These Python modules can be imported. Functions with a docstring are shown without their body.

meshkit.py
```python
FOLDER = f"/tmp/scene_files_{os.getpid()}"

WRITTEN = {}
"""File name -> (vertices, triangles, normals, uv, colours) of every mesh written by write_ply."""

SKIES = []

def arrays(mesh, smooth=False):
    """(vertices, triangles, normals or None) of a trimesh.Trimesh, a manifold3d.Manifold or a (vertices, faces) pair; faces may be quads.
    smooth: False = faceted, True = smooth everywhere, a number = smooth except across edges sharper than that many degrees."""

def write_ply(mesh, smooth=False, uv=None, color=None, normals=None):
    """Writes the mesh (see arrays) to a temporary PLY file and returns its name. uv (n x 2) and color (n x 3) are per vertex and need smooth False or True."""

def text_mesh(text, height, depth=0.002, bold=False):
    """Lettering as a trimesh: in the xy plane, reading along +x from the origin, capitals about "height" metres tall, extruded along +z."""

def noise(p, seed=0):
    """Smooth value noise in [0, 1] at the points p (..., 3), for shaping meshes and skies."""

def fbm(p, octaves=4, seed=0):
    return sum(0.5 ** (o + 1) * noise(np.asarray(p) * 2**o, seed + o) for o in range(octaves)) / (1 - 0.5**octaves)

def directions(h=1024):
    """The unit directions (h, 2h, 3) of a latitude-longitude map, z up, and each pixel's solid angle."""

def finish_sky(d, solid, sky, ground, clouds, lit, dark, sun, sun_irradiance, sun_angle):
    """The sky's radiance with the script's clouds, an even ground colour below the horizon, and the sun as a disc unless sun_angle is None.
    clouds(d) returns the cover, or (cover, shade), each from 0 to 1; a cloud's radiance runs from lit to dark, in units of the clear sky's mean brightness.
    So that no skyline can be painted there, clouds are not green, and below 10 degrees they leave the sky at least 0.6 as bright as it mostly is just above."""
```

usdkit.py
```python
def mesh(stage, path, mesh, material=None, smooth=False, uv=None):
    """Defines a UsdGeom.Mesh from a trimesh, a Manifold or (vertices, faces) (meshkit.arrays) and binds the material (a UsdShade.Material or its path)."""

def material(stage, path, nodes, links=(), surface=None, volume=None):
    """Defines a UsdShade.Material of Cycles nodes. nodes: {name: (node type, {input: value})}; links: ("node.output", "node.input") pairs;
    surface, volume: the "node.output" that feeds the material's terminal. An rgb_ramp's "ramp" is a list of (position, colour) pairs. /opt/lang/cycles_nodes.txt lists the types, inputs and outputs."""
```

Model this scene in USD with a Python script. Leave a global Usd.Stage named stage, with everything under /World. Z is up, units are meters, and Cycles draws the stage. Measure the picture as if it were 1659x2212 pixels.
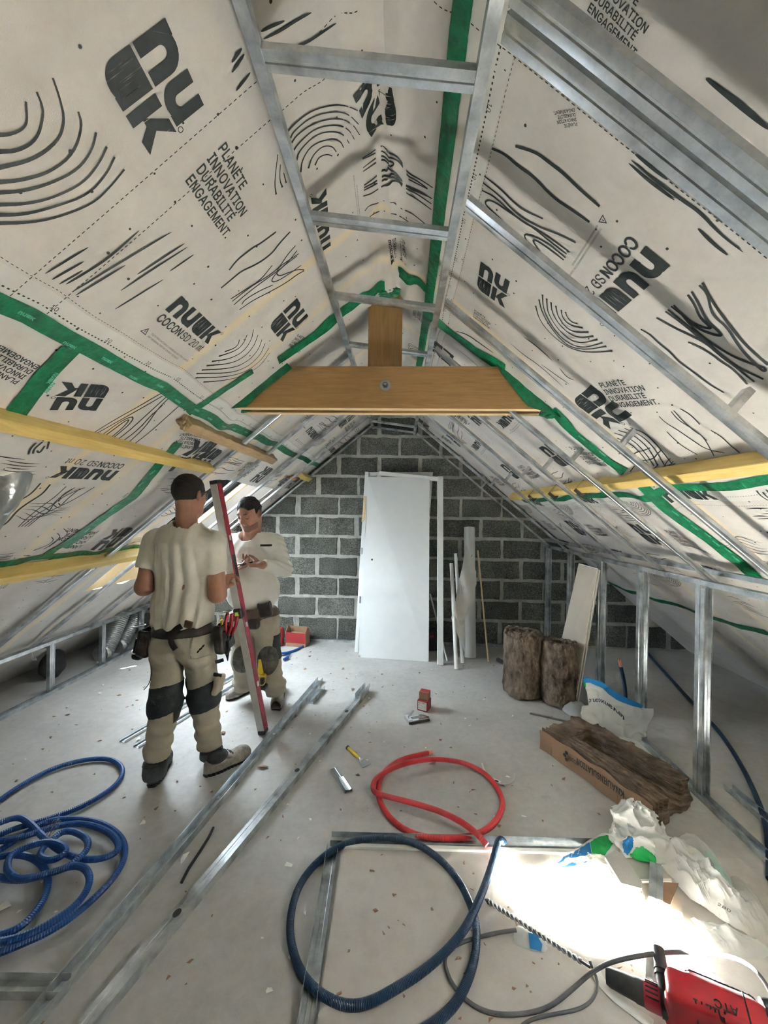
import math, numpy as np, trimesh, usdkit, meshkit
import manifold3d as m3
from shapely.geometry import Polygon, LineString, MultiPolygon, Point, box as sbox
from shapely import affinity
from shapely.ops import unary_union
from pxr import Usd, UsdGeom, UsdLux, UsdShade, Gf, Sdf, Vt

rng = np.random.default_rng(11)
stage = Usd.Stage.CreateInMemory()
UsdGeom.SetStageUpAxis(stage, UsdGeom.Tokens.z)
UsdGeom.SetStageMetersPerUnit(stage, 1.0)
stage.SetDefaultPrim(UsdGeom.Xform.Define(stage, '/World').GetPrim())
UsdGeom.Scope.Define(stage, '/World/Looks')
V3 = lambda *a: np.array(a, float)

# ---------------------------------------------------------------- camera, light, exposure
FPX, CX, CY = 830.0, 829.5, 1106.0
YAW, ROLL = math.radians(2.3), math.radians(0.9)
EYE = V3(0, 0, 1.57)
_f = V3(-math.sin(YAW), math.cos(YAW), 0); _r = V3(math.cos(YAW), math.sin(YAW), 0)
CR = _r * math.cos(ROLL) + V3(0, 0, 1) * math.sin(ROLL)
CU = V3(0, 0, 1) * math.cos(ROLL) - _r * math.sin(ROLL)
cam = UsdGeom.Camera.Define(stage, '/World/camera')
cam.CreateHorizontalApertureAttr(36.0); cam.CreateVerticalApertureAttr(48.0)
cam.CreateFocalLengthAttr(36.0 * FPX / 1659)
cam.CreateClippingRangeAttr(Gf.Vec2f(0.02, 200))
EXPOSURE = 2.6
cam.CreateExposureAttr(EXPOSURE)
cam.AddTransformOp().Set(Gf.Matrix4d(*CR, 0, *CU, 0, *(-_f), 0, *EYE, 1))

SUN_DIR = V3(-0.46, 0.70, -1.0); SUN_DIR /= np.linalg.norm(SUN_DIR)

def frame_z(d):
    """columns right, up, back of something that looks along d (local -z)"""
    z = -np.asarray(d, float); z /= np.linalg.norm(z)
    a = V3(0, 1, 0) if abs(z[1]) < 0.9 else V3(1, 0, 0)
    x = np.cross(a, z); x /= np.linalg.norm(x)
    return x, np.cross(z, x), z

def place_light(l, pos, d):
    x, y, z = frame_z(d)
    l.AddTransformOp().Set(Gf.Matrix4d(*x, 0, *y, 0, *z, 0, *pos, 1))

sun = UsdLux.DistantLight.Define(stage, '/World/sun')
sun.CreateIntensityAttr(60.0); sun.CreateAngleAttr(0.53); sun.CreateNormalizeAttr(True); sun.CreateColorAttr(Gf.Vec3f(1.0, 0.965, 0.92))
place_light(sun, (0, 0, 8), SUN_DIR)
dome = UsdLux.DomeLight.Define(stage, '/World/sky')
dome.CreateIntensityAttr(0.7); dome.CreateColorAttr(Gf.Vec3f(0.75, 0.87, 1.0))

# the roof: two membrane slopes that meet at a ridge, metal furrings below them
SLOPE = 0.833; TH = math.atan(SLOPE); CT, ST = math.cos(TH), math.sin(TH)
RX, RZ = -0.06, 2.89
YB, YF = 4.632, -2.4                       # back wall, wall behind the photographer
def zF(x): return 0.445 + SLOPE * (x + 2.912) if x < -0.13 else 1.22 + SLOPE * (1.722 - x)
# openings of the two roof windows, in plan: x0, x1, y0, y1
WIN_L = (-2.42, -1.36, 2.86, 4.06)   # the opening is splayed: the pane is smaller
PANE_L = (-2.20, -1.40, 3.02, 3.78)
WIN_R = (1.16, 1.74, 0.20, 0.66)
NL, NR = V3(-ST, 0, CT), V3(ST, 0, CT)     # outward normals of the left and the right slope

def window_light(name, win, n, power, size_scale=1.0, depth=0.20):
    x0, x1, y0, y1 = win
    c = V3((x0 + x1) / 2, (y0 + y1) / 2, RZ - SLOPE * abs((x0 + x1) / 2 - RX)) + n * depth
    l = UsdLux.RectLight.Define(stage, '/World/' + name)
    l.CreateWidthAttr((x1 - x0) / CT * size_scale); l.CreateHeightAttr((y1 - y0) * size_scale)
    l.CreateIntensityAttr(power); l.CreateColorAttr(Gf.Vec3f(0.80, 0.91, 1.0))
    z = n; y = V3(0, 1, 0); x = np.cross(y, z)
    l.AddTransformOp().Set(Gf.Matrix4d(*x, 0, *y, 0, *z, 0, *c, 1))
window_light('daylight_left_window', PANE_L, NL, 2.2, depth=0.155)
window_light('daylight_left_opening', (-2.36, -1.42, 2.92, 3.92), NL, 1.7, depth=-0.005)
window_light('daylight_right_window', WIN_R, NR, 3.0)

# ---------------------------------------------------------------- pixel helpers (1659 x 2212) and helpers for meshes and prims
def ray(px, py):
    return CR * ((px - CX) / FPX) + CU * ((CY - py) / FPX) + _f
def on_plane(px, py, n, c):
    r = ray(px, py); n = np.asarray(n, float)
    return EYE + r * ((c - n @ EYE) / (n @ r))
def onz(px, py, z=0.0): return on_plane(px, py, (0, 0, 1), z)
def ony(px, py, y): return on_plane(px, py, (0, 1, 0), y)
def proj(p):
    d = np.asarray(p, float) - EYE; z = d @ _f
    return np.array([CX + FPX * (d @ CR) / z, CY - FPX * (d @ CU) / z])

_names, LOC = {}, {}
def numbered(parent, name):
    k = (parent, name); n = _names.get(k, 0); _names[k] = n + 1
    return f'{parent}/{name}' if n == 0 else f'{parent}/{name}_{n:03d}'
def tag(prim, label=None, cat=None, group=None, kind=None):
    for k, v in (('label', label), ('category', cat), ('group', group), ('kind', kind)):
        if v: prim.SetCustomDataByKey(k, v)
def thing(name, label=None, cat=None, loc=(0, 0, 0), group=None, kind=None):
    p = numbered('/World', name); x = UsdGeom.Xform.Define(stage, p)
    x.AddTranslateOp().Set(Gf.Vec3d(*map(float, loc))); LOC[p] = np.asarray(loc, float)
    tag(x.GetPrim(), label, cat, group, kind)
    return p
def put(name, m, material, parent=None, smooth=30, label=None, cat=None, group=None, kind=None, loc=None, tint=None):
    """one Mesh prim; m is a trimesh, Manifold, or (v, f), in world coordinates"""
    path = numbered(parent or '/World', name)
    v, f, n = meshkit.arrays(m, smooth)
    v = np.array(v, float)
    top = parent is None
    if top:
        loc = np.array([(v[:, 0].min() + v[:, 0].max()) / 2, (v[:, 1].min() + v[:, 1].max()) / 2, v[:, 2].min()]) if loc is None else np.asarray(loc, float)
    else:
        root = '/'.join(parent.split('/')[:3]); loc = LOC.get(root, np.zeros(3))
    me = usdkit.mesh(stage, path, trimesh.Trimesh(v - loc, f, process=False), M[material])
    if n is not None:
        me.CreateNormalsAttr(Vt.Vec3fArray.FromNumpy(n.astype(np.float32))); me.SetNormalsInterpolation('vertex')
    if top: me.AddTranslateOp().Set(Gf.Vec3d(*loc)); LOC[path] = loc
    if tint is not None:
        UsdGeom.PrimvarsAPI(me).CreatePrimvar('tint', Sdf.ValueTypeNames.FloatArray, 'vertex').Set(Vt.FloatArray.FromNumpy(np.asarray(tint, np.float32)))
    tag(me.GetPrim(), label, cat, group, kind)
    return path

def cat_(*ms): return trimesh.util.concatenate([m if isinstance(m, trimesh.Trimesh) else to_tm(m) for m in ms])
def to_tm(m):
    v, f, _ = meshkit.arrays(m); return trimesh.Trimesh(v, f, process=False)
def rot(axis, deg): return trimesh.transformations.rotation_matrix(math.radians(deg), axis)[:3, :3]
def cbox(size, c=(0, 0, 0), R=None, ch=0.002):
    """box with chamfered edges"""
    h = np.asarray(size, float) / 2; ch = min(ch, h.min() * 0.45)
    P = []
    for s in np.ndindex(2, 2, 2):
        s = np.array(s) * 2 - 1
        for k in range(3):
            q = h - ch; q[k] = h[k]; P.append(s * q)
    m = trimesh.convex.convex_hull(np.array(P))
    v = m.vertices if R is None else m.vertices @ np.asarray(R).T
    return trimesh.Trimesh(v + np.asarray(c, float), m.faces, process=False)
def hexa(P8, ch=0):
    m = trimesh.convex.convex_hull(np.asarray(P8, float)); return m
def extrude(poly, p0, p1, up):
    """a profile (x across, y towards up) swept straight from p0 to p1"""
    p0, p1, up = (np.asarray(a, float) for a in (p0, p1, up))
    D = p1 - p0; L = np.linalg.norm(D); D /= L
    B = up - D * (up @ D); B /= np.linalg.norm(B); A = np.cross(B, D)
    ms = [trimesh.creation.extrude_polygon(g, L, engine='earcut') for g in getattr(poly, 'geoms', [poly])]
    m = trimesh.util.concatenate(ms)
    v = m.vertices
    return trimesh.Trimesh(p0 + v[:, :1] * A + v[:, 1:2] * B + v[:, 2:] * D, m.faces, process=False)
def chaikin(P, n=2, closed=False):
    P = np.asarray(P, float)
    for _ in range(n):
        Q = np.roll(P, -1, 0) if closed else P[1:]
        A = P if closed else P[:-1]
        N = np.empty((2 * len(Q), P.shape[1])); N[0::2] = .75 * A + .25 * Q; N[1::2] = .25 * A + .75 * Q
        P = N if closed else np.vstack([P[:1], N, P[-1:]])
    return P
def resample(P, step):
    P = np.asarray(P, float); d = np.r_[0, np.cumsum(np.linalg.norm(np.diff(P, axis=0), axis=1))]
    n = max(2, int(round(d[-1] / step)) + 1); s = np.linspace(0, d[-1], n)
    return np.stack([np.interp(s, d, P[:, k]) for k in range(P.shape[1])], 1)
def tube(P, r, n=10, caps=True):
    """round tube along points; r a number or one per point"""
    P = np.asarray(P, float); k = len(P); r = np.broadcast_to(np.asarray(r, float), (k,))
    T = np.gradient(P, axis=0); T /= np.linalg.norm(T, axis=1)[:, None]
    a = V3(0, 0, 1) if abs(T[0][2]) < 0.9 else V3(1, 0, 0)
    N = np.cross(T[0], a); N /= np.linalg.norm(N); rings = []
    th = np.linspace(0, 2 * math.pi, n, endpoint=False)
    for i in range(k):
        N = N - T[i] * (N @ T[i]); N /= np.linalg.norm(N); Bn = np.cross(T[i], N)
        rings.append(P[i] + r[i] * (np.cos(th)[:, None] * N + np.sin(th)[:, None] * Bn))
    v = np.vstack(rings); i = np.arange(k - 1)[:, None] * n; j = np.arange(n)[None]; j2 = (j + 1) % n
    f = np.vstack([np.stack([i + j, i + j2, i + n + j2], -1).reshape(-1, 3), np.stack([i + j, i + n + j2, i + n + j], -1).reshape(-1, 3)])
    if caps:
        c = len(v); v = np.vstack([v, P[0], P[-1]]); q = np.arange(n); q2 = (q + 1) % n; e = (k - 1) * n
        f = np.vstack([f, np.stack([np.full(n, c), q2, q], 1), np.stack([np.full(n, c + 1), e + q, e + q2], 1)])
    return trimesh.Trimesh(v, f, process=False)
def lathe(profile, c=(0, 0, 0), R=None, n=24):
    m = trimesh.creation.revolve(np.asarray(profile, float), sections=n)
    v = m.vertices if R is None else m.vertices @ np.asarray(R).T
    return trimesh.Trimesh(v + np.asarray(c, float), m.faces, process=False)
def dirR(d, up=(0, 0, 1)):
    """matrix whose columns are side, up, d"""
    d = np.asarray(d, float) / np.linalg.norm(d); up = np.asarray(up, float)
    if abs(d @ up) > 0.98: up = V3(0, 1, 0)
    x = np.cross(up, d); x /= np.linalg.norm(x); return np.stack([x, np.cross(d, x), d], 1)

# ---------------------------------------------------------------- materials
M = {}
def mat(name, nodes, links, surface='p.BSDF'):
    M[name] = usdkit.material(stage, '/World/Looks/' + name, nodes, links, surface)
def pbr(name, col, rough=.6, metal=0., var=.12, scale=12, bump=0., bscale=60, stretch=None, col2=None, detail=4, **extra):
    c = np.array(col, float); lo, hi = c * (1 - var), np.minimum(c * (1 + var), 1)
    if col2 is not None: lo, hi = c, np.array(col2, float)
    nodes = {'g': ('geometry', {}), 'mp': ('mapping', {'scale': stretch or (1, 1, 1)}), 'n': ('noise_texture', {'scale': scale, 'detail': detail, 'roughness': .6}),
             'r': ('rgb_ramp', {'ramp': [(.3, tuple(lo)), (.7, tuple(hi))]}), 'p': ('principled_bsdf', {'roughness': rough, 'metallic': metal, **extra})}
    links = [('g.position', 'mp.vector'), ('mp.vector', 'n.vector'), ('n.fac', 'r.fac'), ('r.color', 'p.base_color')]
    if bump:
        nodes['n2'] = ('noise_texture', {'scale': bscale, 'detail': 3}); nodes['b'] = ('bump', {'strength': bump, 'distance': .01})
        links += [('mp.vector', 'n2.vector'), ('n2.fac', 'b.height'), ('b.normal', 'p.normal')]
    mat(name, nodes, links)

mat('membrane', {'g': ('geometry', {}), 'n': ('noise_texture', {'scale': 7, 'detail': 5, 'roughness': .7}), 'r': ('rgb_ramp', {'ramp': [(.3, (.62, .58, .545)), (.7, (.73, .69, .655))]}),
    'w': ('noise_texture', {'scale': 420, 'detail': 2}), 'b': ('bump', {'strength': .25, 'distance': .002}), 'a': ('attribute', {'attribute': 'tint'}),
    'm': ('mix', {'color2': (.86, .70, .44)}), 'p': ('principled_bsdf', {'roughness': .7, 'specular_ior_level': .25})},
    [('g.position', 'n.vector'), ('g.position', 'w.vector'), ('n.fac', 'r.fac'), ('r.color', 'm.color1'), ('a.fac', 'm.fac'), ('m.color', 'p.base_color'), ('w.fac', 'b.height'), ('b.normal', 'p.normal')])
pbr('membrane_strip', (.74, .72, .69), rough=.65, var=.05, bump=.15, bscale=300)
pbr('ink', (.020, .027, .027), rough=.55, var=.25, scale=60)
pbr('ink_grey', (.42, .40, .38), rough=.7, var=.1)
pbr('tape', (.002, .15, .060), rough=.34, var=.35, scale=30, bump=.5, bscale=45)
pbr('tape_print', (.10, .42, .27), rough=.35, var=.1)
mat('galv', {'g': ('geometry', {}), 'v': ('voronoi_texture', {'scale': 190}), 'n': ('noise_texture', {'scale': 9, 'detail': 4}), 'h': ('hsv', {'saturation': 0.0}),
    'r': ('rgb_ramp', {'ramp': [(.0, (.54, .57, .59)), (1., (.62, .65, .67))]}), 'rr': ('map_range', {'from_min': .3, 'from_max': .7, 'to_min': .22, 'to_max': .36}),
    'p': ('principled_bsdf', {'metallic': .88})},
    [('g.position', 'v.vector'), ('g.position', 'n.vector'), ('v.color', 'h.color'), ('h.color', 'r.fac'), ('r.color', 'p.base_color'), ('n.fac', 'rr.value'), ('rr.result', 'p.roughness')])
pbr('steel', (.62, .63, .64), rough=.25, metal=.95, var=.08)
pbr('dark_steel', (.12, .12, .125), rough=.42, metal=.8, var=.2)
pbr('chrome', (.75, .76, .78), rough=.12, metal=1.0, var=.03)
def wood(name, c1, c2, stretch, knot=(.24, .12, .045)):
    mat(name, {'g': ('geometry', {}), 'mp': ('mapping', {'scale': stretch}), 'n': ('noise_texture', {'scale': 5.0, 'detail': 7, 'roughness': .62, 'distortion': 1.1}),
        'r': ('rgb_ramp', {'ramp': [(.28, c1), (.5, tuple((np.array(c1) + np.array(c2)) / 2)), (.74, c2)]}), 'v': ('voronoi_texture', {'scale': 1.15, 'randomness': 1.0}),
        'kr': ('rgb_ramp', {'ramp': [(0, (1, 1, 1)), (.045, (.7, .7, .7)), (.085, (0, 0, 0))]}), 'mk': ('mix', {'color2': knot}), 'n2': ('noise_texture', {'scale': 42, 'detail': 3}),
        'b': ('bump', {'strength': .18, 'distance': .004}), 'p': ('principled_bsdf', {'roughness': .62})},
        [('g.position', 'mp.vector'), ('mp.vector', 'n.vector'), ('mp.vector', 'v.vector'), ('mp.vector', 'n2.vector'), ('n.fac', 'r.fac'), ('v.distance', 'kr.fac'), ('kr.color', 'mk.fac'),
         ('r.color', 'mk.color1'), ('mk.color', 'p.base_color'), ('n2.fac', 'b.height'), ('b.normal', 'p.normal')])
wood('wood_x', (.33, .18, .065), (.47, .28, .11), (1.0, 9, 13))
wood('wood_z', (.31, .165, .058), (.45, .26, .10), (11, 9, 1.0))
wood('wood_pale', (.74, .53, .28), (.84, .66, .39), (1.0, 9, 13), (.5, .3, .13))
wood('wood_yellow', (.62, .42, .11), (.80, .60, .22), (9, 1.0, 9), (.38, .23, .06))
wood('wood_old', (.34, .22, .11), (.52, .37, .20), (9, 1.3, 9), (.1, .06, .03))
mat('floor', {'g': ('geometry', {}), 'n': ('noise_texture', {'scale': 1.6, 'detail': 7, 'roughness': .65}), 'r': ('rgb_ramp', {'ramp': [(.3, (.40, .385, .36)), (.55, (.49, .475, .45)), (.75, (.55, .54, .52))]}),
    'n2': ('noise_texture', {'scale': 22, 'detail': 6, 'roughness': .7}), 'r2': ('rgb_ramp', {'ramp': [(.3, (.86, .86, .86)), (.62, (1, 1, 1))]}), 'mm': ('mix', {'mix_type': 'multiply', 'fac': 1.0}),
    'n3': ('noise_texture', {'scale': 3.3, 'detail': 8, 'roughness': .8}), 'r3': ('rgb_ramp', {'ramp': [(.58, (0, 0, 0)), (.72, (.5, .5, .5))]}), 'ms': ('mix', {'color2': (.22, .20, .17)}),
    'n4': ('noise_texture', {'scale': 260, 'detail': 2}), 'b': ('bump', {'strength': .25, 'distance': .002}), 'p': ('principled_bsdf', {'roughness': .62, 'specular_ior_level': .35})},
    [('g.position', 'n.vector'), ('g.position', 'n2.vector'), ('g.position', 'n3.vector'), ('g.position', 'n4.vector'), ('n.fac', 'r.fac'), ('n2.fac', 'r2.fac'), ('r.color', 'mm.color1'), ('r2.color', 'mm.color2'),
     ('n3.fac', 'r3.fac'), ('mm.color', 'ms.color1'), ('r3.color', 'ms.fac'), ('ms.color', 'p.base_color'), ('n4.fac', 'b.height'), ('b.normal', 'p.normal')])
mat('block', {'g': ('geometry', {}), 'oi': ('object_info', {}), 'n': ('noise_texture', {'scale': 5, 'detail': 4, 'roughness': .6}), 'n2': ('noise_texture', {'scale': 95, 'detail': 4, 'roughness': .75}),
    'r': ('rgb_ramp', {'ramp': [(.25, (.095, .098, .085)), (.7, (.175, .178, .158))]}), 'r2': ('rgb_ramp', {'ramp': [(.36, (.35, .35, .35)), (.52, (1, 1, 1)), (.66, (1.9, 1.9, 1.9))]}),
    'mm': ('mix', {'mix_type': 'multiply', 'fac': 1.0}), 'ov': ('map_range', {'to_min': .75, 'to_max': 1.25}), 'hs': ('hsv', {}), 'b': ('bump', {'strength': .8, 'distance': .006}), 'p': ('principled_bsdf', {'roughness': .92, 'specular_ior_level': .2})},
    [('g.position', 'n.vector'), ('g.position', 'n2.vector'), ('n.fac', 'r.fac'), ('n2.fac', 'r2.fac'), ('r.color', 'mm.color1'), ('r2.color', 'mm.color2'), ('oi.random', 'ov.value'), ('ov.result', 'hs.value'),
     ('mm.color', 'hs.color'), ('hs.color', 'p.base_color'), ('n2.fac', 'b.height'), ('b.normal', 'p.normal')])
pbr('mortar', (.40, .39, .355), rough=.9, var=.2, scale=14, bump=.6, bscale=60)
pbr('white_paint', (.80, .82, .82), rough=.38, var=.02)
pbr('white_frame', (.78, .78, .76), rough=.45, var=.03)
pbr('plasterboard', (.52, .50, .46), rough=.85, var=.08, scale=9, bump=.15, bscale=120)
pbr('plasterboard_face', (.47, .42, .345), rough=.85, var=.05, scale=6)
pbr('plaster_edge', (.80, .78, .73), rough=.85, var=.06)
mat('pane', {'f': ('fresnel', {'IOR': 1.45}), 't': ('transparent_bsdf', {'color': (.95, .97, .97)}), 'g': ('glossy_bsdf', {'roughness': .02}), 'm': ('mix_closure', {})},
    [('f.fac', 'm.fac'), ('t.BSDF', 'm.closure1'), ('g.BSDF', 'm.closure2')], 'm.closure')
# ---------------------------------------------------------------- the setting: floor, block walls, membrane
XL, XR = RX - RZ / SLOPE, RX + RZ / SLOPE
put('floor', cbox((XR - XL + .8, YB - YF + .4, .12), ((XL + XR) / 2, (YB + YF) / 2, -.06), ch=.001), 'floor', kind='structure', label='dusty pale grey screed floor of the attic')

gable = Polygon([(XL - .02, 0), (XR + .02, 0), (RX, RZ + .03)])
wb = thing('wall_back', 'gable wall of grey concrete blocks with pale smeared mortar joints', kind='structure', loc=(RX, YB, 0))
m = trimesh.creation.extrude_polygon(gable, .2, engine='earcut')
put('mortar_bed', trimesh.Trimesh(np.c_[m.vertices[:, 0], YB + m.vertices[:, 2], m.vertices[:, 1]], m.faces[:, ::-1], process=False), 'mortar', wb, smooth=False)
H = .2435; brg = np.random.default_rng(5)
for row in range(13):
    z0 = .065 + H * row - .0 if row else .02
    z1 = .065 + H * (row + 1) - .034
    off = (-.48 if row % 2 else -.72) - .49 * 8
    for k in range(18):
        x0 = off + .49 * k + brg.normal(0, .006); x1 = x0 + .49 - brg.uniform(.026, .055)
        P = []
        for (a, b), (c, d), n in (((x0, z0), (x1, z0), 5), ((x1, z0), (x1, z1), 3), ((x1, z1), (x0, z1), 5), ((x0, z1), (x0, z0), 3)):
            for i in range(n):
                t = i / n; j = brg.normal(0, .0035, 2)
                P.append((a + (c - a) * t + j[0], b + (d - b) * t + j[1]))
        pg = Polygon(P).buffer(0).intersection(gable.buffer(-.012))
        if pg.is_empty or pg.area < .004 or pg.geom_type != 'Polygon': continue
        q = np.array(pg.exterior.coords[:-1]); c = q.mean(0); n = len(q)
        d = brg.uniform(.004, .010)
        inner = c + (q - c) * .975
        v = np.vstack([np.c_[q[:, 0], np.full(n, YB + .003), q[:, 1]], np.c_[inner[:, 0], np.full(n, YB - d), inner[:, 1]], [[c[0], YB - d - .001, c[1]]]])
        i = np.arange(n); j = (i + 1) % n
        f = np.vstack([np.stack([i, j, n + j], 1), np.stack([i, n + j, n + i], 1), np.stack([n + i, n + j, np.full(n, 2 * n)], 1)])
        put('concrete_block', (v, f), 'block', wb, smooth=40)
m = trimesh.creation.extrude_polygon(gable, .2, engine='earcut')
put('wall_front', trimesh.Trimesh(np.c_[m.vertices[:, 0], YF - .2 + m.vertices[:, 2], m.vertices[:, 1]], m.faces[:, ::-1], process=False), 'block', smooth=False, kind='structure', label='block gable wall behind the photographer')

# --- membrane surface: a height field over the plan
RAFT_L = [-.75, -.15, .45, 1.0, 1.60, 2.12, 2.72, 3.05, 3.95, 4.4]; TINT = {1.60: .8, 1.90: .5, 2.72: .7, 3.05: .5, 3.95: .6}
RAFT_R = [-.75, -.2, .35, .95, 1.42, 1.95, 2.55, 3.0, 3.5, 4.0, 4.45]; TINT_R = {1.95: .8, 2.55: .5, 3.0: .6, 3.5: .5, 4.0: .5}
def disp(x, y):
    """how far the sheet sags below its plane (metres)"""
    x = np.asarray(x, float); y = np.asarray(y, float)
    p = np.stack([x * 1.1, y * 1.6, 0 * x], -1)
    s = (meshkit.fbm(p * 1.3 + 7, 2, 3) - .5) * .020 + (meshkit.noise(p * np.array([2.2, 5., 1]) + 3, 9) - .5) * .008
    for side, R in ((-1, RAFT_L), (1, RAFT_R)):
        on = (np.sign(x - RX) == side) | ((x == RX) & (side == 1))
        yy = np.sort(np.array(R)); k = np.clip(np.searchsorted(yy, y), 1, len(yy) - 1)
        t = np.clip((y - yy[k - 1]) / (yy[k] - yy[k - 1]), 0, 1)
        s = np.where(on, s + .010 * np.sin(math.pi * t) ** 1.0, s)
    # soft folds that run down from the ridge, and creases low on the left
    w = np.exp(-((x - RX) / .16) ** 2)
    s = s + w * (.022 + .016 * np.sin(17 * y + 6 * x + 2 * np.sin(5 * y)) * np.exp(-((x - RX) / .10) ** 2) + .012 * np.sin(60 * x + 3 * y))
    low = 1 / (1 + np.exp((x + 1.75) / .12))
    s = s + low * .006 * np.sin(26 * y + 9 * x + 4 * meshkit.noise(np.stack([x * 3, y * 3, 0 * x], -1), 4))
    # pushed in by the truss rafter behind it
    s = s + .030 * np.exp(-((y - 2.16) / .10) ** 2) * (np.abs(x) < 1.9)
    return s
def zM(x, y):
    a = np.abs(np.asarray(x, float) - RX)
    a = np.where(a < .05, (a * a / .05 + .05) / 2, a)
    return RZ - SLOPE * a - disp(x, y) / CT
def onM(px, py):
    """pixel -> the point of the (sagging) membrane"""
    r = ray(px, py); best = None
    for s in (1, -1):
        n = V3(s * SLOPE, 0, 1); c = RZ + s * SLOPE * RX
        t = (c - n @ EYE) / (n @ r); p = EYE + r * t
        if t > 0 and (p[0] - RX) * s >= -1e-6 and (best is None or t < best[0]): best = (t, n, c)
    t, n, c = best
    for _ in range(3):
        p = EYE + r * t
        t = (c - float(disp(p[0], p[1])) / CT - n @ EYE) / (n @ r)
    return EYE + r * t

def grid_lines(a, b, step, extra=()):
    g = np.arange(a, b + step / 2, step)
    g = np.array([v for v in g if all(abs(v - e) > step * .45 for e in extra)] + list(extra))
    return np.unique(g)
ceil = thing('ceiling', 'sloping roof lined with printed beige vapour barrier membrane', kind='structure')
gy = grid_lines(YF - .02, YB + .02, .024, WIN_L[2:] + WIN_R[2:])
def sheet(x0, x1, win=None, win2=None, name='membrane_sheet', label=None):
    gx = grid_lines(x0, x1, .024, (x0, x1) + (win[:2] if win else ()) + (win2[:2] if win2 else ()))
    X, Y = np.meshgrid(gx, gy, indexing='ij'); Z = zM(X, Y)
    v = np.stack([X, Y, Z], -1).reshape(-1, 3); ny = len(gy)
    i, j = np.meshgrid(np.arange(len(gx) - 1), np.arange(ny - 1), indexing='ij')
    for win in [w_ for w_ in (win, win2) if w_]:
        keep = ~((gx[i] >= win[0] - 1e-6) & (gx[i + 1] <= win[1] + 1e-6) & (gy[j] >= win[2] - 1e-6) & (gy[j + 1] <= win[3] + 1e-6))
        i, j = i[keep], j[keep]
    a = (i * ny + j).ravel(); f = np.vstack([np.stack([a, a + 1, a + ny + 1], 1), np.stack([a, a + ny + 1, a + ny], 1)])
    TT = TINT if (x0 + x1) / 2 < RX else TINT_R
    tint = np.zeros(X.shape)
    for q, amt in TT.items():
        wob = (meshkit.noise(np.stack([X * 4, Y * 2, 0 * X], -1), 5) - .5) * .02
        tint = np.maximum(tint, np.clip((.034 - np.abs(Y - q + wob)) / .010, 0, 1) * .80 * amt)
    return put(name, (v, f), 'membrane', ceil, smooth=True, tint=tint.ravel(), label=label)
S_UL = sheet(-1.02, RX, None, label='upper left membrane sheet below the ridge')
S_LL = sheet(-2.43, -1.02, WIN_L, label='middle left membrane sheet with the window opening')
S_KL = sheet(XL - .03, -2.43, None, label='lowest left membrane sheet behind the knee wall')
S_UR = sheet(RX, 1.20, WIN_R if WIN_R[0] < 1.2 else None, label='upper right membrane sheet below the ridge') if WIN_R[0] >= 1.2 else None
if S_UR is None:
    S_UR = sheet(RX, 1.0, None, label='upper right membrane sheet below the ridge')
    S_LR = sheet(1.0, 2.43, WIN_R, label='lower right membrane sheet below the purlin')
else:
    S_LR = sheet(1.20, 2.43, None, label='lower right membrane sheet below the purlin')
S_KR = sheet(2.43, XR + .03, None, label='lowest right membrane sheet behind the knee wall')

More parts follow.
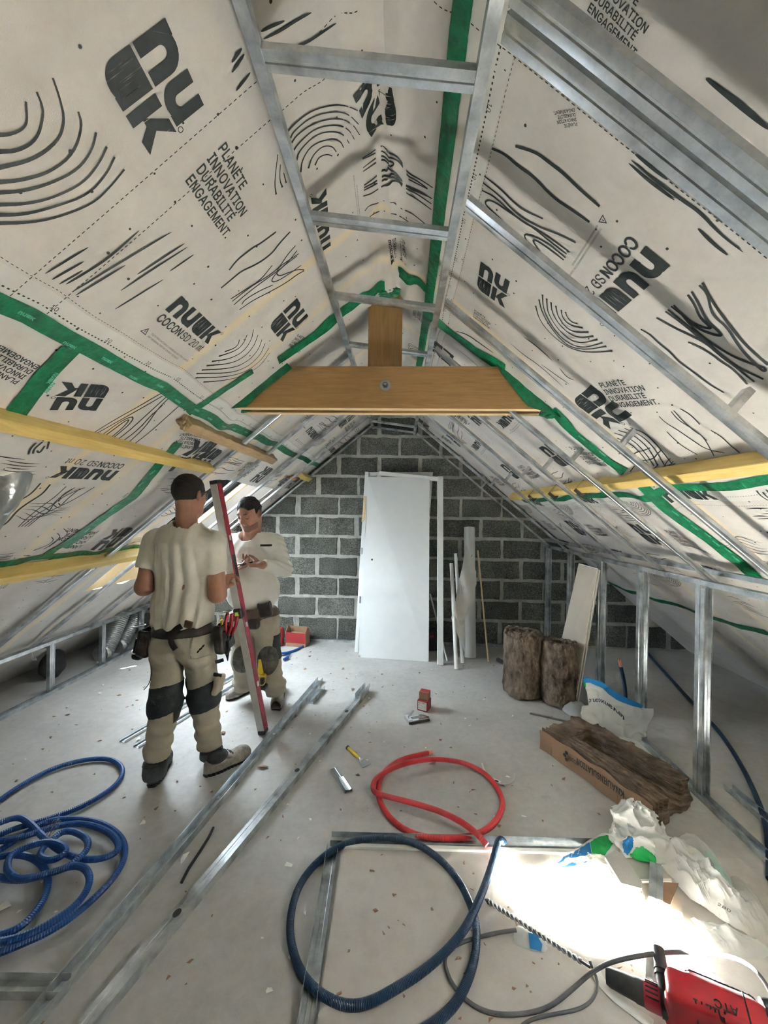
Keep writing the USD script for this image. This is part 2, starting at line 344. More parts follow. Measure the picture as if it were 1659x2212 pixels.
# --- roof windows: lined reveal, wooden frame, pane
def roof_window(idx, win, n, label, D=.17, pane=None):
    """win: opening in the membrane; pane: the smaller rectangle of the glass (splayed lining)"""
    x0, x1, y0, y1 = win; px0, px1, py0, py1 = pane or win
    def P(x, y, d): return V3(x, y, RZ - SLOPE * abs(x - RX)) + n * d
    O = lambda i, j: P((x0, x1)[i], (y0, y1)[j], -.005); G = lambda i, j: P((px0, px1)[i], (py0, py1)[j], D)
    w = thing(f'window_{idx}', label, kind='structure', loc=P((x0 + x1) / 2, (y0 + y1) / 2, 0))
    lo, hi = (0, 1) if n[0] < 0 else (1, 0)
    def slab(a, b, c, d, th, name, material, lab=None):
        P4 = np.array([a, b, c, d]); nn = np.cross(P4[1] - P4[0], P4[3] - P4[0]); nn /= np.linalg.norm(nn)
        if nn @ (P4.mean(0) - P((x0 + x1) / 2, (y0 + y1) / 2, D * .5)) < 0: nn = -nn
        put(name, trimesh.convex.convex_hull(np.vstack([P4, P4 + nn * th])), material, w, smooth=False, label=lab)
    slab(O(0, 1), O(1, 1), G(1, 1), G(0, 1), .02, 'reveal_lining', 'membrane_strip')
    slab(O(0, 0), O(1, 0), G(1, 0), G(0, 0), .02, 'reveal_lining', 'membrane_strip')
    slab(O(hi, 0), O(hi, 1), G(hi, 1), G(hi, 0), .02, 'reveal_lining', 'membrane_strip')
    slab(O(lo, 0), O(lo, 1), G(lo, 1), G(lo, 0), .02, 'sill_board', 'wood_pale', 'bare pine board at the foot of the window opening')
    for (xa, xb, ya, yb) in ((px0, px1, py0, py0 + .04), (px0, px1, py1 - .04, py1), (px0, px0 + .035, py0, py1), (px1 - .035, px1, py0, py1)):
        put('frame_bar', trimesh.convex.convex_hull(np.array([P(x, y, d) for x in (xa, xb) for y in (ya, yb) for d in (D - .03, D)])), 'wood_pale', w, smooth=False)
    put('pane', trimesh.convex.convex_hull(np.array([P(x, y, d) for x in (px0, px1) for y in (py0, py1) for d in (D - .016, D - .010)])), 'pane', w, smooth=False)
    return w
W1 = roof_window(1, WIN_L, NL, 'bright roof window opening behind the two workers', .14, PANE_L)
W2 = roof_window(2, WIN_R, NR, 'roof window on the right slope')
# ---------------------------------------------------------------- metal framing
def profile(pts, t=.0007):
    return LineString(pts).buffer(t, cap_style=2, join_style=2)
FURR = profile([(-.017, .017), (-.0225, .0165), (-.0225, .001), (-.012, 0), (-.005, 0), (-.0025, .0022), (.0025, .0022), (.005, 0), (.012, 0), (.0225, .001), (.0225, .0165), (.017, .017)])
STUD = profile([(-.018, .006), (-.024, .006), (-.024, .035), (-.018, .0345), (-.0165, .0325), (-.006, .0325), (-.0045, .0345), (.0045, .0345), (.006, .0325), (.0165, .0325), (.018, .0345), (.024, .035), (.024, .006), (.018, .006)])
STUD0 = affinity.translate(STUD, 0, -.035)          # web at y = 0, flanges towards -y
TRACK = profile([(-.025, .028), (-.025, 0), (-.009, 0), (-.007, .0015), (.007, .0015), (.009, 0), (.025, 0), (.025, .028)])
EDGE = profile([(-.013, .030), (-.013, 0), (.013, 0), (.013, .030)])
ZL, ZR = zF(-.318), zF(.170)
def rail(name, m, label, cat='metal profile', group=None, material='galv'):
    return put(name, m, material, smooth=25, label=label, cat=cat, group=group)
rail('ceiling_rail', extrude(EDGE, (-.331, -1.6, 2.57), (-.331, YB - .01, 2.57), (0, 0, 1)), 'long galvanised rail left of the ridge carrying the flat ceiling cross bars', 'metal rail')
rail('ceiling_rail', extrude(EDGE, (.163, -1.6, 2.505), (.163, YB - .01, 2.505), (0, 0, 1)), 'long galvanised rail right of the ridge, beside the green ridge tape', 'metal rail')
BARS = [(.848, 'nearest flat ceiling cross bar, widest in the picture'), (1.317, 'second flat ceiling cross bar from the camera'), (1.795, 'third flat ceiling cross bar, crossing just before the timber post'),
        (2.318, 'fourth flat ceiling cross bar, behind the timber post and just above the beam'), (2.85, 'fifth flat ceiling cross bar, close behind the timber beam'), (3.34, 'sixth flat ceiling cross bar, beyond the timber beam'), (3.83, 'seventh flat ceiling cross bar from the camera'), (4.28, 'second last flat ceiling cross bar before the block wall'), (4.585, 'last flat ceiling cross bar against the block wall')]
for y, lab in BARS:
    rail('cross_bar', extrude(FURR, (-.318, y, 2.575), (.150, y, 2.512), (0, 0, 1)), lab or 'flat ceiling cross bar hidden from view above the timber beam', 'metal bar', 'flat ceiling cross bars' if lab is None else None)
KR, KZ = 1.722, 1.22
KL, KLZ = -2.912, .445
for y, lab in [(.745, 'right slope furring nearest the camera, lower one of the side by side pair'), (.692, 'right slope furring nearest the camera, upper one of the side by side pair'),
               (1.168, 'second right slope furring position, crossing the large printed tree grain'), (1.72, 'third right slope furring position, running past the right end of the timber beam'),
               (2.20, 'right slope furring just behind the right end of the timber beam'), (2.62, 'right slope furring landing between the two nearest knee wall studs'),
               (3.07, 'right slope furring landing above the leaning plasterboard offcut'), (3.55, 'third last right slope furring before the block wall'),
               (4.10, 'second last right slope furring before the block wall'), (4.58, 'last right slope furring against the block wall')]:
    dn = .004 if y == .692 else 0
    t = thing('slope_furring', lab, 'metal furring', loc=(.9, y, 1.9))
    put('channel', extrude(FURR, (.185, y, zF(.185) + dn), (KR + .02, y, zF(KR + .02) + dn), NR), 'galv', t, smooth=25)
    if y > 1: put('hanger', cbox((.022, .03, .09), V3(.95, y, zF(.95)) + NR * .06, np.stack([np.cross(V3(0, 1, 0), NR), V3(0, 1, 0), NR], 1), .001), 'galv', t)
for y, lab in [(2.52, 'left slope furring nearest the camera'), (2.98, 'left slope furring beside the near edge of the roof window'), (3.565, 'left slope furring crossing the bright roof window'),
               (4.10, 'second last left slope furring before the block wall'), (4.58, 'last left slope furring against the block wall')]:
    rail('slope_furring', extrude(FURR, (-.345, y, zF(-.345)), (KL - .02, y, zF(KL - .02)), NL), lab, 'metal furring')

# right knee wall
rail('top_track', extrude(TRACK, (KR, .35, KZ - .005), (KR, YB - .01, KZ - .005), (0, 0, -1)), 'top track of the right knee wall', 'metal track')
rail('ceiling_angle', extrude(profile([(0, 0), (0, .03), (.03, .03)]), (KR + .03, .35, KZ + .03), (KR + .03, YB - .01, KZ + .03), (0, 0, 1)), 'perforated angle above the top track of the right knee wall', 'metal angle')
rail('bottom_track', extrude(TRACK, (KR - .01, .2, .001), (KR - .01, YB - .01, .001), (0, 0, 1)), 'bottom track of the right knee wall on the floor', 'metal track')
rail('bottom_track', extrude(TRACK, (KR + .20, .2, .001), (KR + .20, 2.3, .001), (0, 0, 1)), 'second track on the floor behind the right knee wall', 'metal track')
for y, lab in [(2.235, 'double metal stud of the right knee wall nearest the camera'), (2.78, 'second double stud of the right knee wall, behind the white and blue bag'), (3.33, 'third double stud of the right knee wall, behind the leaning plasterboard offcut'),
               (3.92, 'fourth double stud of the right knee wall'), (4.50, 'last double stud of the right knee wall by the block wall'), (1.60, None)]:
    if lab is None: continue
    t = thing('double_stud', lab, 'metal stud', loc=(KR, y, 0))
    put('channel', extrude(affinity.rotate(STUD0, 0), (KR, y + .001, .003), (KR, y + .001, KZ - .01), (0, -1, 0)), 'galv', t, smooth=20)
    put('channel', extrude(STUD0, (KR + .004, y + .003, .003), (KR + .004, y + .003, KZ - .05), (0, 1, 0)), 'galv', t, smooth=20)
# left knee wall
rail('top_track', extrude(TRACK, (KL, .9, KLZ), (KL, YB - .01, KLZ), (0, 0, -1)), 'top track of the low left knee wall', 'metal track')
rail('bottom_track', extrude(TRACK, (KL, .9, .001), (KL, YB - .01, .001), (0, 0, 1)), 'bottom track of the low left knee wall on the floor', 'metal track')
for y, lab in [(3.135, 'short stud of the low left knee wall nearest the camera'), (3.70, 'middle short stud of the low left knee wall'), (4.28, 'short stud of the low left knee wall farthest from the camera')]:
    rail('short_stud', extrude(STUD0, (KL - .0, y, .003), (KL - .0, y, KLZ - .003), (1, 0, 0)), lab, 'metal stud')
rail('wall_track', extrude(TRACK, (-2.85, YB - .028, .001), (KR - .05, YB - .028, .001), (0, 0, 1)), 'metal track along the foot of the block wall', 'metal track')

# ---------------------------------------------------------------- timber
def along(poly_or_size, p0, p1, up, ch=.003):
    p0, p1 = np.asarray(p0, float), np.asarray(p1, float); D = p1 - p0; L = np.linalg.norm(D); D = D / L
    B = np.asarray(up, float); B = B - D * (B @ D); B /= np.linalg.norm(B); A = np.cross(B, D)
    return cbox((poly_or_size[0], poly_or_size[1], L), (p0 + p1) / 2, np.stack([A, B, D], 1), ch)
zb, zt = 2.137, 2.368
for y0, y1, lab in ((2.10, 2.145, 'front plank of the timber collar beam with the bolt through it'), (2.20, 2.245, 'rear plank of the timber collar beam')):
    P = [(-.955, zb), (.815, zb), (.575, zt), (-.715, zt)]
    e = .0025
    v = [(x + sx * e, y, z) for (x, z), sx in zip(P, (0, 0, 0, 0)) for y in (y0 + e, y1 - e)] + [(x * .997, y, z + (e if z == zb else -e)) for (x, z) in P for y in (y0, y1)]
    t = thing('collar_beam', lab, 'timber beam', loc=(0, (y0 + y1) / 2, zb))
    put('plank', trimesh.convex.convex_hull(np.array(v)), 'wood_x', t, smooth=False)
    put('sawn_edge', cbox((1.755, y1 - y0 - .003, .003), (-.07, (y0 + y1) / 2, zb + .0005), ch=.001), 'wood_pale', t, label='pale sawn underside')
t = thing('king_post', 'vertical timber post standing on the collar beam under the ridge', 'timber post', loc=(-.095, 2.17, zb))
put('post', trimesh.convex.convex_hull(np.array([(x, y, z) for y in (2.146, 2.199) for x, z in ((-.190, zb + .02), (.000, zb + .02), (.000, 2.805), (-.095, 2.87), (-.190, 2.80))])), 'wood_z', t, smooth=False)
b = thing('bolt', 'steel bolt with a large washer through the collar beam', 'bolt', loc=(-.085, 2.10, 2.27))
def cyl_y(r, y0, y1, x, z, n=20): return lathe([(0, 0), (r, 0), (r, y1 - y0), (0, y1 - y0)], (x, y0, z), dirR((0, 1, 0)), n)
put('washer', lathe([(.008, 0), (.029, 0), (.031, .0015), (.031, .003), (.008, .003)], (-.088, 2.0965, 2.262), dirR((0, 1, 0)), 28), 'steel', b)
put('nut', cyl_y(.016, 2.083, 2.096, -.088, 2.262, 6), 'dark_steel', b, smooth=False)
put('shank', cyl_y(.007, 2.074, 2.10, -.088, 2.262, 12), 'steel', b)

def slope_beam(name, x, y0, y1, w, h, n, lab, material, gap=.03, cat='timber purlin'):
    z = RZ - SLOPE * abs(x - RX); c = V3(x, 0, z) - n * (gap + h / 2)
    return put(name, along((w, h), c + V3(0, y0, 0), c + V3(0, y1, 0), n), material, smooth=False, label=lab, cat=cat)
slope_beam('purlin', -1.285, -.6, 2.50, .052, .066, NL, 'yellow timber purlin stub high on the left slope, ending beside the head of the worker', 'wood_yellow', .0)
p2 = thing('old_purlin', 'old brown timber purlin end with a rough broken head on the left slope', 'timber purlin', loc=(-1.12, 2.4, 2.0))
z = RZ - SLOPE * (1.095 + RX); c = V3(-1.095, 0, z) - NL * .040
mm = along((.06, .07), c + V3(0, 1.86, 0), c + V3(0, 3.18, -.0), NL)
mm = mm.subdivide_to_size(.05); mm.vertices += (meshkit.noise(mm.vertices * 30)[:, None] - .5) * .006
put('beam', mm, 'wood_old', p2)
put('broken_head', cat_(*[cbox((.02, .03, .016), c + NL * a + V3(ST * 0, 1.855 + .01 * b_, 0) + V3(CT, 0, ST) * d, rot((1, .3, 0), 20 * i), .003) for i, (a, b_, d) in enumerate([(.02, 0, -.015), (-.02, 1, .01), (0, -1, 0), (.015, 0, .02), (-.012, .5, -.02)])]), 'wood_old', p2, label='splintered head')
slope_beam('purlin', -2.02, -.6, 3.02, .063, .075, NL, 'yellow timber purlin low on the left slope, taped with green along its upper edge', 'wood_yellow', .01)
slope_beam('purlin', 1.255, -.6, 4.24, .055, .070, NR, 'yellow timber purlin on the right slope, crossed by the furrings', 'wood_yellow', .012)
slope_beam('batten_end', -1.13, 4.22, 4.60, .06, .05, NL, 'short yellow timber end high on the left slope by the block wall', 'wood_yellow', .03, 'timber')
pbr('foam', (.72, .27, .04), rough=.8, var=.2, bump=.5)
put('foam_lump', to_tm(m3.Manifold.sphere(.04, 16).scale((1, 1.1, .8)).translate((-1.165, 4.16, 1.93))), 'foam', label='orange foam lump beside the short yellow timber end', cat='foam')
for y in (2.63, 3.08, 3.56):
    t = thing('joist_plate', {2.63: 'dark steel fixing plate on the right purlin nearest the camera', 3.08: 'middle dark steel fixing plate on the right purlin', 3.56: 'dark steel fixing plate on the right purlin farthest from the camera'}[y], 'fixing plate', loc=(1.2, y, 1.8))
    c = V3(1.262, y, RZ - SLOPE * (1.262 - RX)) - NR * .055
    put('plate', cbox((.075, .003, .10), c - NR * .0, np.stack([V3(CT, 0, -ST), V3(0, 1, 0), NR], 1), .001), 'dark_steel', t)

# ---------------------------------------------------------------- green adhesive tape
def ab(p):                        # world x, y -> in-plane coordinates (along the ridge, across the slopes)
    p = np.asarray(p, float); return np.stack([p[..., 1], (p[..., 0] - RX) / CT], -1)
def ba(q):
    q = np.asarray(q, float); return np.stack([RX + q[..., 1] * CT, q[..., 0]], -1)
def lay(q, off):
    """in-plane points -> world, lying off metres inside the room from the membrane"""
    xy = ba(q); z = zM(xy[:, 0], xy[:, 1]); n = np.where((xy[:, :1] < RX), NL, NR)
    return np.c_[xy, z] - n * off
def ribbon(q, w, off=.0022, step=.025, wob=.0, seed=0):
    q = resample(q, step); T = np.gradient(q, axis=0); T /= np.linalg.norm(T, axis=1)[:, None]; N = np.stack([-T[:, 1], T[:, 0]], 1)
    r = np.random.default_rng(seed); k = 5; cols = []
    wv = w / 2 * (1 + wob * (meshkit.noise(np.c_[q * 9, np.full(len(q), seed + .5)]) - .5) * 2)
    for c in np.linspace(-1, 1, k):
        o = off + (meshkit.noise(np.c_[q * 25 + c * 3, np.full(len(q), seed * 1.7)]) * .004)
        cols.append(lay(q + N * (wv * c)[:, None], 0) - np.where((ba(q)[:, :1] < RX), NL, NR) * o[:, None])
    v = np.stack(cols, 1).reshape(-1, 3); n = len(q); i, j = np.meshgrid(np.arange(n - 1), np.arange(k - 1), indexing='ij'); a = (i * k + j).ravel()
    return trimesh.Trimesh(v, np.vstack([np.stack([a, a + 1, a + k + 1], 1), np.stack([a, a + k + 1, a + k], 1)]), process=False)
def pxq(pts): return np.array([ab(onM(*p)) for p in pts])
TAPES = []
def tape(lab, q, w, wob=.12, seed=None, name='tape_strip', off=.0022):
    t = thing(name, lab, 'tape', loc=lay(np.asarray(q)[:1], 0)[0]); TAPES.append(t)
    put('film', ribbon(q, w, off, wob=wob, seed=len(TAPES)), 'tape', t, smooth=True)
    return t
bx = lambda x, y: (y, (x - RX) / CT)
T1 = tape('long green tape along the left slope joint, from the left edge to the far wall', [bx(-1.012, -.4), bx(-1.013, 1.2), bx(-1.03, 1.9), bx(-1.012, 2.7), bx(-.985, 4.58)], .056, .05)
T2 = tape('wide green tape over the vertical joint above the near left purlin', pxq([(152, 752), (100, 805), (38, 885), (22, 910)]), .062)
T3 = tape('narrow green tape running down the middle left membrane past the purlin stub', pxq([(385, 955), (345, 1000), (285, 1075), (205, 1130), (100, 1198)]), .062)
T4 = tape('green tape from the left end of the collar beam to the long left tape', pxq([(405, 892), (470, 850), (545, 800)]), .05)
T5 = tape('green tape up the left rafter to the top of the timber post', pxq([(600, 778), (680, 725), (745, 668), (790, 640), (830, 618)]), .065, .5)
T6 = tape('green tape along the upper edge of the low left purlin', [bx(-1.955, -.3), bx(-1.957, 1.6), bx(-1.975, 2.3), bx(-1.98, 3.02)], .05, .3)
T7 = tape('straight green tape along the right side of the ridge', [bx(.112, -.5), bx(.128, 1.0), bx(.142, 1.9), bx(.138, 3.0), bx(.135, 4.55)], .058, .06)
T8 = tape('green tape down the right rafter from the ridge to the collar beam end', pxq([(915, 672), (965, 712), (1030, 760), (1092, 800)]), .06, .5)
T9 = tape('green tape down the right slope from the collar beam end to the right purlin', pxq([(1195, 885), (1240, 935), (1300, 985), (1350, 1022)]), .065, .3)
T10 = tape('green tape down the lower right membrane to the knee wall', pxq([(1388, 1052), (1450, 1108), (1530, 1165), (1605, 1222), (1640, 1250)]), .075, .15)
T11 = tape('green tape along the lower edge of the right purlin', [bx(1.345, -.2), bx(1.35, 2.5), bx(1.345, 4.25)], .05, .2)
T12 = tape('green tape low on the right membrane behind the knee wall studs', pxq([(1270, 1245), (1360, 1278), (1470, 1308), (1560, 1340), (1659, 1366)]), .06, .2)
T13 = tape('short green tape from the top of the timber post to the ridge tape', pxq([(862, 585), (898, 603), (935, 635)]), .06, .5)
T14 = tape('dark green tape behind the low left knee wall', [bx(-3.10, 3.0), bx(-3.08, 4.0), bx(-3.05, 4.5)], .05, .2)
T15 = tape('bit of green tape on the membrane edge at the right of the block wall', [bx(1.45, 4.56), bx(1.50, 4.62)], .05, .1)
# crumpled tape that wraps the timber ends
def crumple(lab, c, r, seed, flat=(1, .5, 1)):
    s = trimesh.creation.icosphere(4, 1.0); v = s.vertices
    d = 1 + (meshkit.fbm(v * 1.7 + seed, 3, seed) - .5) * .9 + (np.abs(meshkit.noise(v * 6 + seed, seed) - .5)) * .35
    put('tape_wrap', trimesh.Trimesh(v * d[:, None] * np.array(flat) * r + np.asarray(c), s.faces, process=False), 'tape', smooth=20, label=lab, cat='tape')
def tape_plate(lab, pts, y, t=.002, seed=0):
    P = [ony(px, py, y)[[0, 2]] for px, py in pts]; pg = Polygon(P)
    m = trimesh.creation.extrude_polygon(pg, t, engine='earcut').subdivide_to_size(.02); v = m.vertices
    o = meshkit.noise(np.c_[v[:, :2] * 28, 0 * v[:, 0]], seed) * .006
    put('tape_fold', trimesh.Trimesh(np.c_[v[:, 0], y - v[:, 2] - o, v[:, 1]], m.faces[:, ::-1], process=False), 'tape', smooth=20, label=lab, cat='tape')
tape_plate('green tape folded over the left cut end of the collar beam', [(470, 866), (490, 884), (532, 880), (560, 852), (632, 796), (604, 768), (560, 782)], 2.096, seed=1)
tape_plate('green tape folded over the right cut end of the collar beam', [(1072, 786), (1082, 806), (1140, 878), (1210, 902), (1222, 880), (1150, 815), (1130, 790)], 2.096, seed=2)
crumple('crumpled green tape on top of the timber post', ony(842, 622, 2.13), .064, 3, (1.5, .7, .7))
crumple('crumpled green tape under the right end of the collar beam', ony(1190, 893, 2.14), .042, 5, (1.3, .9, .55))
crumple('crumpled green tape under the left end of the collar beam', ony(520, 886, 2.19), .035, 6, (1.5, .9, .4))
# ---------------------------------------------------------------- print on the membrane
def text2d(s, height=1.0, bold=False, squeeze=1.0):
    m = meshkit.text_mesh(s, height, .01, bold)
    v, f = m.vertices, m.faces
    top = np.all(v[f][:, :, 2] > .005, 1); f = f[top]
    u, inv = np.unique(f, return_inverse=True)
    return np.c_[v[u, 0] * squeeze, v[u, 1]], inv.reshape(-1, 3)
def poly2d(pg):
    V, F, n = [], [], 0
    for g in getattr(pg, 'geoms', [pg]):
        if g.is_empty or g.geom_type != 'Polygon': continue
        v, f = trimesh.creation.triangulate_polygon(g, engine='earcut'); V.append(v); F.append(f + n); n += len(v)
    return np.vstack(V), np.vstack(F)
def join2d(parts):
    V, F, n = [], [], 0
    for v, f in parts: V.append(v); F.append(f + n); n += len(v)
    return np.vstack(V), np.vstack(F)
def disc(x, y, r, n=24): return Point(x, y).buffer(r, n // 4)
_arch = unary_union([sbox(0, 0, .9, .55), affinity.scale(disc(.45, .55, .45), 1, 1)])
L_n = unary_union([_arch, sbox(0, .5, .3, 1)]).difference(unary_union([sbox(.31, -.1, .59, .55), disc(.45, .55, .14)]))
L_u = affinity.rotate(L_n, 180, origin=(.45, .5))
def _scr(s, n):
    r = np.random.default_rng(s)
    return unary_union([Polygon([(x, y), (x + .012, y + h / 2), (x, y + h), (x - .008, y + h / 2)]) for x, y, h in zip(r.uniform(.1, .85, n), r.uniform(-.1, .5, n), r.uniform(.3, .8, n))])
L_U = affinity.rotate(unary_union([_arch, sbox(0, .5, .3, 1), sbox(.6, .5, .9, 1)]).intersection(unary_union([_arch, sbox(0, .5, .3, 1)])), 180, origin=(.45, .5)).difference(_scr(3, 8))
L_k = unary_union([sbox(0, 0, .3, 1), Polygon([(.28, .42), (.62, 1), (1.0, 1), (.66, .52), (1.04, 0), (.66, 0), (.45, .34), (.28, .34)])]).difference(_scr(8, 3))
_ring = disc(0, 0, .085).difference(disc(0, 0, .062))
def _word(items): return poly2d(unary_union([affinity.translate(p, dx, dy) for p, dx, dy in items]))
def norm(t, w): return (np.asarray(t[0]) / w, t[1])
LOGO2 = norm(_word([(L_U, 0, 0), (L_k, 1.0, 0), (L_n, 0, 1.08), (L_u, 1.0, 1.08), (_ring, 2.02, 1.14)]), 2.0)
LOGO1 = norm(_word([(L_n, 0, 0), (L_u, 1.0, 0), (L_U, 2.0, 0), (L_k, 3.0, 0), (_ring, 4.1, .98)]), 4.04)
def fit(t, w):                                # scale a piece of text to a width
    v = t[0] - [t[0][:, 0].min(), 0]; return (v * (w / v[:, 0].max()), t[1])
def shift(t, dx, dy): return (t[0] + [dx, dy], t[1])
def line(s, h, x=0, y=0, bold=False, sq=1.0): return shift(text2d(s, h, bold, sq), x, y)
COCON = join2d([line('COCON', .14, .0, 0, True, .8), line('SD 20 nt', .14, .60, 0, False, .8)])
SLOGAN = join2d([line(s, .155, 0, .66 - .22 * i, True, .80) for i, s in enumerate(['PLANÈTE', 'INNOVATION', 'DURABILITÉ', 'ENGAGEMENT.'])])
SLOGAN = norm(SLOGAN, SLOGAN[0][:, 0].max())
_tri = Polygon([(0, 0), (.12, 0), (.06, .11)]).difference(Polygon([(.02, .012), (.1, .012), (.06, .085)]))
WARN = join2d([shift(poly2d(unary_union([_tri, sbox(.055, .025, .065, .06)])), 0, .0), line('TOUTE PERFORATION DE LA MEMBRANE DOIT ÊTRE COLMATÉE', .030, .16, .06, False, .8), line('ANY MEMBRANE PERFORATION MUST BE SEALED', .030, .16, .0, False, .8)])
WARN = norm(WARN, WARN[0][:, 0].max())
def strokes2d(S):
    """S: list of (points, width profile) in local units -> flat strips"""
    out = []
    for P, w in S:
        P = np.asarray(P, float); T = np.gradient(P, axis=0); T /= np.maximum(np.linalg.norm(T, axis=1), 1e-9)[:, None]; N = np.stack([-T[:, 1], T[:, 0]], 1)
        s = np.linspace(0, 1, len(P)); k = {'even': .75 + .25 * np.sin(math.pi * s), 'taper': np.sin(math.pi * np.clip(s, .03, .97)) ** .7, 'end': .5 + .7 * s ** 3, 'ends': .55 + .6 * np.abs(2 * s - 1) ** 4}[w[1]] * w[0] / 2
        v = np.vstack([P + N * k[:, None], P - N * k[:, None]]); n = len(P); a = np.arange(n - 1)
        out.append((v, np.vstack([np.stack([a, a + 1, n + a + 1], 1), np.stack([a, n + a + 1, n + a], 1)])))
    return join2d(out)
# line art, in a local frame 1 wide
def rings(n=9):
    S = []
    for i in range(n):
        r = .07 + .43 * i / (n - 1); th = np.linspace(math.radians(172 - 5 * i % 11), math.radians(368 - 7 * i % 13), 26)
        x = r * np.cos(th); y = r * .86 * np.sin(th) * (1 + .05 * np.sin(3 * th + i)); S.append((chaikin(np.stack([x + .012 * np.sin(5 * th + i), y], 1), 1), (.022 if i else .03, 'ends')))
    return S
def wavy(n, seed, amp=.03, gap=.085, w=.02):
    r = np.random.default_rng(seed); S = []
    for i in range(n):
        x = np.linspace(r.uniform(0, .15), r.uniform(.8, 1), 22); S.append((np.stack([x, -gap * i + amp * np.sin(6 * x + i * .6 + seed) + amp * .5 * np.sin(13 * x + i)], 1), (w, 'taper')))
    return S
def dashes(n, seed):
    r = np.random.default_rng(seed); S = []
    for i in range(n):
        x0 = r.uniform(0, .45); L = r.uniform(.25, .55); y = -.055 * i
        S.append((np.stack([np.linspace(x0, x0 + L, 8), y + .01 * np.sin(np.linspace(0, 3, 8))], 1), (.018, 'taper')))
    return S
def grain():
    raw = [[(290, 430), (400, 360), (480, 310), (555, 215)], [(300, 445), (420, 350), (520, 290), (600, 230), (650, 150), (705, 88)], [(310, 468), (400, 390), (520, 300), (640, 215), (715, 120)],
           [(725, 140), (650, 190), (600, 225), (580, 265), (600, 285), (650, 265), (720, 240), (760, 245)], [(715, 155), (620, 225), (560, 290), (550, 320), (580, 320), (650, 280), (740, 215)],
           [(320, 470), (370, 420), (480, 340), (560, 270)], [(345, 500), (430, 440), (530, 390), (640, 330), (720, 270), (760, 250)], [(360, 465), (380, 435), (470, 380), (560, 340)],
           [(280, 245), (330, 180), (400, 125), (440, 95), (480, 75), (580, 0)], [(228, 360), (300, 300), (360, 250), (430, 220), (500, 180), (560, 130), (600, 75), (670, 0)]]
    a, b = V3(228, 360), V3(715, 120); e = (b - a) / np.linalg.norm(b - a); L = np.linalg.norm(b - a); n = V3(e[1], -e[0])
    out = []
    for i, P in enumerate(raw):
        P = np.array(P, float) - a; out.append((chaikin(np.stack([P @ e / L, P @ n / L], 1), 3), (.018 if i >= 8 else .012, 'even')))
    return out
RINGS, GRAIN = strokes2d(rings()), strokes2d(grain())
WAVY, WAVY2, DASH = strokes2d(wavy(3, 1)), strokes2d(wavy(5, 4, .05, .07, .016)), strokes2d(dashes(9, 2))

SHEETS = {'UL': S_UL, 'LL': S_LL, 'KL': S_KL, 'UR': S_UR, 'LR': S_LR, 'KR': S_KR}
def sheet_of(q):
    x = float(np.mean(ba(q)[:, 0]))
    return SHEETS['UL' if -1.02 < x <= RX else 'LL' if -2.43 < x <= -1.02 else 'KL' if x <= -2.43 else 'UR' if x < 1.2 else 'LR' if x < 2.43 else 'KR']
def hides(q):            # print that would hang in a window opening or outside the room
    xy = ba(q); bad = np.zeros(len(xy), bool)
    for x0, x1, y0, y1 in (WIN_L, WIN_R): bad |= (xy[:, 0] > x0) & (xy[:, 0] < x1) & (xy[:, 1] > y0) & (xy[:, 1] < y1)
    return bad | (xy[:, 1] > YB - .012) | (xy[:, 0] < XL + .02) | (xy[:, 0] > XR - .02)
def decal(name, q, f, material='ink', parent=None, off=.0016, maxe=.05):
    m = trimesh.Trimesh(np.c_[q, 0 * q[:, 0]], f, process=False)
    if m.edges_unique_length.max() > maxe:
        v, ff = trimesh.remesh.subdivide_to_size(m.vertices, m.faces, maxe); m = trimesh.Trimesh(v, ff, process=False)
    q = m.vertices[:, :2]; b = hides(q); f = m.faces[~b[m.faces].any(1)]
    if len(f) == 0: return
    put(name, (lay(q, off), f), material, parent or sheet_of(q), smooth=False)
def frame2(A, Bp):
    """in-plane axes for print whose baseline runs from A to Bp and reads the right way from inside the room"""
    e = (Bp - A); L = np.linalg.norm(e); e = e / L
    s = 1 if A[1] > 0 else -1
    # seen from below: on the left slope +a, towards the ridge is counter-clockwise
    n = np.array([-e[1], e[0]])
    return e, n, L
def place(name, T, p0, p1, material='ink', scale_v=1.0, parent=None, metric=False):
    A, Bp = (np.asarray(p0, float), np.asarray(p1, float)) if metric else (ab(onM(*p0)), ab(onM(*p1)))
    e, n, L = frame2(A, Bp)
    q = A + T[0][:, :1] * L * e + T[0][:, 1:] * L * scale_v * n
    decal(name, q, T[1], material, parent)
def traced(paths, w, shape='even', name='line_print'):
    """strokes drawn through pixels onto the membrane; w in metres"""
    S = []
    for P in paths:
        q = np.array([ab(onM(*p)) for p in chaikin(P, 2)]); S.append((q, (w, shape)))
    t = strokes2d(S); decal(name, t[0], t[1])
def logo1(p0, p1, cocon=True, warn=False, **k):
    place('logo_print', LOGO1, p0, p1, **k)
    if cocon:
        A, B_ = (np.asarray(p0, float), np.asarray(p1, float)) if k.get('metric') else (ab(onM(*p0)), ab(onM(*p1)))
        e, n, L = frame2(A, B_); c = shift(COCON, .02, -.20)
        decal('caption_print', A + c[0][:, :1] * L * .8 * e + c[0][:, 1:] * L * .8 * n, c[1])
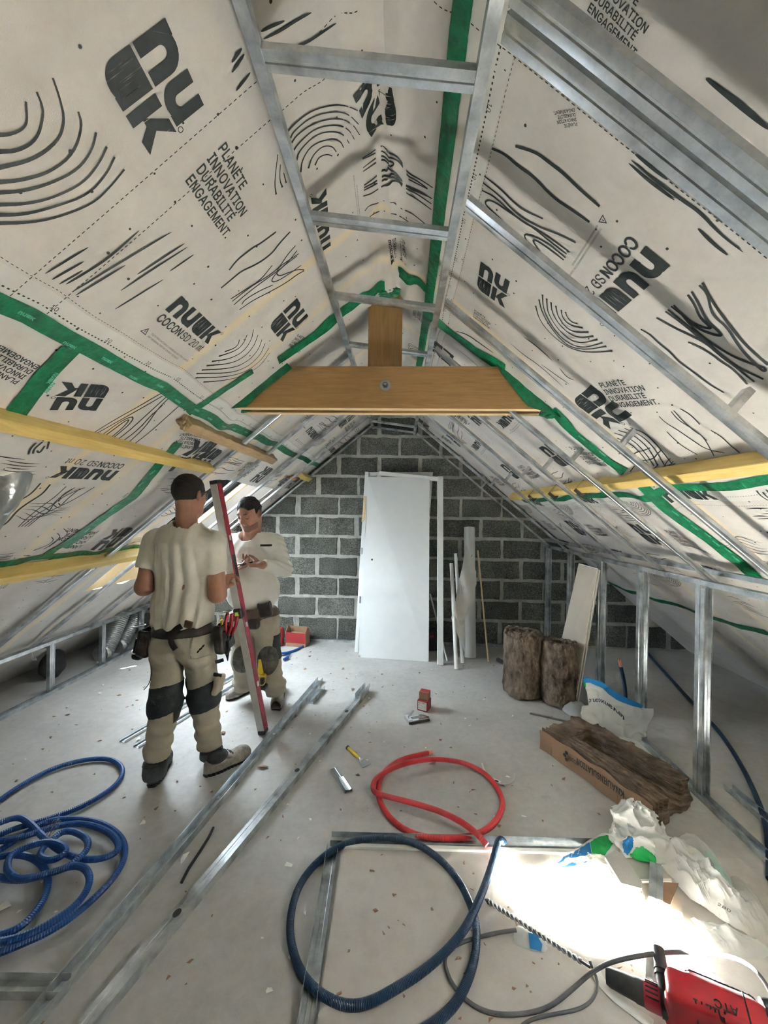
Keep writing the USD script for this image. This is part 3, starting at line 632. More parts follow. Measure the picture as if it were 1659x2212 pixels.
# --- near prints, anchored where the photograph shows them
place('logo_print', LOGO2, (208, 148), (322, 331))
place('slogan_print', SLOGAN, (398, 388), (486, 515))
logo1((356, 668), (449, 743))
place('warning_print', WARN, (302, 714), (398, 786))
place('logo_print', LOGO2, (579, 703), (610, 737))
place('slogan_print', SLOGAN, (622, 746), (646, 766))
traced([[(55, 218), (58, 262), (50, 275), (38, 283), (15, 290), (-8, 290)], [(78, 197), (90, 225), (93, 250), (80, 300), (40, 325), (-8, 327)], [(113, 167), (128, 210), (140, 260), (125, 305), (70, 345), (-8, 362)],
        [(168, 240), (178, 270), (160, 330), (110, 370), (50, 388), (-8, 393)], [(207, 285), (200, 320), (170, 365), (110, 395), (50, 412), (-8, 415)], [(230, 316), (215, 350), (180, 395), (110, 428), (50, 440), (-8, 441)],
        [(247, 338), (230, 375), (190, 420), (120, 445), (50, 463), (-8, 463)], [(268, 365), (240, 400), (200, 440), (120, 470), (60, 480), (-8, 481)]], .0075, 'end')
traced([[(97, 590), (190, 533)], [(112, 603), (180, 564)], [(127, 613), (178, 583)], [(142, 613), (203, 577)], [(155, 630), (260, 565), (370, 500)], [(163, 637), (215, 605), (270, 572)], [(168, 598), (230, 560), (300, 497)],
        [(296, 592), (398, 525)], [(260, 627), (330, 580), (404, 533)], [(366, 585), (418, 549)], [(248, 667), (300, 635), (352, 603)]], .0062, 'taper')
P5 = lambda pts: [(400 + x * .33755, 500 + y * .33755) for x, y in pts]
traced([P5(p) for p in ([(280, 245), (330, 180), (400, 125), (440, 95), (480, 75), (580, 0)], [(228, 360), (300, 300), (360, 250), (430, 220), (500, 180), (560, 130), (600, 75), (670, 0)])], .008)
traced([P5(p) for p in ([(290, 430), (400, 360), (480, 310), (555, 215)], [(300, 445), (420, 350), (520, 290), (600, 230), (650, 150), (705, 88)], [(310, 468), (400, 390), (520, 300), (640, 215), (715, 120)],
    [(725, 140), (650, 190), (600, 225), (580, 265), (600, 285), (650, 265), (720, 240), (760, 245)], [(715, 155), (620, 225), (560, 290), (550, 320), (580, 320), (650, 280), (740, 215)],
    [(345, 500), (430, 440), (530, 390), (640, 330), (720, 270), (760, 250)], [(360, 465), (380, 435), (470, 380), (560, 340)])], .0055)
traced([P5(p) for p in ([(345, 690), (340, 720), (315, 745), (252, 768)], [(395, 660), (375, 710), (330, 760), (215, 797)], [(435, 625), (425, 690), (370, 770), (280, 815), (170, 830)], [(465, 660), (440, 730), (380, 800), (290, 845), (135, 857)],
    [(490, 690), (465, 760), (400, 830), (300, 875), (105, 885)], [(510, 715), (480, 790), (400, 865), (290, 905), (70, 908)], [(535, 745), (480, 830), (380, 900), (260, 930), (65, 935)], [(540, 775), (470, 870), (350, 930), (230, 955), (115, 962)])], .007, 'end')
P2 = lambda pts: [(500 + x * .36166, y * .36166) for x, y in pts]
traced([P2(p) for p in ([(600, 930), (570, 918), (520, 935), (497, 985)], [(625, 905), (600, 870), (540, 870), (480, 930), (458, 1003)], [(668, 880), (650, 840), (590, 825), (480, 860), (420, 950), (412, 1027)], [(702, 855), (670, 800), (600, 780), (500, 800), (400, 900), (385, 965)],
    [(732, 830), (700, 770), (630, 740), (500, 760), (400, 850), (360, 910)], [(765, 805), (720, 735), (640, 700), (500, 725), (390, 800), (358, 850)], [(757, 740), (700, 680), (620, 660), (480, 690), (370, 780), (350, 822)], [(752, 658), (690, 630), (610, 622), (480, 655), (380, 730), (335, 780)],
    [(275, 920), (255, 1085), (265, 1160)], [(290, 980), (285, 1070), (303, 1117)], [(310, 1030), (325, 1090)])], .0062, 'end')
traced([P2(p) for p in ([(780, 942), (850, 900), (905, 848), (950, 890), (1010, 950), (1050, 1030), (1130, 1070), (1205, 1120)], [(782, 948), (860, 912), (910, 882), (960, 925), (1020, 980), (1050, 1050), (1100, 1070), (1180, 1130), (1160, 1120), (1060, 1070)],
    [(785, 1000), (850, 950), (905, 912), (950, 940), (980, 978), (930, 985)], [(785, 1022), (860, 970), (910, 935), (940, 955)], [(790, 1105), (860, 1060), (905, 1000), (960, 1010), (1020, 1080), (1050, 1110), (1120, 1140), (1200, 1185)],
    [(790, 1120), (870, 1080), (920, 1025), (980, 1040), (1030, 1120), (1100, 1150), (1195, 1215)], [(790, 1135), (880, 1090), (930, 1040), (1000, 1070), (1040, 1150), (1100, 1180), (1195, 1250)],
    [(785, 1170), (850, 1150), (940, 1065), (1000, 1080), (1060, 1120), (1170, 1170)], [(795, 1258), (820, 1225), (880, 1210), (920, 1175), (975, 1190), (1000, 1240), (1080, 1270), (1175, 1350)], [(795, 1322), (850, 1270), (940, 1242), (980, 1270), (1090, 1345)])], .0058)
place('warning_print', WARN, (779, 477), (769, 376), scale_v=.9)
logo1((714, 530), (704, 405), cocon=False)
traced([P2(p) for p in ([(175, 185), (240, 150), (315, 122)], [(190, 230), (290, 180), (380, 120), (475, 72)], [(275, 340), (380, 275), (450, 250), (540, 190), (625, 135)], [(0, 430), (75, 320)], [(25, 540), (110, 430)], [(0, 370), (60, 285)])], .007, 'taper')
place('logo_print', LOGO2, (862, 262), (826, 92), scale_v=.8)
place('slogan_print', SLOGAN, (838, 512), (846, 562), scale_v=1.0)
# upper right sheet
logo1((1396, 530), (1264, 668))
place('logo_print', LOGO2, (1030, 622), (1090, 664))
place('slogan_print', SLOGAN, (1022, 684), (1060, 712))
place('slogan_print', SLOGAN, (1330, 880), (1426, 872))
place('logo_print', LOGO2, (1236, 868), (1318, 926))
place('warning_print', WARN, (1303, 462), (1222, 590))
place('slogan_print', SLOGAN, (1242, 232), (1196, 240))
place('slogan_print', SLOGAN, (1268, 20), (1372, 128), scale_v=.8)
P3 = lambda pts: [(1000 + x * .39722, y * .39722) for x, y in pts]
traced([P3(p) for p in ([(160, 805), (230, 835), (300, 900), (390, 960), (490, 1070), (580, 1130), (690, 1205)], [(287, 792), (400, 825), (470, 880), (550, 940), (640, 1030), (745, 1120)])], .0085)
traced([P3(p) for p in ([(118, 955), (200, 1020), (290, 1110), (340, 1145), (437, 1187)], [(112, 993), (200, 1060), (300, 1170), (420, 1235), (520, 1270), (615, 1318)], [(105, 1033), (180, 1070), (300, 1190), (420, 1255), (500, 1310), (582, 1370)],
    [(565, 1380), (460, 1300), (390, 1240), (250, 1150), (160, 1085), (120, 1090), (130, 1120), (200, 1180), (270, 1260), (330, 1330), (400, 1400)], [(560, 1400), (450, 1310), (350, 1270), (330, 1280), (380, 1350), (440, 1420), (510, 1475)],
    [(550, 1412), (440, 1330), (390, 1300), (380, 1310), (430, 1380), (480, 1440), (500, 1490)], [(85, 1098), (200, 1190), (270, 1280), (350, 1350), (400, 1380), (440, 1465)])], .0062)
traced([P3(p) for p in ([(905, 885), (1000, 970), (1080, 1030), (1152, 1085)], [(918, 868), (1000, 940), (1080, 1000), (1200, 1090), (1290, 1150), (1400, 1270), (1525, 1368)], [(938, 835), (1030, 910), (1115, 975)], [(1280, 1240), (1350, 1310), (1440, 1385)])], .008, 'taper')
traced([P3(p) for p in ([(1325, 425), (1450, 520), (1560, 610), (1665, 700)], [(1365, 665), (1500, 770), (1665, 900)])], .010, 'taper')
P7 = lambda pts: [(1200 + x * .27667, 550 + y * .27667) for x, y in pts]
traced([P7(p) for p in ([(1150, 215), (1230, 370), (1370, 560), (1480, 700), (1660, 860)], [(1125, 235), (1190, 300), (1215, 430), (1250, 490), (1340, 560), (1420, 690), (1480, 770), (1600, 890), (1640, 912), (1640, 880), (1560, 860), (1400, 800), (1250, 710), (1100, 600), (925, 390)],
    [(1065, 285), (1120, 380), (1180, 510), (1290, 610), (1300, 632), (1240, 625), (1120, 580), (1020, 490), (905, 400)], [(1035, 310), (1090, 390), (1130, 490), (1210, 560), (1215, 577), (1130, 560), (1040, 510), (930, 400)],
    [(880, 425), (1040, 560), (1180, 670), (1300, 790), (1450, 890), (1625, 970)], [(860, 440), (1000, 540), (1130, 650), (1260, 750), (1400, 870), (1555, 990)], [(790, 490), (930, 570), (1060, 630), (1180, 690), (1280, 780), (1400, 870), (1550, 985)],
    [(1038, 680), (1130, 720), (1230, 780), (1290, 830), (1390, 890), (1500, 1010)], [(668, 580), (740, 620), (810, 690), (900, 760), (960, 830), (1060, 900), (1200, 1010), (1318, 1075)], [(595, 635), (680, 720), (800, 840), (900, 910), (1000, 975), (1098, 1020)])], .0075)
traced([P7(p) for p in ([(810, 1260), (860, 1310), (960, 1370), (1060, 1440), (1180, 1520), (1320, 1545)], [(870, 1380), (930, 1440), (1000, 1500), (1110, 1560)], [(905, 1222), (960, 1290), (1060, 1350), (1130, 1400), (1185, 1450)], [(925, 1215), (990, 1290), (1090, 1380), (1160, 1420), (1240, 1570)], [(975, 1200), (1060, 1250), (1130, 1325)], [(1215, 1370), (1300, 1420), (1370, 1490), (1440, 1545)])], .005)
traced([P7(p) for p in ([(460, 1390), (600, 1440), (700, 1540), (770, 1650)], [(490, 1370), (620, 1410), (740, 1520), (800, 1650)], [(540, 1355), (660, 1400), (770, 1500), (850, 1640)], [(585, 1348), (700, 1390), (800, 1490), (910, 1630)], [(480, 1430), (580, 1470), (660, 1540), (720, 1620)])], .008)
P6 = lambda pts: [(850 + x * .30139, 500 + y * .30139) for x, y in pts]
traced([P6(p) for p in [[(1235, 575), (1245, 610), (1280, 650), (1320, 658)], [(1205, 560), (1210, 610), (1260, 670), (1358, 690)], [(1165, 530), (1180, 610), (1240, 690), (1310, 725), (1400, 720)], [(1130, 505), (1140, 590), (1210, 690), (1290, 750), (1360, 760), (1435, 748)],
    [(1100, 478), (1105, 580), (1180, 700), (1270, 780), (1350, 800), (1465, 772)], [(1070, 450), (1075, 560), (1150, 700), (1250, 800), (1360, 835), (1500, 795)], [(1045, 485), (1065, 580), (1150, 720), (1250, 820), (1370, 850), (1528, 820)], [(1020, 530), (1050, 640), (1150, 755), (1270, 840), (1400, 868), (1570, 855)]]], .0075, 'ends')
traced([P6(p) for p in [[(445, 720), (540, 760), (640, 830), (720, 880)], [(470, 850), (560, 920), (640, 1000)], [(840, 800), (930, 880), (1050, 960), (1220, 1115)], [(935, 755), (1040, 830), (1140, 925)], [(1060, 950), (1170, 1030), (1260, 1092)], [(1190, 975), (1240, 1040), (1295, 1065)]]], .006, 'taper')
# middle left sheet (print runs the other way round)
P4 = lambda pts: [(x * .33755, 500 + y * .33755) for x, y in pts]
place('logo_print', LOGO2, P4([(715, 985)])[0], P4([(400, 960)])[0], scale_v=.75)
place('slogan_print', SLOGAN, P4([(260, 860)])[0], P4([(-70, 690)])[0], scale_v=.9)
logo1(P4([(765, 1530)])[0], P4([(385, 1500)])[0], cocon=True)
place('slogan_print', SLOGAN, P4([(1300, 1305)])[0], P4([(1150, 1290)])[0], scale_v=1.0)
place('logo_print', LOGO2, P4([(1420, 1330)])[0], P4([(1250, 1330)])[0])
traced([P4(p) for p in [[(585, 1295), (720, 1210), (900, 1110), (1000, 1050), (1030, 1035)], [(600, 1300), (760, 1210), (920, 1120), (1040, 1050)], [(640, 1310), (760, 1220), (830, 1185), (855, 1190), (830, 1230), (760, 1290), (710, 1330)], [(700, 1325), (790, 1250), (830, 1200), (800, 1210), (720, 1270), (650, 1320)],
    [(745, 1335), (830, 1270), (950, 1160), (1065, 1055)], [(820, 1350), (930, 1250), (1010, 1130), (1090, 1055)], [(785, 1340), (880, 1270), (980, 1160)], [(905, 1245), (950, 1190), (1040, 1110)], [(850, 1365), (960, 1280), (1060, 1190), (1150, 1110)]]], .006)
traced([P4(p) for p in [[(180, 1425), (190, 1390), (230, 1350)], [(210, 1420), (215, 1390), (270, 1345)], [(235, 1400), (250, 1420), (285, 1370)], [(270, 1340), (320, 1310), (300, 1390)]]], .008)
P1 = lambda pts: [(x * .27728, 1000 + y * .27728) for x, y in pts]
traced([P1(p) for p in [[(0, 420), (60, 350), (120, 300), (190, 270), (250, 230), (315, 155)], [(0, 498), (60, 460), (130, 370), (230, 300), (330, 240), (390, 165)]]], .009)
traced([P1(p) for p in [[(140, 498), (240, 400), (360, 310), (430, 260), (515, 180)], [(165, 495), (280, 400), (390, 340), (460, 270), (580, 190)], [(190, 495), (300, 410), (380, 380), (420, 310), (530, 240), (660, 190)], [(455, 300), (480, 250), (560, 200)], [(455, 310), (470, 335), (520, 280), (620, 200)], [(215, 495), (330, 400), (480, 330), (600, 270), (735, 185)]]], .006)
traced([P1(p) for p in [[(495, 510), (530, 540), (500, 580), (440, 600), (380, 650)], [(445, 545), (470, 570), (430, 620), (340, 670)], [(400, 575), (420, 600), (370, 640), (260, 680)], [(180, 720), (230, 720)], [(145, 745), (190, 745)]]], .008, 'end')
# the rest of the roll print, repeated along the sheets where it recedes
PAT_U = [(LOGO2, .0, -.72, .19), (SLOGAN, .27, -.69, .20), (DASH, .24, -.84, .30), (GRAIN, .60, -.78, .30), (LOGO1, .55, -.99, .29), (RINGS, 1.02, -.92, .30), (WARN, .55, -1.10, .29), (WAVY, .60, -.56, .26), (WAVY2, .05, -.40, .3), (LOGO2, .42, -.33, .17), (RINGS, .80, -.25, .26), (SLOGAN, .15, -.16, .18)]
NAMES = {id(LOGO2): 'logo_print', id(LOGO1): 'logo_print', id(SLOGAN): 'slogan_print', id(WARN): 'warning_print'}
def stamp(T, a, b, w, flip, mat_='ink'):
    d = -1 if flip else 1
    place(NAMES.get(id(T), 'line_print'), T, (a, b), (a + d * w, b), metric=True, material=mat_)
for k in range(2):                                    # far end of the upper left sheet
    for T, da, b, w in PAT_U: stamp(T, 2.72 + k * 1.0 + da, b, w, False)
for k in range(3):                                    # upper right sheet
    for T, da, b, w in PAT_U:
        a = 2.02 + k * 1.0 + da
        if a > 2.1: stamp(T, a, -b - (.05 if T is WAVY else 0), w, False)
PAT_L = [(SLOGAN, .25, .20, .24), (LOGO2, .58, .17, .2), (GRAIN, .98, .30, .32), (LOGO1, .96, .56, .3), (RINGS, .30, .55, .30), (DASH, .62, .62, .3), (SLOGAN, .28, .95, .22), (LOGO2, .62, .98, .2), (WAVY2, .98, .85, .3), (LOGO1, .45, 1.22, .28), (GRAIN, .95, 1.22, .3), (RINGS, 1.0, 1.45, .26), (DASH, .5, 1.5, .3)]
for k in range(-1, 4):
    for T, da, t, w in PAT_L:
        a = .9 + k * 1.02 + da
        if not (a < 2.3 and t < .62): stamp(T, a, -1.27 - t, w, True)
        if not (a < 2.0 and t < .25) and 1.22 + t < 4: stamp(T, a + .2, 1.36 + t, w, True)
# heat seam dots, edge scale and scattered dots
def dots(name, Q, r, parent_fn, material='ink', n=7):
    th = np.linspace(0, 2 * math.pi, n, endpoint=False); groups = {}
    for q, rr in zip(Q, np.broadcast_to(r, (len(Q),))): groups.setdefault(sheet_of(q[None]), []).append((q, rr))
    for par, G in groups.items():
        V, F = [], []
        for q, rr in G:
            if hides(q[None])[0]: continue
            o = len(V) * n; V.append(q + rr * np.stack([np.cos(th), np.sin(th)], 1)); F += [(o, o + i, o + i + 1) for i in range(1, n - 1)]
        if V: put(name, (lay(np.vstack(V), .0015), np.array(F)), material, par, smooth=False, kind='stuff')
drg = np.random.default_rng(21); Q = []
for a in np.arange(.1, 4.6, .115):
    for b in np.arange(-4.2, 4.2, .115):
        if drg.random() < .62: Q.append((a + drg.uniform(-.04, .04), b + drg.uniform(-.04, .04)))
dots('printed_dots', np.array(Q), drg.uniform(.0028, .0045, len(Q)), None)
def dashed(q0, q1, step=.016, w=.0022, fill=.55, name='seam_line', material='ink'):
    q0, q1 = np.asarray(q0, float), np.asarray(q1, float); L = np.linalg.norm(q1 - q0); e = (q1 - q0) / L; n = np.array([-e[1], e[0]]); s = np.arange(0, L - step, step)
    V, F = [], []
    for i, a in enumerate(s):
        b = a + step * fill; V += [q0 + e * a + n * w / 2, q0 + e * b + n * w / 2, q0 + e * b - n * w / 2, q0 + e * a - n * w / 2]; F += [(4 * i, 4 * i + 1, 4 * i + 2), (4 * i, 4 * i + 2, 4 * i + 3)]
    q = np.array(V); keep = ~hides(q); f = np.array(F); f = f[keep[f].all(1)]
    groups = {}
    put(name, (lay(q, .0015), f), material, sheet_of(q), smooth=False, kind='stuff')
for a in (.93, 1.03):
    dashed((a, -1.21), (a, -.06), w=.0022)
for a in (.80, .90): dashed((a, .08), (a, 1.5), w=.0025)
dashed((.3, -1.195), (4.55, -1.195), .013, .0045, .45); dashed((.3, -1.135), (4.55, -1.135), .012, .0018, .5)
dashed((.6, .362), (4.5, .362), .013, .0045, .45); dashed((.6, .405), (4.5, .405), .012, .0018, .5)
dashed((1.2, 1.90), (4.5, 1.90), .012, .002, .5); dashed((1.2, 1.96), (4.5, 1.96), .012, .002, .5)
# pale selvedge strips of the rolls and the figure 10 of their scale
def strip(b0, b1, a0, a1, name='sheet_edge'):
    q = np.array([(a, b) for a in np.arange(a0, a1, .03) for b in (b0, (b0 + b1) / 2, b1)]); n = len(q) // 3; i = np.arange(n - 1) * 3
    f = np.vstack([np.stack([i + k, i + k + 1, i + k + 4], 1) for k in (0, 1)] + [np.stack([i + k, i + k + 4, i + k + 3], 1) for k in (0, 1)])
    put(name, (lay(q, .0009), f), 'membrane_strip', sheet_of(q), smooth=True)
strip(-1.255, -1.145, -.3, 4.6); strip(.315, .40, -.3, 4.6); strip(1.80, 1.93, -.2, 4.6)
TEN = text2d('10', 1.0, False, .9); TEN = norm(TEN, TEN[0][:, 0].max())
for a in np.arange(.62, 4.4, .2):
    place('scale_print', TEN, (a, -1.19), (a + .022, -1.19), metric=True)
    place('scale_print', TEN, (a, .36), (a + .022, .36), metric=True)
# maker's word on the tapes, pale on green
NUUK = norm(_word([(L_n, 0, 0), (L_u, 1.0, 0), (L_U, 2.0, 0), (L_k, 3.0, 0)]), 4.04)
def tape_words(t, q, n, size, flip=False, off=.0075):
    q = resample(np.asarray(q, float), .01); L = len(q); r = np.random.default_rng(len(t))
    for i in range(n):
        k = int((i + .5) / n * (L - 8)); A, B_ = q[k], q[min(k + 6, L - 1)]; e = (B_ - A) / np.linalg.norm(B_ - A)
        if flip: A = B_; e = -e
        nn = np.array([-e[1], e[0]]); A = A + nn * (.006 + .014 * (i % 2))
        q2 = A + NUUK[0][:, :1] * size * e + NUUK[0][:, 1:] * size * nn
        put('lettering', (lay(q2, off), NUUK[1]), 'tape_print', t, smooth=False)
tape_words(T1, [bx(-1.03, .75), bx(-1.045, 1.9), bx(-1.03, 2.6)], 12, .045)
tape_words(T2, pxq([(120, 790), (60, 860)]), 2, .05)
tape_words(T10, pxq([(1440, 1098), (1620, 1232)]), 7, .045)
tape_words(T9, pxq([(1240, 935), (1330, 1005)]), 3, .045)
tape_words(T3, pxq([(345, 1000), (150, 1168)]), 6, .04)

# print on the splayed far side of the window lining
_o = lambda s, h: V3(WIN_L[0], WIN_L[3], RZ - SLOPE * abs(WIN_L[0] - RX)) + (V3(CT, 0, ST) * s) + (NL * .14 + V3(0, PANE_L[3] - WIN_L[3], 0)) * h
_nn = np.cross(_o(1, 0) - _o(0, 0), _o(0, 1) - _o(0, 0)); _nn /= np.linalg.norm(_nn); _nn = _nn if _nn[1] < 0 else -_nn
_H = float(np.linalg.norm(_o(0, 1) - _o(0, 0)))
for T, s, h, w, sg in ((RINGS, .28, .62, .26, -1), (GRAIN, .62, .30, .26, 1), (LOGO2, 1.02, .62, .17, -1), (WAVY2, .05, .5, .2, 1)):
    pts = np.array([_o(s + sg * a_ * w, h + sg * b_ * w / _H) for a_, b_ in T[0]]); ok = np.array([(.0 < h + sg * b_ * w / _H < .98) for a_, b_ in T[0]])
    ff = T[1][ok[T[1]].all(1)]
    if len(ff): put('line_print', (pts + _nn * .0015, ff), 'ink_grey', W1 + '/reveal_lining', smooth=False)
# ---------------------------------------------------------------- people: smooth bodies from distance fields
def rc(P, a, b, ra, rb):
    a, b = np.asarray(a, float), np.asarray(b, float); d = b - a
    t = np.clip((P - a) @ d / max(d @ d, 1e-12), 0, 1)
    return np.linalg.norm(P - (a + t[:, None] * d), axis=1) - (ra + (rb - ra) * t)
def el(P, c, r, R=None):
    q = P - np.asarray(c, float)
    if R is not None: q = q @ R
    r = np.asarray(r, float); k0 = np.linalg.norm(q / r, axis=1); k1 = np.linalg.norm(q / r ** 2, axis=1)
    return k0 * (k0 - 1) / np.maximum(k1, 1e-9)
def rb(P, c, h, r, R=None):
    q = P - np.asarray(c, float)
    if R is not None: q = q @ R
    q = np.abs(q) - (np.asarray(h, float) - r)
    return np.linalg.norm(np.maximum(q, 0), axis=1) + np.minimum(q.max(1), 0) - r
def sm(a, b, k):
    h = np.clip(.5 + .5 * (b - a) / k, 0, 1); return b + (a - b) * h - k * h * (1 - h)
def smx(a, b, k): return -sm(-a, -b, k)
def nets(f, lo, hi, h):
    """surface nets: a smooth mesh of f = 0"""
    lo, hi = np.asarray(lo, float), np.asarray(hi, float); n = np.maximum(3, np.ceil((hi - lo) / h).astype(int) + 1)
    ax = [lo[k] + h * np.arange(n[k]) for k in range(3)]
    P = np.stack(np.meshgrid(*ax, indexing='ij'), -1).reshape(-1, 3)
    V = f(P).reshape(n); S = V < 0
    cell = lambda A, o: A[o[0]:n[0] - 1 + o[0], o[1]:n[1] - 1 + o[1], o[2]:n[2] - 1 + o[2]]
    C = [(i, j, k) for i in (0, 1) for j in (0, 1) for k in (0, 1)]
    cnt = sum(cell(S, o).astype(int) for o in C); act = (cnt > 0) & (cnt < 8)
    I = np.argwhere(act); idx = np.full(act.shape, -1); idx[act] = np.arange(len(I))
    pos = np.zeros((len(I), 3)); num = np.zeros(len(I))
    for a in C:
        for k in range(3):
            if a[k]: continue
            b = list(a); b[k] = 1
            va = V[tuple((I + a).T)]; vb = V[tuple((I + b).T)]; m = (va < 0) != (vb < 0)
            t = np.where(m, va / np.where(m, va - vb, 1), 0); p = np.tile(np.array(a, float), (len(I), 1)); p[:, k] = t
            pos += p * m[:, None]; num += m
    verts = lo + (I + pos / num[:, None]) * h; F = []
    for k in range(3):
        u, w = (k + 1) % 3, (k + 2) % 3
        s0 = [slice(0, n[q]) for q in range(3)]; s1 = list(s0); s0[k] = slice(0, n[k] - 1); s1[k] = slice(1, n[k])
        A, B_ = S[tuple(s0)], S[tuple(s1)]; E = np.argwhere(A != B_)
        E = E[(E[:, u] > 0) & (E[:, w] > 0) & (E[:, u] < n[u] - 1) & (E[:, w] < n[w] - 1)]
        if len(E) == 0: continue
        def c(du, dw):
            q = E.copy(); q[:, u] -= du; q[:, w] -= dw; return idx[tuple(q.T)]
        Q = np.stack([c(1, 1), c(0, 1), c(0, 0), c(1, 0)], 1); flip = ~A[tuple(E.T)]
        Q[flip] = Q[flip][:, ::-1]; F.append(Q)
    Q = np.vstack(F); Q = Q[(Q >= 0).all(1)]
    return trimesh.Trimesh(verts, np.vstack([Q[:, [0, 1, 2]], Q[:, [0, 2, 3]]]), process=False)
def wr(P, scale, seed, stretch=(1, 1, 1)): return meshkit.noise(P * np.array(stretch) * scale + seed * 3.7, seed) - .5

pbr('skin', (.36, .175, .115), rough=.5, var=.10, scale=30, bump=.08, bscale=300, subsurface_weight=0.0)
pbr('skin_arm', (.33, .155, .10), rough=.5, var=.10, scale=30)
pbr('hair', (.012, .008, .006), rough=.5, var=.4, scale=140, bump=.9, bscale=380, stretch=(1, 1, .35))
pbr('hair_short', (.017, .010, .007), rough=.6, var=.35, scale=260, bump=.7, bscale=600)
pbr('stubble', (.19, .10, .068), rough=.7, var=.4, scale=400, bump=.4, bscale=700)
pbr('lip', (.36, .13, .10), rough=.45, var=.08)
pbr('shirt', (.66, .62, .54), rough=.85, var=.05, scale=20, bump=.2, bscale=260, sheen_weight=.15)
pbr('shirt_pale', (.74, .725, .68), rough=.85, var=.04, scale=20, bump=.2, bscale=260, sheen_weight=.15)
pbr('trousers', (.37, .325, .255), rough=.85, var=.12, scale=9, bump=.25, bscale=240)
pbr('trousers_dark', (.028, .030, .032), rough=.8, var=.4, scale=12, bump=.3, bscale=200)
pbr('gaiter', (.085, .085, .083), rough=.85, var=.3, scale=14, bump=.4, bscale=90)
pbr('shoe', (.29, .255, .215), rough=.8, var=.3, scale=25, bump=.4, bscale=80)
pbr('shoe_dark', (.06, .06, .06), rough=.8, var=.5, scale=18, bump=.5, bscale=60)
pbr('rubber', (.03, .03, .032), rough=.7, var=.4, scale=25)
pbr('leather', (.030, .024, .021), rough=.5, var=.4, scale=20, bump=.3, bscale=70)
pbr('leather_brown', (.10, .065, .042), rough=.55, var=.35, scale=16, bump=.4, bscale=60)
pbr('red_plastic', (.36, .015, .022), rough=.35, var=.15)
pbr('yellow_plastic', (.62, .44, .02), rough=.4, var=.1)
pbr('black_plastic', (.018, .018, .02), rough=.4, var=.2)

def head_frame(yaw, pitch, tilt=0):
    """columns right, forward, up; yaw 0 looks along +y, pitch > 0 looks down"""
    return rot((0, 0, 1), yaw) @ rot((1, 0, 0), -pitch) @ rot((0, 1, 0), tilt)
def head_sdf(P, c, R, s=1.0, jaw=1.0):
    q = (P - c) @ R / s
    d = el(q, (0, -.012, .035), (.076, .097, .090))
    d = sm(d, el(q, (0, .026, -.035), (.060 * jaw, .068, .086)), .035)
    d = sm(d, rc(q, (-.028 * jaw, .045, -.085), (.028 * jaw, .045, -.085), .030, .030), .03)
    d = sm(d, rc(q, (-.010, .078, -.098), (.010, .078, -.098), .017, .017), .02)
    d = sm(d, rc(q, (-.040, .078, .034), (.040, .078, .034), .012, .012), .016)
    d = sm(d, rc(q, (-.045, .062, -.022), (-.030, .075, -.03), .017, .014), .02)
    d = sm(d, rc(q, (.045, .062, -.022), (.030, .075, -.03), .017, .014), .02)
    for s_ in (-1, 1):
        d = smx(d, -(np.linalg.norm(q - V3(s_ * .033, .104, .010), axis=1) - .017), .012)
        d = sm(d, el(q, (s_ * .032, .080, .010), (.017, .013, .012)), .004)
        e = el(q, (s_ * .079, -.008, .002), (.010, .021, .033), rot((0, 0, 1), s_ * 22))
        e = smx(e, -el(q, (s_ * .090, -.004, .006), (.007, .012, .020)), .004); d = sm(d, e, .008)
        d = sm(d, np.linalg.norm(q - V3(s_ * .012, .098, -.024), axis=1) - .0095, .007)
    d = sm(d, rc(q, (0, .088, .024), (0, .113, -.020), .0065, .0125), .011)
    d = sm(d, rc(q, (-.020, .083, -.051), (.020, .083, -.051), .0065, .0065), .008)
    d = sm(d, rc(q, (-.017, .083, -.064), (.017, .083, -.064), .007, .007), .008)
    d = smx(d, -rc(q, (-.022, .093, -.0575), (.022, .093, -.0575), .0022, .0022), .003)
    return d * s
def hand_bones(w, f, n, side, curl=(35, 40, 30), spread=6, thumb=(.6, .55, .5), s=1.0):
    """w wrist, f towards the knuckles, n out of the palm, side +1/-1 picks where the thumb is"""
    f = np.asarray(f, float) / np.linalg.norm(f); n = np.asarray(n, float); n = n - f * (n @ f); n /= np.linalg.norm(n); t = np.cross(f, n) * side
    B = []; K = []
    for k, (o, L) in enumerate(((.030, (.042, .027, .021)), (.010, (.046, .031, .022)), (-.010, (.042, .028, .021)), (-.029, (.034, .021, .018)))):
        root = w + s * (f * (.088 - .004 * abs(k - 1)) + t * o); B.append((w + s * (f * .012 + t * o * .55), root, .016 * s, .0125 * s))
        a = 0; p = root; fd = f + t * math.radians(spread) * (o / .03) * .6
        for j in range(3):
            a += curl[j] if np.ndim(curl[0]) == 0 else curl[k][j]
            d = fd * math.cos(math.radians(a)) + n * math.sin(math.radians(a)); d /= np.linalg.norm(d)
            e = p + d * L[j] * s; B.append((p, e, (.0098 - .0008 * j) * s, (.0090 - .0008 * j) * s)); p = e
    p = w + s * (f * .022 + t * .022); d = t * thumb[0] + f * thumb[1] + n * thumb[2]
    for j, (L, r) in enumerate(((.044, .0125), (.032, .0105), (.026, .0095))):
        d = d / np.linalg.norm(d); e = p + d * L * s; B.append((p, e, r * s, (r - .0015) * s)); p = e; d = d + f * .35 - t * .15 + n * .1
    return B
def bones_sdf(P, B, k=.010):
    d = None
    for a, b, ra, rb_ in B:
        e = rc(P, a, b, ra, rb_); d = e if d is None else sm(d, e, k)
    return d
def bounds(B, m=.03):
    p = np.array([q for a, b, *_ in B for q in (a, b)]); return p.min(0) - .06 - m, p.max(0) + .06 + m
Y = lambda px, py, y: ony(px, py, y)

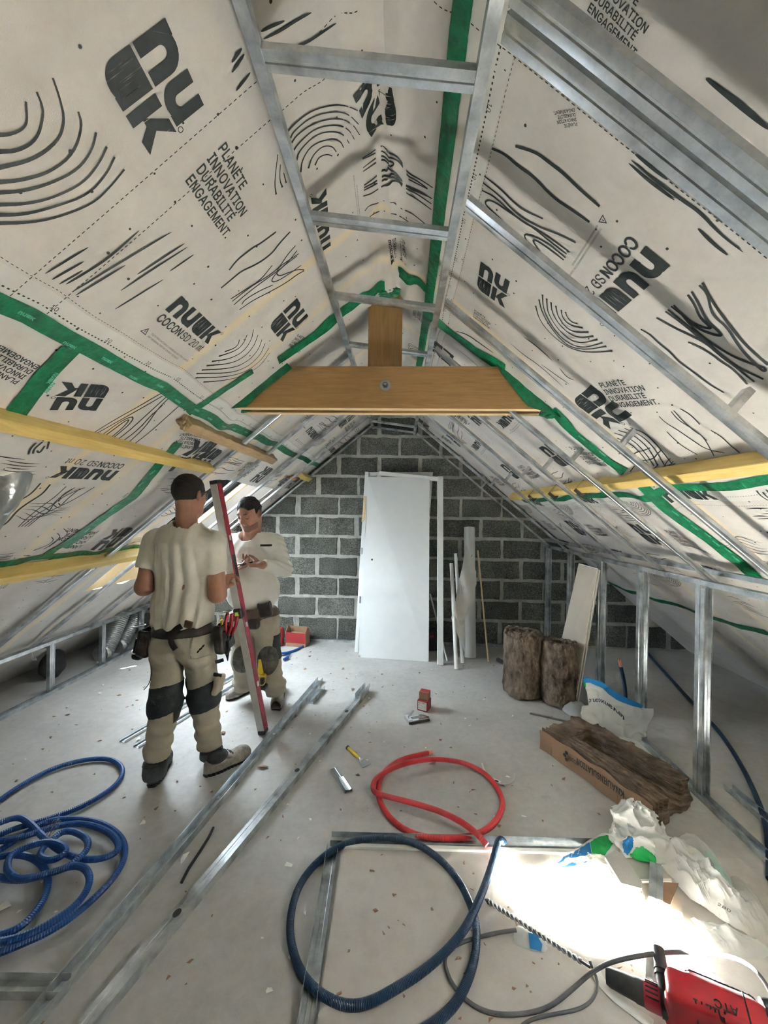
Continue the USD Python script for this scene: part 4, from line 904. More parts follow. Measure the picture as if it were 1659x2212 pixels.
# the level first: the near worker holds it
LB = V3(-.937, 2.655, .004); LT = Y(461, 1038, 2.50)
lvl = thing('spirit_level', 'long red and grey spirit level standing on the floor between the two workers', 'spirit level', loc=LB)
La = (LT - LB) / np.linalg.norm(LT - LB); Lg = V3(-.12, -.99, 0); Lg -= La * (Lg @ La); Lg /= np.linalg.norm(Lg); Lr = np.cross(La, Lg); Lr = Lr if Lr[0] > 0 else -Lr
LR = np.stack([Lr, Lg, La], 1); LL = np.linalg.norm(LT - LB)
pbr('level_grey', (.46, .44, .41), rough=.5, var=.12); pbr('level_red', (.30, .012, .028), rough=.4, var=.2, scale=30)
pbr('vial', (.55, .62, .05), rough=.15, var=.05)
put('grey_face', cbox((.052, .024, LL - .05), (LB + LT) / 2, LR, .002), 'level_grey', lvl, label='grey measuring edge')
put('red_side', cbox((.020, .050, LL - .05), (LB + LT) / 2 + Lr * .020 - Lg * .018, LR, .002), 'level_red', lvl, label='scratched red side')
for q, nm in ((.012, 'end_cap'), (LL - .012, 'end_cap')): put(nm, cbox((.056, .056, .026), LB + La * q - Lg * .014 + Lr * .003, LR, .004), 'black_plastic', lvl)
put('label_plate', cbox((.003, .030, .16), LB + La * (LL * .67) + Lr * .0305 - Lg * .018, LR, .001), 'black_plastic', lvl)
for q in (.20, .44, .78): put('sticker', cbox((.003, .022, .035), LB + La * (LL * q) + Lr * .0305 - Lg * .018, LR, .001), 'white_paint', lvl)
put('vial_frame', cbox((.060, .044, .070), LB + La * (LL * .49), LR, .006), 'black_plastic', lvl)
put('vial', cbox((.040, .050, .040), LB + La * (LL * .49) - Lr * .004, LR, .010), 'vial', lvl, label='yellow green bubble vial')

# ---------------------------------------------------------------- worker seen from behind
A = {}
A['hd'] = Y(409, 1072, 2.27); RA = head_frame(-14, 6)
A['nk'] = Y(404, 1138, 2.235); A['ch'] = Y(398, 1205, 2.25); A['wa'] = Y(395, 1312, 2.25); A['pe'] = Y(396, 1372, 2.24)
A['sl'], A['sr'] = Y(335, 1168, 2.235), Y(462, 1170, 2.25)
A['el'], A['er'] = Y(312, 1268, 2.19), Y(470, 1284, 2.22)
grip = LB + La * ((Y(487, 1250, 2.52)[2] - LB[2]) / La[2])
A['wr'] = grip + V3(-.012, -.105, -.045); A['wl'] = Y(352, 1268, 2.44)
A['hl'], A['hr'] = Y(366, 1400, 2.24), Y(428, 1398, 2.245)
A['kl'], A['kr'] = Y(357, 1518, 2.215), Y(441, 1505, 2.30)
A['al'], A['ar'] = Y(334, 1668, 2.12), Y(456, 1640, 2.31)
hl_ = onz(331, 1700) ; hr_ = onz(452, 1672)
pa = thing('person', 'worker seen from behind in a cream t-shirt and beige work trousers, holding the level', 'person', loc=(A['pe'][0], A['pe'][1], 0))
def neck(P, J, R): return rc(P, J['hd'] + R @ V3(0, -.02, -.05), J['nk'] + V3(0, 0, -.02), .056, .062)
hR = hand_bones(A['wr'], grip + V3(-.02, -.01, .01) - A['wr'], V3(.8, .35, 0), 1, (55, 55, 40), 3, (.3, .8, .5))
hL = hand_bones(A['wl'], V3(.55, .75, .2), V3(.6, -.2, .7), 1, (25, 35, 25))
def arm(P, s_, e_, w_, hb): return sm(sm(rc(P, s_, e_, .054, .047), rc(P, e_, w_, .046, .029), .03), bones_sdf(P, hb), .02)
parts = [nets(lambda P: sm(head_sdf(P, A['hd'], RA, 1.0), neck(P, A, RA), .03), A['hd'] - V3(.12, .14, .24), A['hd'] + V3(.12, .15, .15), .0045)]
for s_, e_, w_, hb in ((A['sl'], A['el'], A['wl'], hL), (A['sr'], A['er'], A['wr'], hR)):
    B = [(s_, e_, 0, 0), (e_, w_, 0, 0)] + hb; lo, hi = bounds(B); parts.append(nets(lambda P: arm(P, s_, e_, w_, hb), lo, hi, .0055))
def core(J):
    return lambda P: sm(sm(sm(sm(rc(P, J['nk'], J['ch'], .055, .10), rc(P, J['ch'], J['pe'], .10, .095), .05), rc(P, J['sl'], J['sr'], .045, .045), .04),
                        sm(rc(P, J['hl'], J['kl'], .07, .05), rc(P, J['kl'], J['al'], .05, .035), .02), .03), sm(rc(P, J['hr'], J['kr'], .07, .05), rc(P, J['kr'], J['ar'], .05, .035), .02), .03)
cl = np.array(list(A.values())); parts.append(nets(core(A), V3(cl[:, 0].min() - .1, cl[:, 1].min() - .15, .08), V3(cl[:, 0].max() + .1, cl[:, 1].max() + .1, A['nk'][2] + .06), .016))
put('body', cat_(*parts), 'skin_arm', pa, smooth=True)
# hair: short back and sides, darker on top
def hair_a(P):
    q = (P - A['hd']) @ RA
    d = el(q, (0, -.013, .037), (.0815, .103, .098)) - .004 * wr(P, 90, 2) - .006 * (q[:, 2] > .06) * wr(P, 45, 5)
    cut = np.maximum(q[:, 1] - (.075 if True else 0), -(q[:, 2] + .052 + .25 * np.maximum(q[:, 1] + .02, 0) - .10 * (q[:, 1] > .0) * 0))
    front = (q[:, 1] - .045) * .8 - (q[:, 2] - .01) * .9
    return np.maximum(np.maximum(d, cut), np.where(q[:, 2] < .055, front, -1))
put('hair', nets(hair_a, A['hd'] - V3(.11, .13, .10), A['hd'] + V3(.11, .13, .16), .004), 'hair_short', pa, smooth=True)
put('glasses_arm', tube([A['hd'] + RA @ V3(.080, .09, .028), A['hd'] + RA @ V3(.084, .03, .026), A['hd'] + RA @ V3(.086, -.01, .022)], .0028, 8), 'black_plastic', pa)
# t-shirt
def torso(P, J, wd, dp, belly=0):
    ch, wa, pe = J['ch'], J['wa'], J['pe']
    d = el(P, ch + V3(0, 0, .02), (wd, dp, .20)); d = sm(d, el(P, wa + V3(0, 0, -.01), (wd * .90, dp * .96, .22)), .10)
    return d
def shirt_a(P):
    d = torso(P, A, .205, .128)
    d = sm(d, rc(P, A['sl'] + V3(.02, 0, -.01), A['sr'] + V3(-.02, 0, -.01), .068, .068), .07)
    d = sm(d, rc(P, A['nk'] + V3(0, 0, -.045), A['nk'] + V3(0, -.005, -.10), .085, .13), .06)
    for s_, e_ in ((A['sl'], A['el']), (A['sr'], A['er'])):
        m = s_ + (e_ - s_) * .60; g = rc(P, s_, m, .066, .064); dr = (e_ - s_) / np.linalg.norm(e_ - s_)
        g = np.maximum(g, (P - m) @ dr); d = sm(d, g, .03)
    x = P[:, 0] - A['ch'][0]; z = P[:, 2] - A['ch'][2]
    down = np.clip((.10 - z) / .35, 0, 1)
    ph = x * (1 - .25 * down) * 105 - z * 9 * np.sign(x + .03) * .8 + 3.2 * meshkit.noise(P * V3(5, 1, 2.4) + 4, 3)
    amp = (.008 + .014 * down) * np.clip((.20 - np.abs(x)) / .10, .25, 1)
    d = d - amp * (np.abs(np.sin(ph * .5)) ** 1.6 - .4) - .014 * wr(P, 9, 7, (1, 1, 1.6)) - .009 * wr(P, 26, 8, (1, 1, .45))
    # bunched hem above the belt
    d = d - .012 * np.exp(-((P[:, 2] - (A['pe'][2] + .075)) / .030) ** 2)
    hem = A['pe'][2] + .045 + .035 * np.clip(x / .2, -.6, 1) + .008 * np.sin(x * 40)
    d = np.maximum(d, hem - P[:, 2])
    nb = np.linalg.norm((P - (A['nk'] + V3(0, -.0, .012))) * V3(1, .9, .8), axis=1) - .074
    return np.maximum(d, -nb)
put('t_shirt', nets(shirt_a, V3(A['el'][0] - .08, 2.02, A['pe'][2]), V3(A['er'][0] + .09, 2.45, A['nk'][2] + .04), .0072), 'shirt', pa, smooth=True, label='creased cream t-shirt')
th = np.linspace(0, 2 * math.pi, 40, endpoint=True)
put('collar_rib', tube([A['nk'] + V3(.073 * math.cos(a), .070 * math.sin(a) - .002, -.018 + .006 * math.sin(a)) for a in th], .0065, 8, False), 'shirt', pa, smooth=True)
# trousers
def legs(P, J, r0, r1, r2, r3):
    d = None
    for h, k, a in (('hl', 'kl', 'al'), ('hr', 'kr', 'ar')):
        g = sm(rc(P, J[h] + V3(0, 0, .02), J[k], r0, r1), rc(P, J[k], J[a] + V3(0, 0, .02), r2, r3), .05); d = g if d is None else np.minimum(d, g)
    return d
def pants_a(P, wrinkle=True):
    d = legs(P, A, .096, .080, .078, .066)
    d = sm(d, el(P, A['pe'] + V3(0, -.005, .005), (.172, .128, .125)), .045)
    d = sm(d, el(P, A['hl'] + V3(.004, -.055, -.005), (.078, .072, .085)), .03); d = sm(d, el(P, A['hr'] + V3(-.002, -.055, -.005), (.078, .072, .085)), .03)
    d = sm(d, el(P, A['al'] + V3(.0, 0, .055), (.083, .078, .040)), .03); d = sm(d, el(P, A['ar'] + V3(.0, 0, .060), (.078, .078, .045)), .03)
    if wrinkle:
        d = d - .010 * wr(P, 11, 3, (1, 1, 1.7)) - .006 * wr(P, 28, 4, (1, 1, 1.4))
        d = d - .005 * np.sin(P[:, 2] * 95 + P[:, 0] * 30) * np.clip((.42 - P[:, 2]) / .15, 0, 1)
    d = np.maximum(d, P[:, 2] - (A['pe'][2] + .085))
    return np.maximum(d, np.where(P[:, 0] < A['pe'][0], .165, .125) - P[:, 2])
kx = lambda P: P[:, 0] - A['pe'][0]
def z_of(py, y): return Y(400, py, y)[2]
lo_p, hi_p = V3(A['al'][0] - .14, 1.95, .07), V3(A['ar'][0] + .14, 2.48, A['pe'][2] + .12)
put('trousers', nets(pants_a, lo_p, hi_p, .0080), 'trousers', pa, smooth=True, label='beige work trousers')
for sgn, k, lo_, hi_, sl in ((-1, 'kl', z_of(1540, 2.2), z_of(1478, 2.2), .25), (1, 'kr', z_of(1528, 2.3), z_of(1470, 2.3), .35)):
    c = A[k]
    def knee(P, c=c, lo_=lo_, hi_=hi_, sl=sl):
        x = P[:, 0] - c[0]
        g = np.maximum(pants_a(P) - .0045, np.maximum(P[:, 2] - (hi_ + sl * x), (lo_ + .25 * x) - P[:, 2])); return np.maximum(g, np.abs(x) - .13)
    put('knee_panel', nets(knee, c - V3(.13, .14, .13), c + V3(.13, .14, .13), .0075), 'trousers_dark', pa, smooth=True, label='black reinforced knee panel')
def gaiter(c, seed):
    f = lambda P: np.maximum(np.maximum(el(P, c + V3(0, .005, .035), (.064, .068, .15)) - .008 * wr(P, 24, seed), P[:, 2] - (c[2] + .062)), .055 - P[:, 2])
    put('gaiter', nets(f, c - V3(.09, .09, .10), c + V3(.09, .09, .09), .006), 'gaiter', pa, smooth=True, label='grey worn trouser cuff')
gaiter(A['al'], 3); gaiter(A['ar'], 6)
def shoe(parent, heel, toe, mat_up, mat_dark, seed=0, L=None):
    """safety shoe standing on the floor from heel to toe"""
    f = toe - heel; L = np.linalg.norm(f); f = f / L; s = np.cross(f, V3(0, 0, 1)); R = np.stack([s, f, V3(0, 0, 1)], 1); c = heel + f * L / 2
    lo, hi = c - V3(.19, .19, .02), c + V3(.19, .19, .17); W = .046
    def q(P): return (P - V3(c[0], c[1], 0)) @ R
    def plan(p, g):
        y = p[:, 1] / (L / 2); w = W * (1 + .10 * y) * np.sqrt(np.clip(1.05 - np.abs(y) ** 3.2, .02, 1)) + g
        return np.maximum(np.abs(p[:, 0]) - w, np.abs(p[:, 1]) - L / 2 - g)
    def sole(P):
        p = q(P); return np.maximum(smx(plan(p, .003), np.abs(p[:, 2] - .015) - .014, .008), -(np.abs(np.sin(p[:, 1] * 150)) * .004 + .0 - p[:, 2]) - .004)
    def upper(P):
        p = q(P); h = .085 - .045 * np.clip((p[:, 1] / (L / 2) + .2) / 1.1, 0, 1); e = el(p, (0, L * .27, .035), (W * 1.02, L * .235, .052))
        b = smx(plan(p, -.003), p[:, 2] - h, .03); b = np.maximum(b, .018 - p[:, 2])
        return sm(b, np.maximum(e, .02 - p[:, 2]), .02) - .003 * wr(P, 45, seed)
    put('shoe_sole', nets(sole, lo, hi, .005), 'rubber', parent, smooth=True)
    put('shoe', nets(upper, lo, hi, .0048), mat_up, parent, smooth=True)
    col = lambda P: np.maximum(np.maximum(el(q(P), (0, -L * .22, .085), (.047, .062, .038)), .06 - q(P)[:, 2]), q(P)[:, 2] - .112)
    put('shoe_collar', nets(col, lo, hi, .005), mat_dark, parent, smooth=True)
    for k in range(3):
        y = L * (.02 + .055 * k); z = .083 - .012 * k
        put('shoe_lace', tube([V3(c[0], c[1], 0) + R @ V3(x, y, z + .008 - 5 * x * x) for x in np.linspace(-.024, .024, 6)], .0028, 6), mat_dark, parent, smooth=True)
shoe(pa, V3(hl_[0], hl_[1] - .015, 0), V3(hl_[0] - .085, hl_[1] + .265, 0), 'shoe_dark', 'rubber', 3)
shoe(pa, V3(hr_[0] - .02, hr_[1] - .03, 0), V3(hr_[0] + .17, hr_[1] + .19, 0), 'shoe', 'shoe_dark', 4)
# belt with pouches: worn gear of the first worker
def ring_belt(f, z0, z1, out, lo, hi, h=.007): return nets(lambda P: np.maximum(f(P) - out, np.maximum(P[:, 2] - z1(P), z0(P) - P[:, 2])), lo, hi, h)
tb = thing('tool_belt', 'dark leather tool belt with pouches on the worker seen from behind', 'tool belt', loc=A['pe'])
bz = A['pe'][2] + .045
put('strap', ring_belt(lambda P: pants_a(P, False), lambda P: bz - .026 + .03 * kx(P), lambda P: bz + .024 + .03 * kx(P), .010, V3(lo_p[0], lo_p[1], bz - .06), V3(hi_p[0], hi_p[1], bz + .06)), 'leather', tb, smooth=True)
put('buckle', cbox((.046, .012, .040), Y(407, 1349, 2.105), rot((0, 1, 0), 12), .003), 'leather_brown', tb)
se = [Y(392, 1352, 2.10), Y(376, 1362, 2.085), Y(368, 1378, 2.08), Y(371, 1392, 2.075), Y(379, 1403, 2.075)]
def flat_strip(P, w, t, nrm):
    P = chaikin(P, 2); out = []
    for a, b in zip(P[:-1], P[1:]):
        d = (b - a); L = np.linalg.norm(d); d /= L; n = np.asarray(nrm, float); n = n - d * (n @ d); n /= np.linalg.norm(n); out.append(cbox((w, t, L * 1.25), (a + b) / 2, np.stack([np.cross(n, d), n, d], 1), .001))
    return cat_(*out)
put('strap_end', flat_strip(se, .032, .004, (0, 1, 0)), 'leather', tb, label='hanging free end of the belt')
def pouch(parent, c, w, d, h, tilt, material, seed, name='pouch'):
    R = rot((0, 1, 0), tilt); f = lambda P: np.maximum(rb(P, c, (w, d, h), .022, R) - .008 * wr(P, 22, seed), -rb(P, c + R @ V3(0, 0, h * .7), (w * .78, d * .72, h * .8), .015, R))
    put(name, nets(f, c - V3(w + .05, d + .05, h + .05), c + V3(w + .05, d + .05, h + .05), .0055), material, parent, smooth=True)
pouch(tb, Y(318, 1386, 2.20), .040, .052, .080, 8, 'leather', 2)
pouch(tb, Y(305, 1398, 2.27), .030, .045, .070, 12, 'leather', 3)
pouch(tb, Y(478, 1378, 2.20), .030, .050, .085, -6, 'leather', 4)
pouch(tb, Y(489, 1372, 2.27), .036, .045, .075, -10, 'leather', 5)
put('metal_ring', tube([Y(301, 1352, 2.21) + V3(.036 * math.cos(a), .022 * math.sin(a), .006 * math.cos(a)) for a in np.linspace(0, 2 * math.pi, 24)], .0035, 6, False), 'steel', tb, smooth=True)
put('metal_ring', tube([Y(492, 1320, 2.24) + V3(.024 * math.cos(a), .018 * math.sin(a), .004 * math.cos(a)) for a in np.linspace(0, 2 * math.pi, 24)], .0035, 6, False), 'steel', tb, smooth=True)
put('hammer_loop', tube(chaikin([Y(299, 1410, 2.22), Y(288, 1414, 2.21), Y(283, 1407, 2.23), Y(292, 1402, 2.27), Y(305, 1404, 2.28)], 2), .004, 8), 'chrome', tb, smooth=True)
put('lanyard', tube(chaikin([Y(325, 1430, 2.16), Y(327, 1460, 2.15), Y(322, 1478, 2.14), Y(311, 1490, 2.13)], 2), .0022, 6), 'black_plastic', tb, smooth=True)
put('back_pocket', nets(lambda P: np.maximum(np.maximum(pants_a(P) - .006, np.maximum(np.abs(P[:, 0] - Y(433, 1400, 2.1)[0]) - .068, np.abs(P[:, 2] - Y(433, 1398, 2.1)[2]) - .082 + .05 * np.abs(P[:, 0] - Y(433, 1400, 2.1)[0]))), P[:, 1] - 2.24), lo_p, hi_p, .0075), 'trousers', pa, smooth=True, label='patch back pocket with dark scuffs')
put('pocket_scuff', cat_(*[cbox((.006, .003, .016 + .008 * (i % 2)), Y(427 + 3.2 * i, 1408 - 3.2 * i, 2.098), rot((0, 1, 0), 25), .001) for i in range(5)]), 'black_plastic', pa, label='dark scuff marks')
put('pocket_flap', cbox((.05, .012, .020), Y(474, 1428, 2.22), rot((0, 1, 0), -18), .004), 'trousers_dark', pa)
put('pocket_flap', cbox((.05, .012, .020), Y(470, 1458, 2.26), rot((0, 1, 0), 8), .004), 'trousers_dark', pa)
put('holster_pocket', nets(lambda P: np.maximum(rb(P, Y(472, 1478, 2.27), (.020, .05, .055), .018, rot((0, 1, 0), 10)) - .008 * wr(P, 25, 6), -9), Y(472, 1478, 2.27) - V3(.06, .09, .09), Y(472, 1478, 2.27) + V3(.06, .09, .09), .006), 'trousers', pa, smooth=True)
def snips(lab, p_top, p_bot, y, red=True, name='tin_snips'):
    a, b = Y(*p_top, y), Y(*p_bot, y + .01); t = thing(name, lab, 'snips', loc=b); d = b - a; m = a + d * .6; s = V3(d[2], 0, -d[0]); s /= np.linalg.norm(s)
    for sg in (-1, 1): put('handle', tube(chaikin([a + s * .012 * sg, a + d * .3 + s * .020 * sg, m + s * .004 * sg], 2), [.0095] * 9 if False else .0095, 10), 'red_plastic' if red else 'black_plastic', t, smooth=True)
    for sg in (-1, 1): put('blade', trimesh.convex.convex_hull(np.array([m + s * .012 * sg, m - s * .004 * sg, b + s * .002 * sg, m + s * .012 * sg + V3(0, .008, 0), m - s * .004 * sg + V3(0, .008, 0), b + V3(0, .006, 0)])), 'dark_steel', t, smooth=False)
    put('pivot', lathe([(0, 0), (.009, 0), (.009, .012), (0, .012)], m - V3(0, .004, 0), dirR((0, 1, 0)), 14), 'steel', t)
snips('red handled snips hanging in the pouch on the right hip of the near worker', (496, 1325), (487, 1402), 2.205)
snips('second red handled snips in the right hip pouch, tilted towards the far worker', (508, 1330), (492, 1396), 2.235)
snips('dark pliers hanging lowest from the right hip pouch', (487, 1385), (492, 1428), 2.20, False, 'pliers')
put('pencil_stub', tube([Y(471, 1342, 2.10), Y(481, 1338, 2.12)], .005, 6), 'wood_pale', label='short wooden pencil tucked in the belt at the back', cat='pencil')
put('key_tag', cat_(tube([Y(477, 1330, 2.20), Y(478, 1352, 2.19)], .004, 8), cbox((.012, .006, .03), Y(479, 1344, 2.185), None, .002)), 'yellow_plastic', label='small yellow tag hanging at the right hip pouch', cat='tag')
# ---------------------------------------------------------------- second worker, facing the camera
pb = {}
B2 = {}
B2['hd'] = Y(540, 1111, 3.00); RB = head_frame(180 - 16, 24, 3)
B2['nk'] = Y(543, 1158, 3.04); B2['ch'] = Y(548, 1198, 3.04); B2['wa'] = Y(549, 1268, 3.02); B2['pe'] = Y(550, 1330, 3.03)
B2['sl'], B2['sr'] = Y(597, 1172, 3.05), Y(502, 1172, 3.06)
B2['el'], B2['er'] = Y(614, 1230, 3.02), Y(487, 1240, 3.08)
B2['wl'], B2['wr'] = Y(567, 1220, 2.80), Y(506, 1226, 2.86)
B2['hl'], B2['hr'] = Y(576, 1352, 3.03), Y(527, 1352, 3.03)
B2['kl'], B2['kr'] = Y(580, 1432, 2.99), Y(527, 1424, 3.02)
B2['al'], B2['ar'] = Y(594, 1493, 3.02), Y(527, 1484, 3.08)
pb = thing('person', 'dark haired worker in a white long sleeved shirt, looking down at pliers', 'person', loc=(B2['pe'][0], B2['pe'][1], 0))
hbl = hand_bones(B2['wl'], V3(-1, -.18, .08), V3(.05, -.25, 1), 1, [(15, 25, 18), (25, 35, 25), (35, 45, 30), (40, 50, 30)], 4, (.35, .8, .55), .98)
hbr = hand_bones(B2['wr'], V3(.85, -.25, .12), V3(-.05, -.2, 1), -1, (30, 40, 30), 4, (.35, .8, .55), .98)
parts = [nets(lambda P: sm(head_sdf(P, B2['hd'], RB, 1.03, 1.16), rc(P, B2['hd'] + RB @ V3(0, -.02, -.06), B2['nk'] + V3(0, 0, -.03), .064, .070), .03), B2['hd'] - V3(.13, .16, .25), B2['hd'] + V3(.13, .16, .15), .0042)]
for s_, e_, w_, hb in ((B2['sl'], B2['el'], B2['wl'], hbl), (B2['sr'], B2['er'], B2['wr'], hbr)):
    Bq = [(e_, w_, 0, 0)] + hb; lo, hi = bounds(Bq); parts.append(nets(lambda P: sm(rc(P, e_, w_, .044, .030), bones_sdf(P, hb, .008), .02), lo, hi, .0042))
cl = np.array(list(B2.values())); parts.append(nets(core(B2), V3(cl[:, 0].min() - .1, cl[:, 1].min() - .15, .08), V3(cl[:, 0].max() + .1, cl[:, 1].max() + .12, B2['nk'][2] + .06), .016))
put('body', cat_(*parts), 'skin', pb, smooth=True)
def hair_b(P):
    q = (P - B2['hd']) @ RB / 1.03
    d = el(q, (0, -.012, .040), (.0825, .103, .098)) - .009 * wr(P, 50, 3) - .005 * wr(P, 110, 4)
    line = (q[:, 1] - .055) - (q[:, 2] - .070) * .30
    side = np.maximum(q[:, 1] - .022 + .2 * (q[:, 2] - .02), -(q[:, 2] + .035))
    keep = np.minimum(np.maximum(.055 - q[:, 2], line - .012), side)
    return np.maximum(d, keep)
put('hair', nets(hair_b, B2['hd'] - V3(.13, .15, .13), B2['hd'] + V3(.13, .15, .17), .004), 'hair', pb, smooth=True)
def beard(P):
    q = (P - B2['hd']) @ RB / 1.03
    d = head_sdf(P, B2['hd'], RB, 1.03, 1.16) - .0018 - .001 * wr(P, 160, 4)
    m = np.maximum(np.linalg.norm((q - V3(0, .085, -.078)) * V3(1, .9, 1.05), axis=1) - .042, -(np.linalg.norm((q - V3(0, .10, -.050)) * V3(.75, .6, 1.6), axis=1) - .017))
    jawl = np.maximum(np.abs(q[:, 2] + .085 - .30 * (np.abs(q[:, 0]) - .03)) - .022, q[:, 1] - .085)
    m2 = np.maximum(np.abs(q[:, 2] + .038) - .006, np.maximum(np.abs(q[:, 0]) - .026, .07 - q[:, 1]))
    return np.maximum(d, np.minimum(np.minimum(m, np.maximum(jawl, .0 - q[:, 1])), m2))
put('beard', nets(beard, B2['hd'] - V3(.12, .16, .16), B2['hd'] + V3(.12, .1, .05), .0042), 'stubble', pb, smooth=True, label='short dark beard')
for s_ in (-1, 1):
    put('eyebrow', tube([B2['hd'] + RB @ (V3(s_ * x, .0925 - .35 * (x - .032) ** 2 * 20, .034 + .004 * math.sin((x - .015) * 60)) * 1.03) for x in np.linspace(.014, .052, 7)], [.002, .0032, .004, .004, .0036, .0028, .0018], 6), 'hair', pb, smooth=True)
    put('eyelid_line', tube([B2['hd'] + RB @ (V3(s_ * x, .0915 - (x - .032) ** 2 * 22, .004 - .004 * math.cos((x - .032) * 70)) * 1.03) for x in np.linspace(.018, .046, 7)], .0016, 6), 'hair', pb, smooth=True)
put('lips', tube([B2['hd'] + RB @ (V3(x, .0905 - x * x * 18, -.0575 + .002 * math.cos(x * 150)) * 1.03) for x in np.linspace(-.022, .022, 9)], [.002, .0034, .0042, .0046, .0044, .0046, .0042, .0034, .002], 8), 'lip', pb, smooth=True)
def shirt_b(P):
    d = el(P, B2['ch'] + V3(0, 0, .01), (.205, .135, .19))
    d = sm(d, el(P, B2['wa'] + V3(.005, -.045, -.01), (.212, .165, .19)), .09)
    d = sm(d, rc(P, B2['sl'] + V3(-.03, 0, -.01), B2['sr'] + V3(.03, 0, -.01), .074, .074), .06)
    d = sm(d, rc(P, B2['nk'] + V3(0, .01, -.045), B2['nk'] + V3(0, 0, -.10), .09, .13), .06)
    for s_, e_, w_ in ((B2['sl'], B2['el'], B2['wl']), (B2['sr'], B2['er'], B2['wr'])):
        dr = (w_ - e_) / np.linalg.norm(w_ - e_); g = sm(rc(P, s_, e_, .072, .060), np.maximum(rc(P, e_, w_, .060, .042), (P - (w_ - dr * .012)) @ dr), .04)
        g = g - .006 * np.sin(P[:, 2] * 120 + P[:, 1] * 70 + 5 * meshkit.noise(P * 7, 2)) * np.clip(np.abs(P[:, 0] - B2['ch'][0]) / .2 - .6, 0, 1); d = sm(d, g, .022)
    x = P[:, 0] - B2['ch'][0]; z = P[:, 2] - B2['ch'][2]
    d = d - .010 * wr(P, 9, 12, (1, 1, 1.4)) - .006 * wr(P, 24, 13, (1.2, 1, .6)) - .0045 * np.sin(x * 60 + z * 55 * np.sign(x) + 4 * meshkit.noise(P * 5, 6)) * np.clip((z + .10) / .2, 0, 1) * np.clip(1 - np.abs(z - .03) / .16, 0, 1)
    hem = B2['pe'][2] + .025 - .10 * np.clip(-(x + .03) / .2, 0, 1) * 0 + .06 * np.clip(x / .2, 0, 1)
    d = np.maximum(d, hem - P[:, 2])
    nb = np.linalg.norm((P - (B2['nk'] + V3(0, -.03, .005))) * V3(1, .9, 1.0), axis=1) - .082
    return np.maximum(d, -nb)
lo, hi = V3(B2['er'][0] - .10, 2.72, B2['pe'][2] - .02), V3(B2['el'][0] + .10, 3.26, B2['nk'][2] + .03)
put('long_sleeved_shirt', nets(shirt_b, lo, hi, .0075), 'shirt_pale', pb, smooth=True, label='white long sleeved work shirt')
# small dark badge on the chest, following the cloth
bc = Y(570, 1179, 2.9)
put('chest_badge', nets(lambda P: np.maximum(np.maximum(shirt_b(P) - .0025, np.abs(P[:, 2] - bc[2]) - .008), np.maximum(np.abs(P[:, 0] - bc[0]) - .042, P[:, 1] - 3.0)), bc - V3(.07, .15, .03), bc + V3(.07, .1, .03), .0045), 'trousers_dark', pb, smooth=True, label='small dark badge printed on the chest')
def pants_b(P, wrinkle=True):
    d = legs(P, B2, .102, .090, .088, .074)
    d = sm(d, el(P, B2['pe'] + V3(0, -.005, .0), (.185, .145, .125)), .05)
    d = sm(d, el(P, B2['al'] + V3(0, 0, .05), (.092, .09, .05)), .03); d = sm(d, el(P, B2['ar'] + V3(0, 0, .05), (.092, .09, .05)), .03)
    if wrinkle: d = d - .012 * wr(P, 11, 21, (1, 1, 1.6)) - .007 * wr(P, 27, 22, (1, 1, 1.3)) - .005 * np.sin(P[:, 2] * 85 + P[:, 0] * 25) * np.clip((.36 - P[:, 2]) / .12, 0, 1)
    return np.maximum(np.maximum(d, P[:, 2] - (B2['pe'][2] + .075)), .10 - P[:, 2])
lo, hi = V3(B2['ar'][0] - .16, 2.80, .08), V3(B2['al'][0] + .17, 3.28, B2['pe'][2] + .1)
put('trousers', nets(pants_b, lo, hi, .0085), 'trousers', pb, smooth=True, label='beige work trousers with black side panels')
pbr('knee_pad', (.085, .080, .068), rough=.75, var=.7, scale=14, bump=.4, bscale=90)
for c in (Y(577, 1428, 2.90), Y(524, 1424, 2.93)):
    f = lambda P, c=c: np.maximum(np.maximum(pants_b(P, False) - .016 + .008 * np.maximum(np.abs(np.sin((P[:, 0] - c[0]) * 62)) ** .15 * -1 + 1, np.abs(np.sin((P[:, 2] - c[2]) * 62)) ** .15 * -1 + 1), np.linalg.norm((P - c) * V3(1, 0, .72), axis=1) - .078), P[:, 1] - c[1] - .05)
    put('knee_pad', nets(f, c - V3(.12, .12, .15), c + V3(.12, .12, .15), .006), 'knee_pad', pb, smooth=True, label='grubby quilted knee pad')
f = lambda P: np.maximum(np.maximum(pants_b(P) - .004, np.abs(P[:, 2] - Y(595, 1395, 3.0)[2]) - .095), Y(595, 1395, 3.0)[0] - .006 - P[:, 0])
put('side_panel', nets(f, lo, hi, .0085), 'trousers_dark', pb, smooth=True, label='black side panel')
shoe(pb, V3(*(onz(594, 1498)[:2]), 0) + V3(.01, .13, 0), V3(*(onz(600, 1538)[:2]), 0) + V3(-.01, -.02, 0), 'shoe', 'trousers_dark', 13)
shoe(pb, V3(*(onz(543, 1492)[:2]), 0) + V3(.03, .10, 0), V3(*(onz(487, 1517)[:2]), 0) + V3(.0, .02, 0), 'shoe', 'trousers_dark', 14)
tb2 = thing('tool_belt', 'brown leather tool belt with a nail pouch on the worker facing the camera', 'tool belt', loc=B2['pe'])
bz2 = B2['pe'][2] + .03
put('strap', ring_belt(lambda P: pants_b(P, False), lambda P: bz2 - .03 + .10 * (P[:, 0] - B2['pe'][0]), lambda P: bz2 + .025 + .10 * (P[:, 0] - B2['pe'][0]), .012, V3(lo[0], lo[1], bz2 - .08), V3(hi[0], hi[1], bz2 + .08)), 'leather_brown', tb2, smooth=True)
pouch(tb2, Y(545, 1328, 2.855), .075, .028, .052, -8, 'leather_brown', 11)
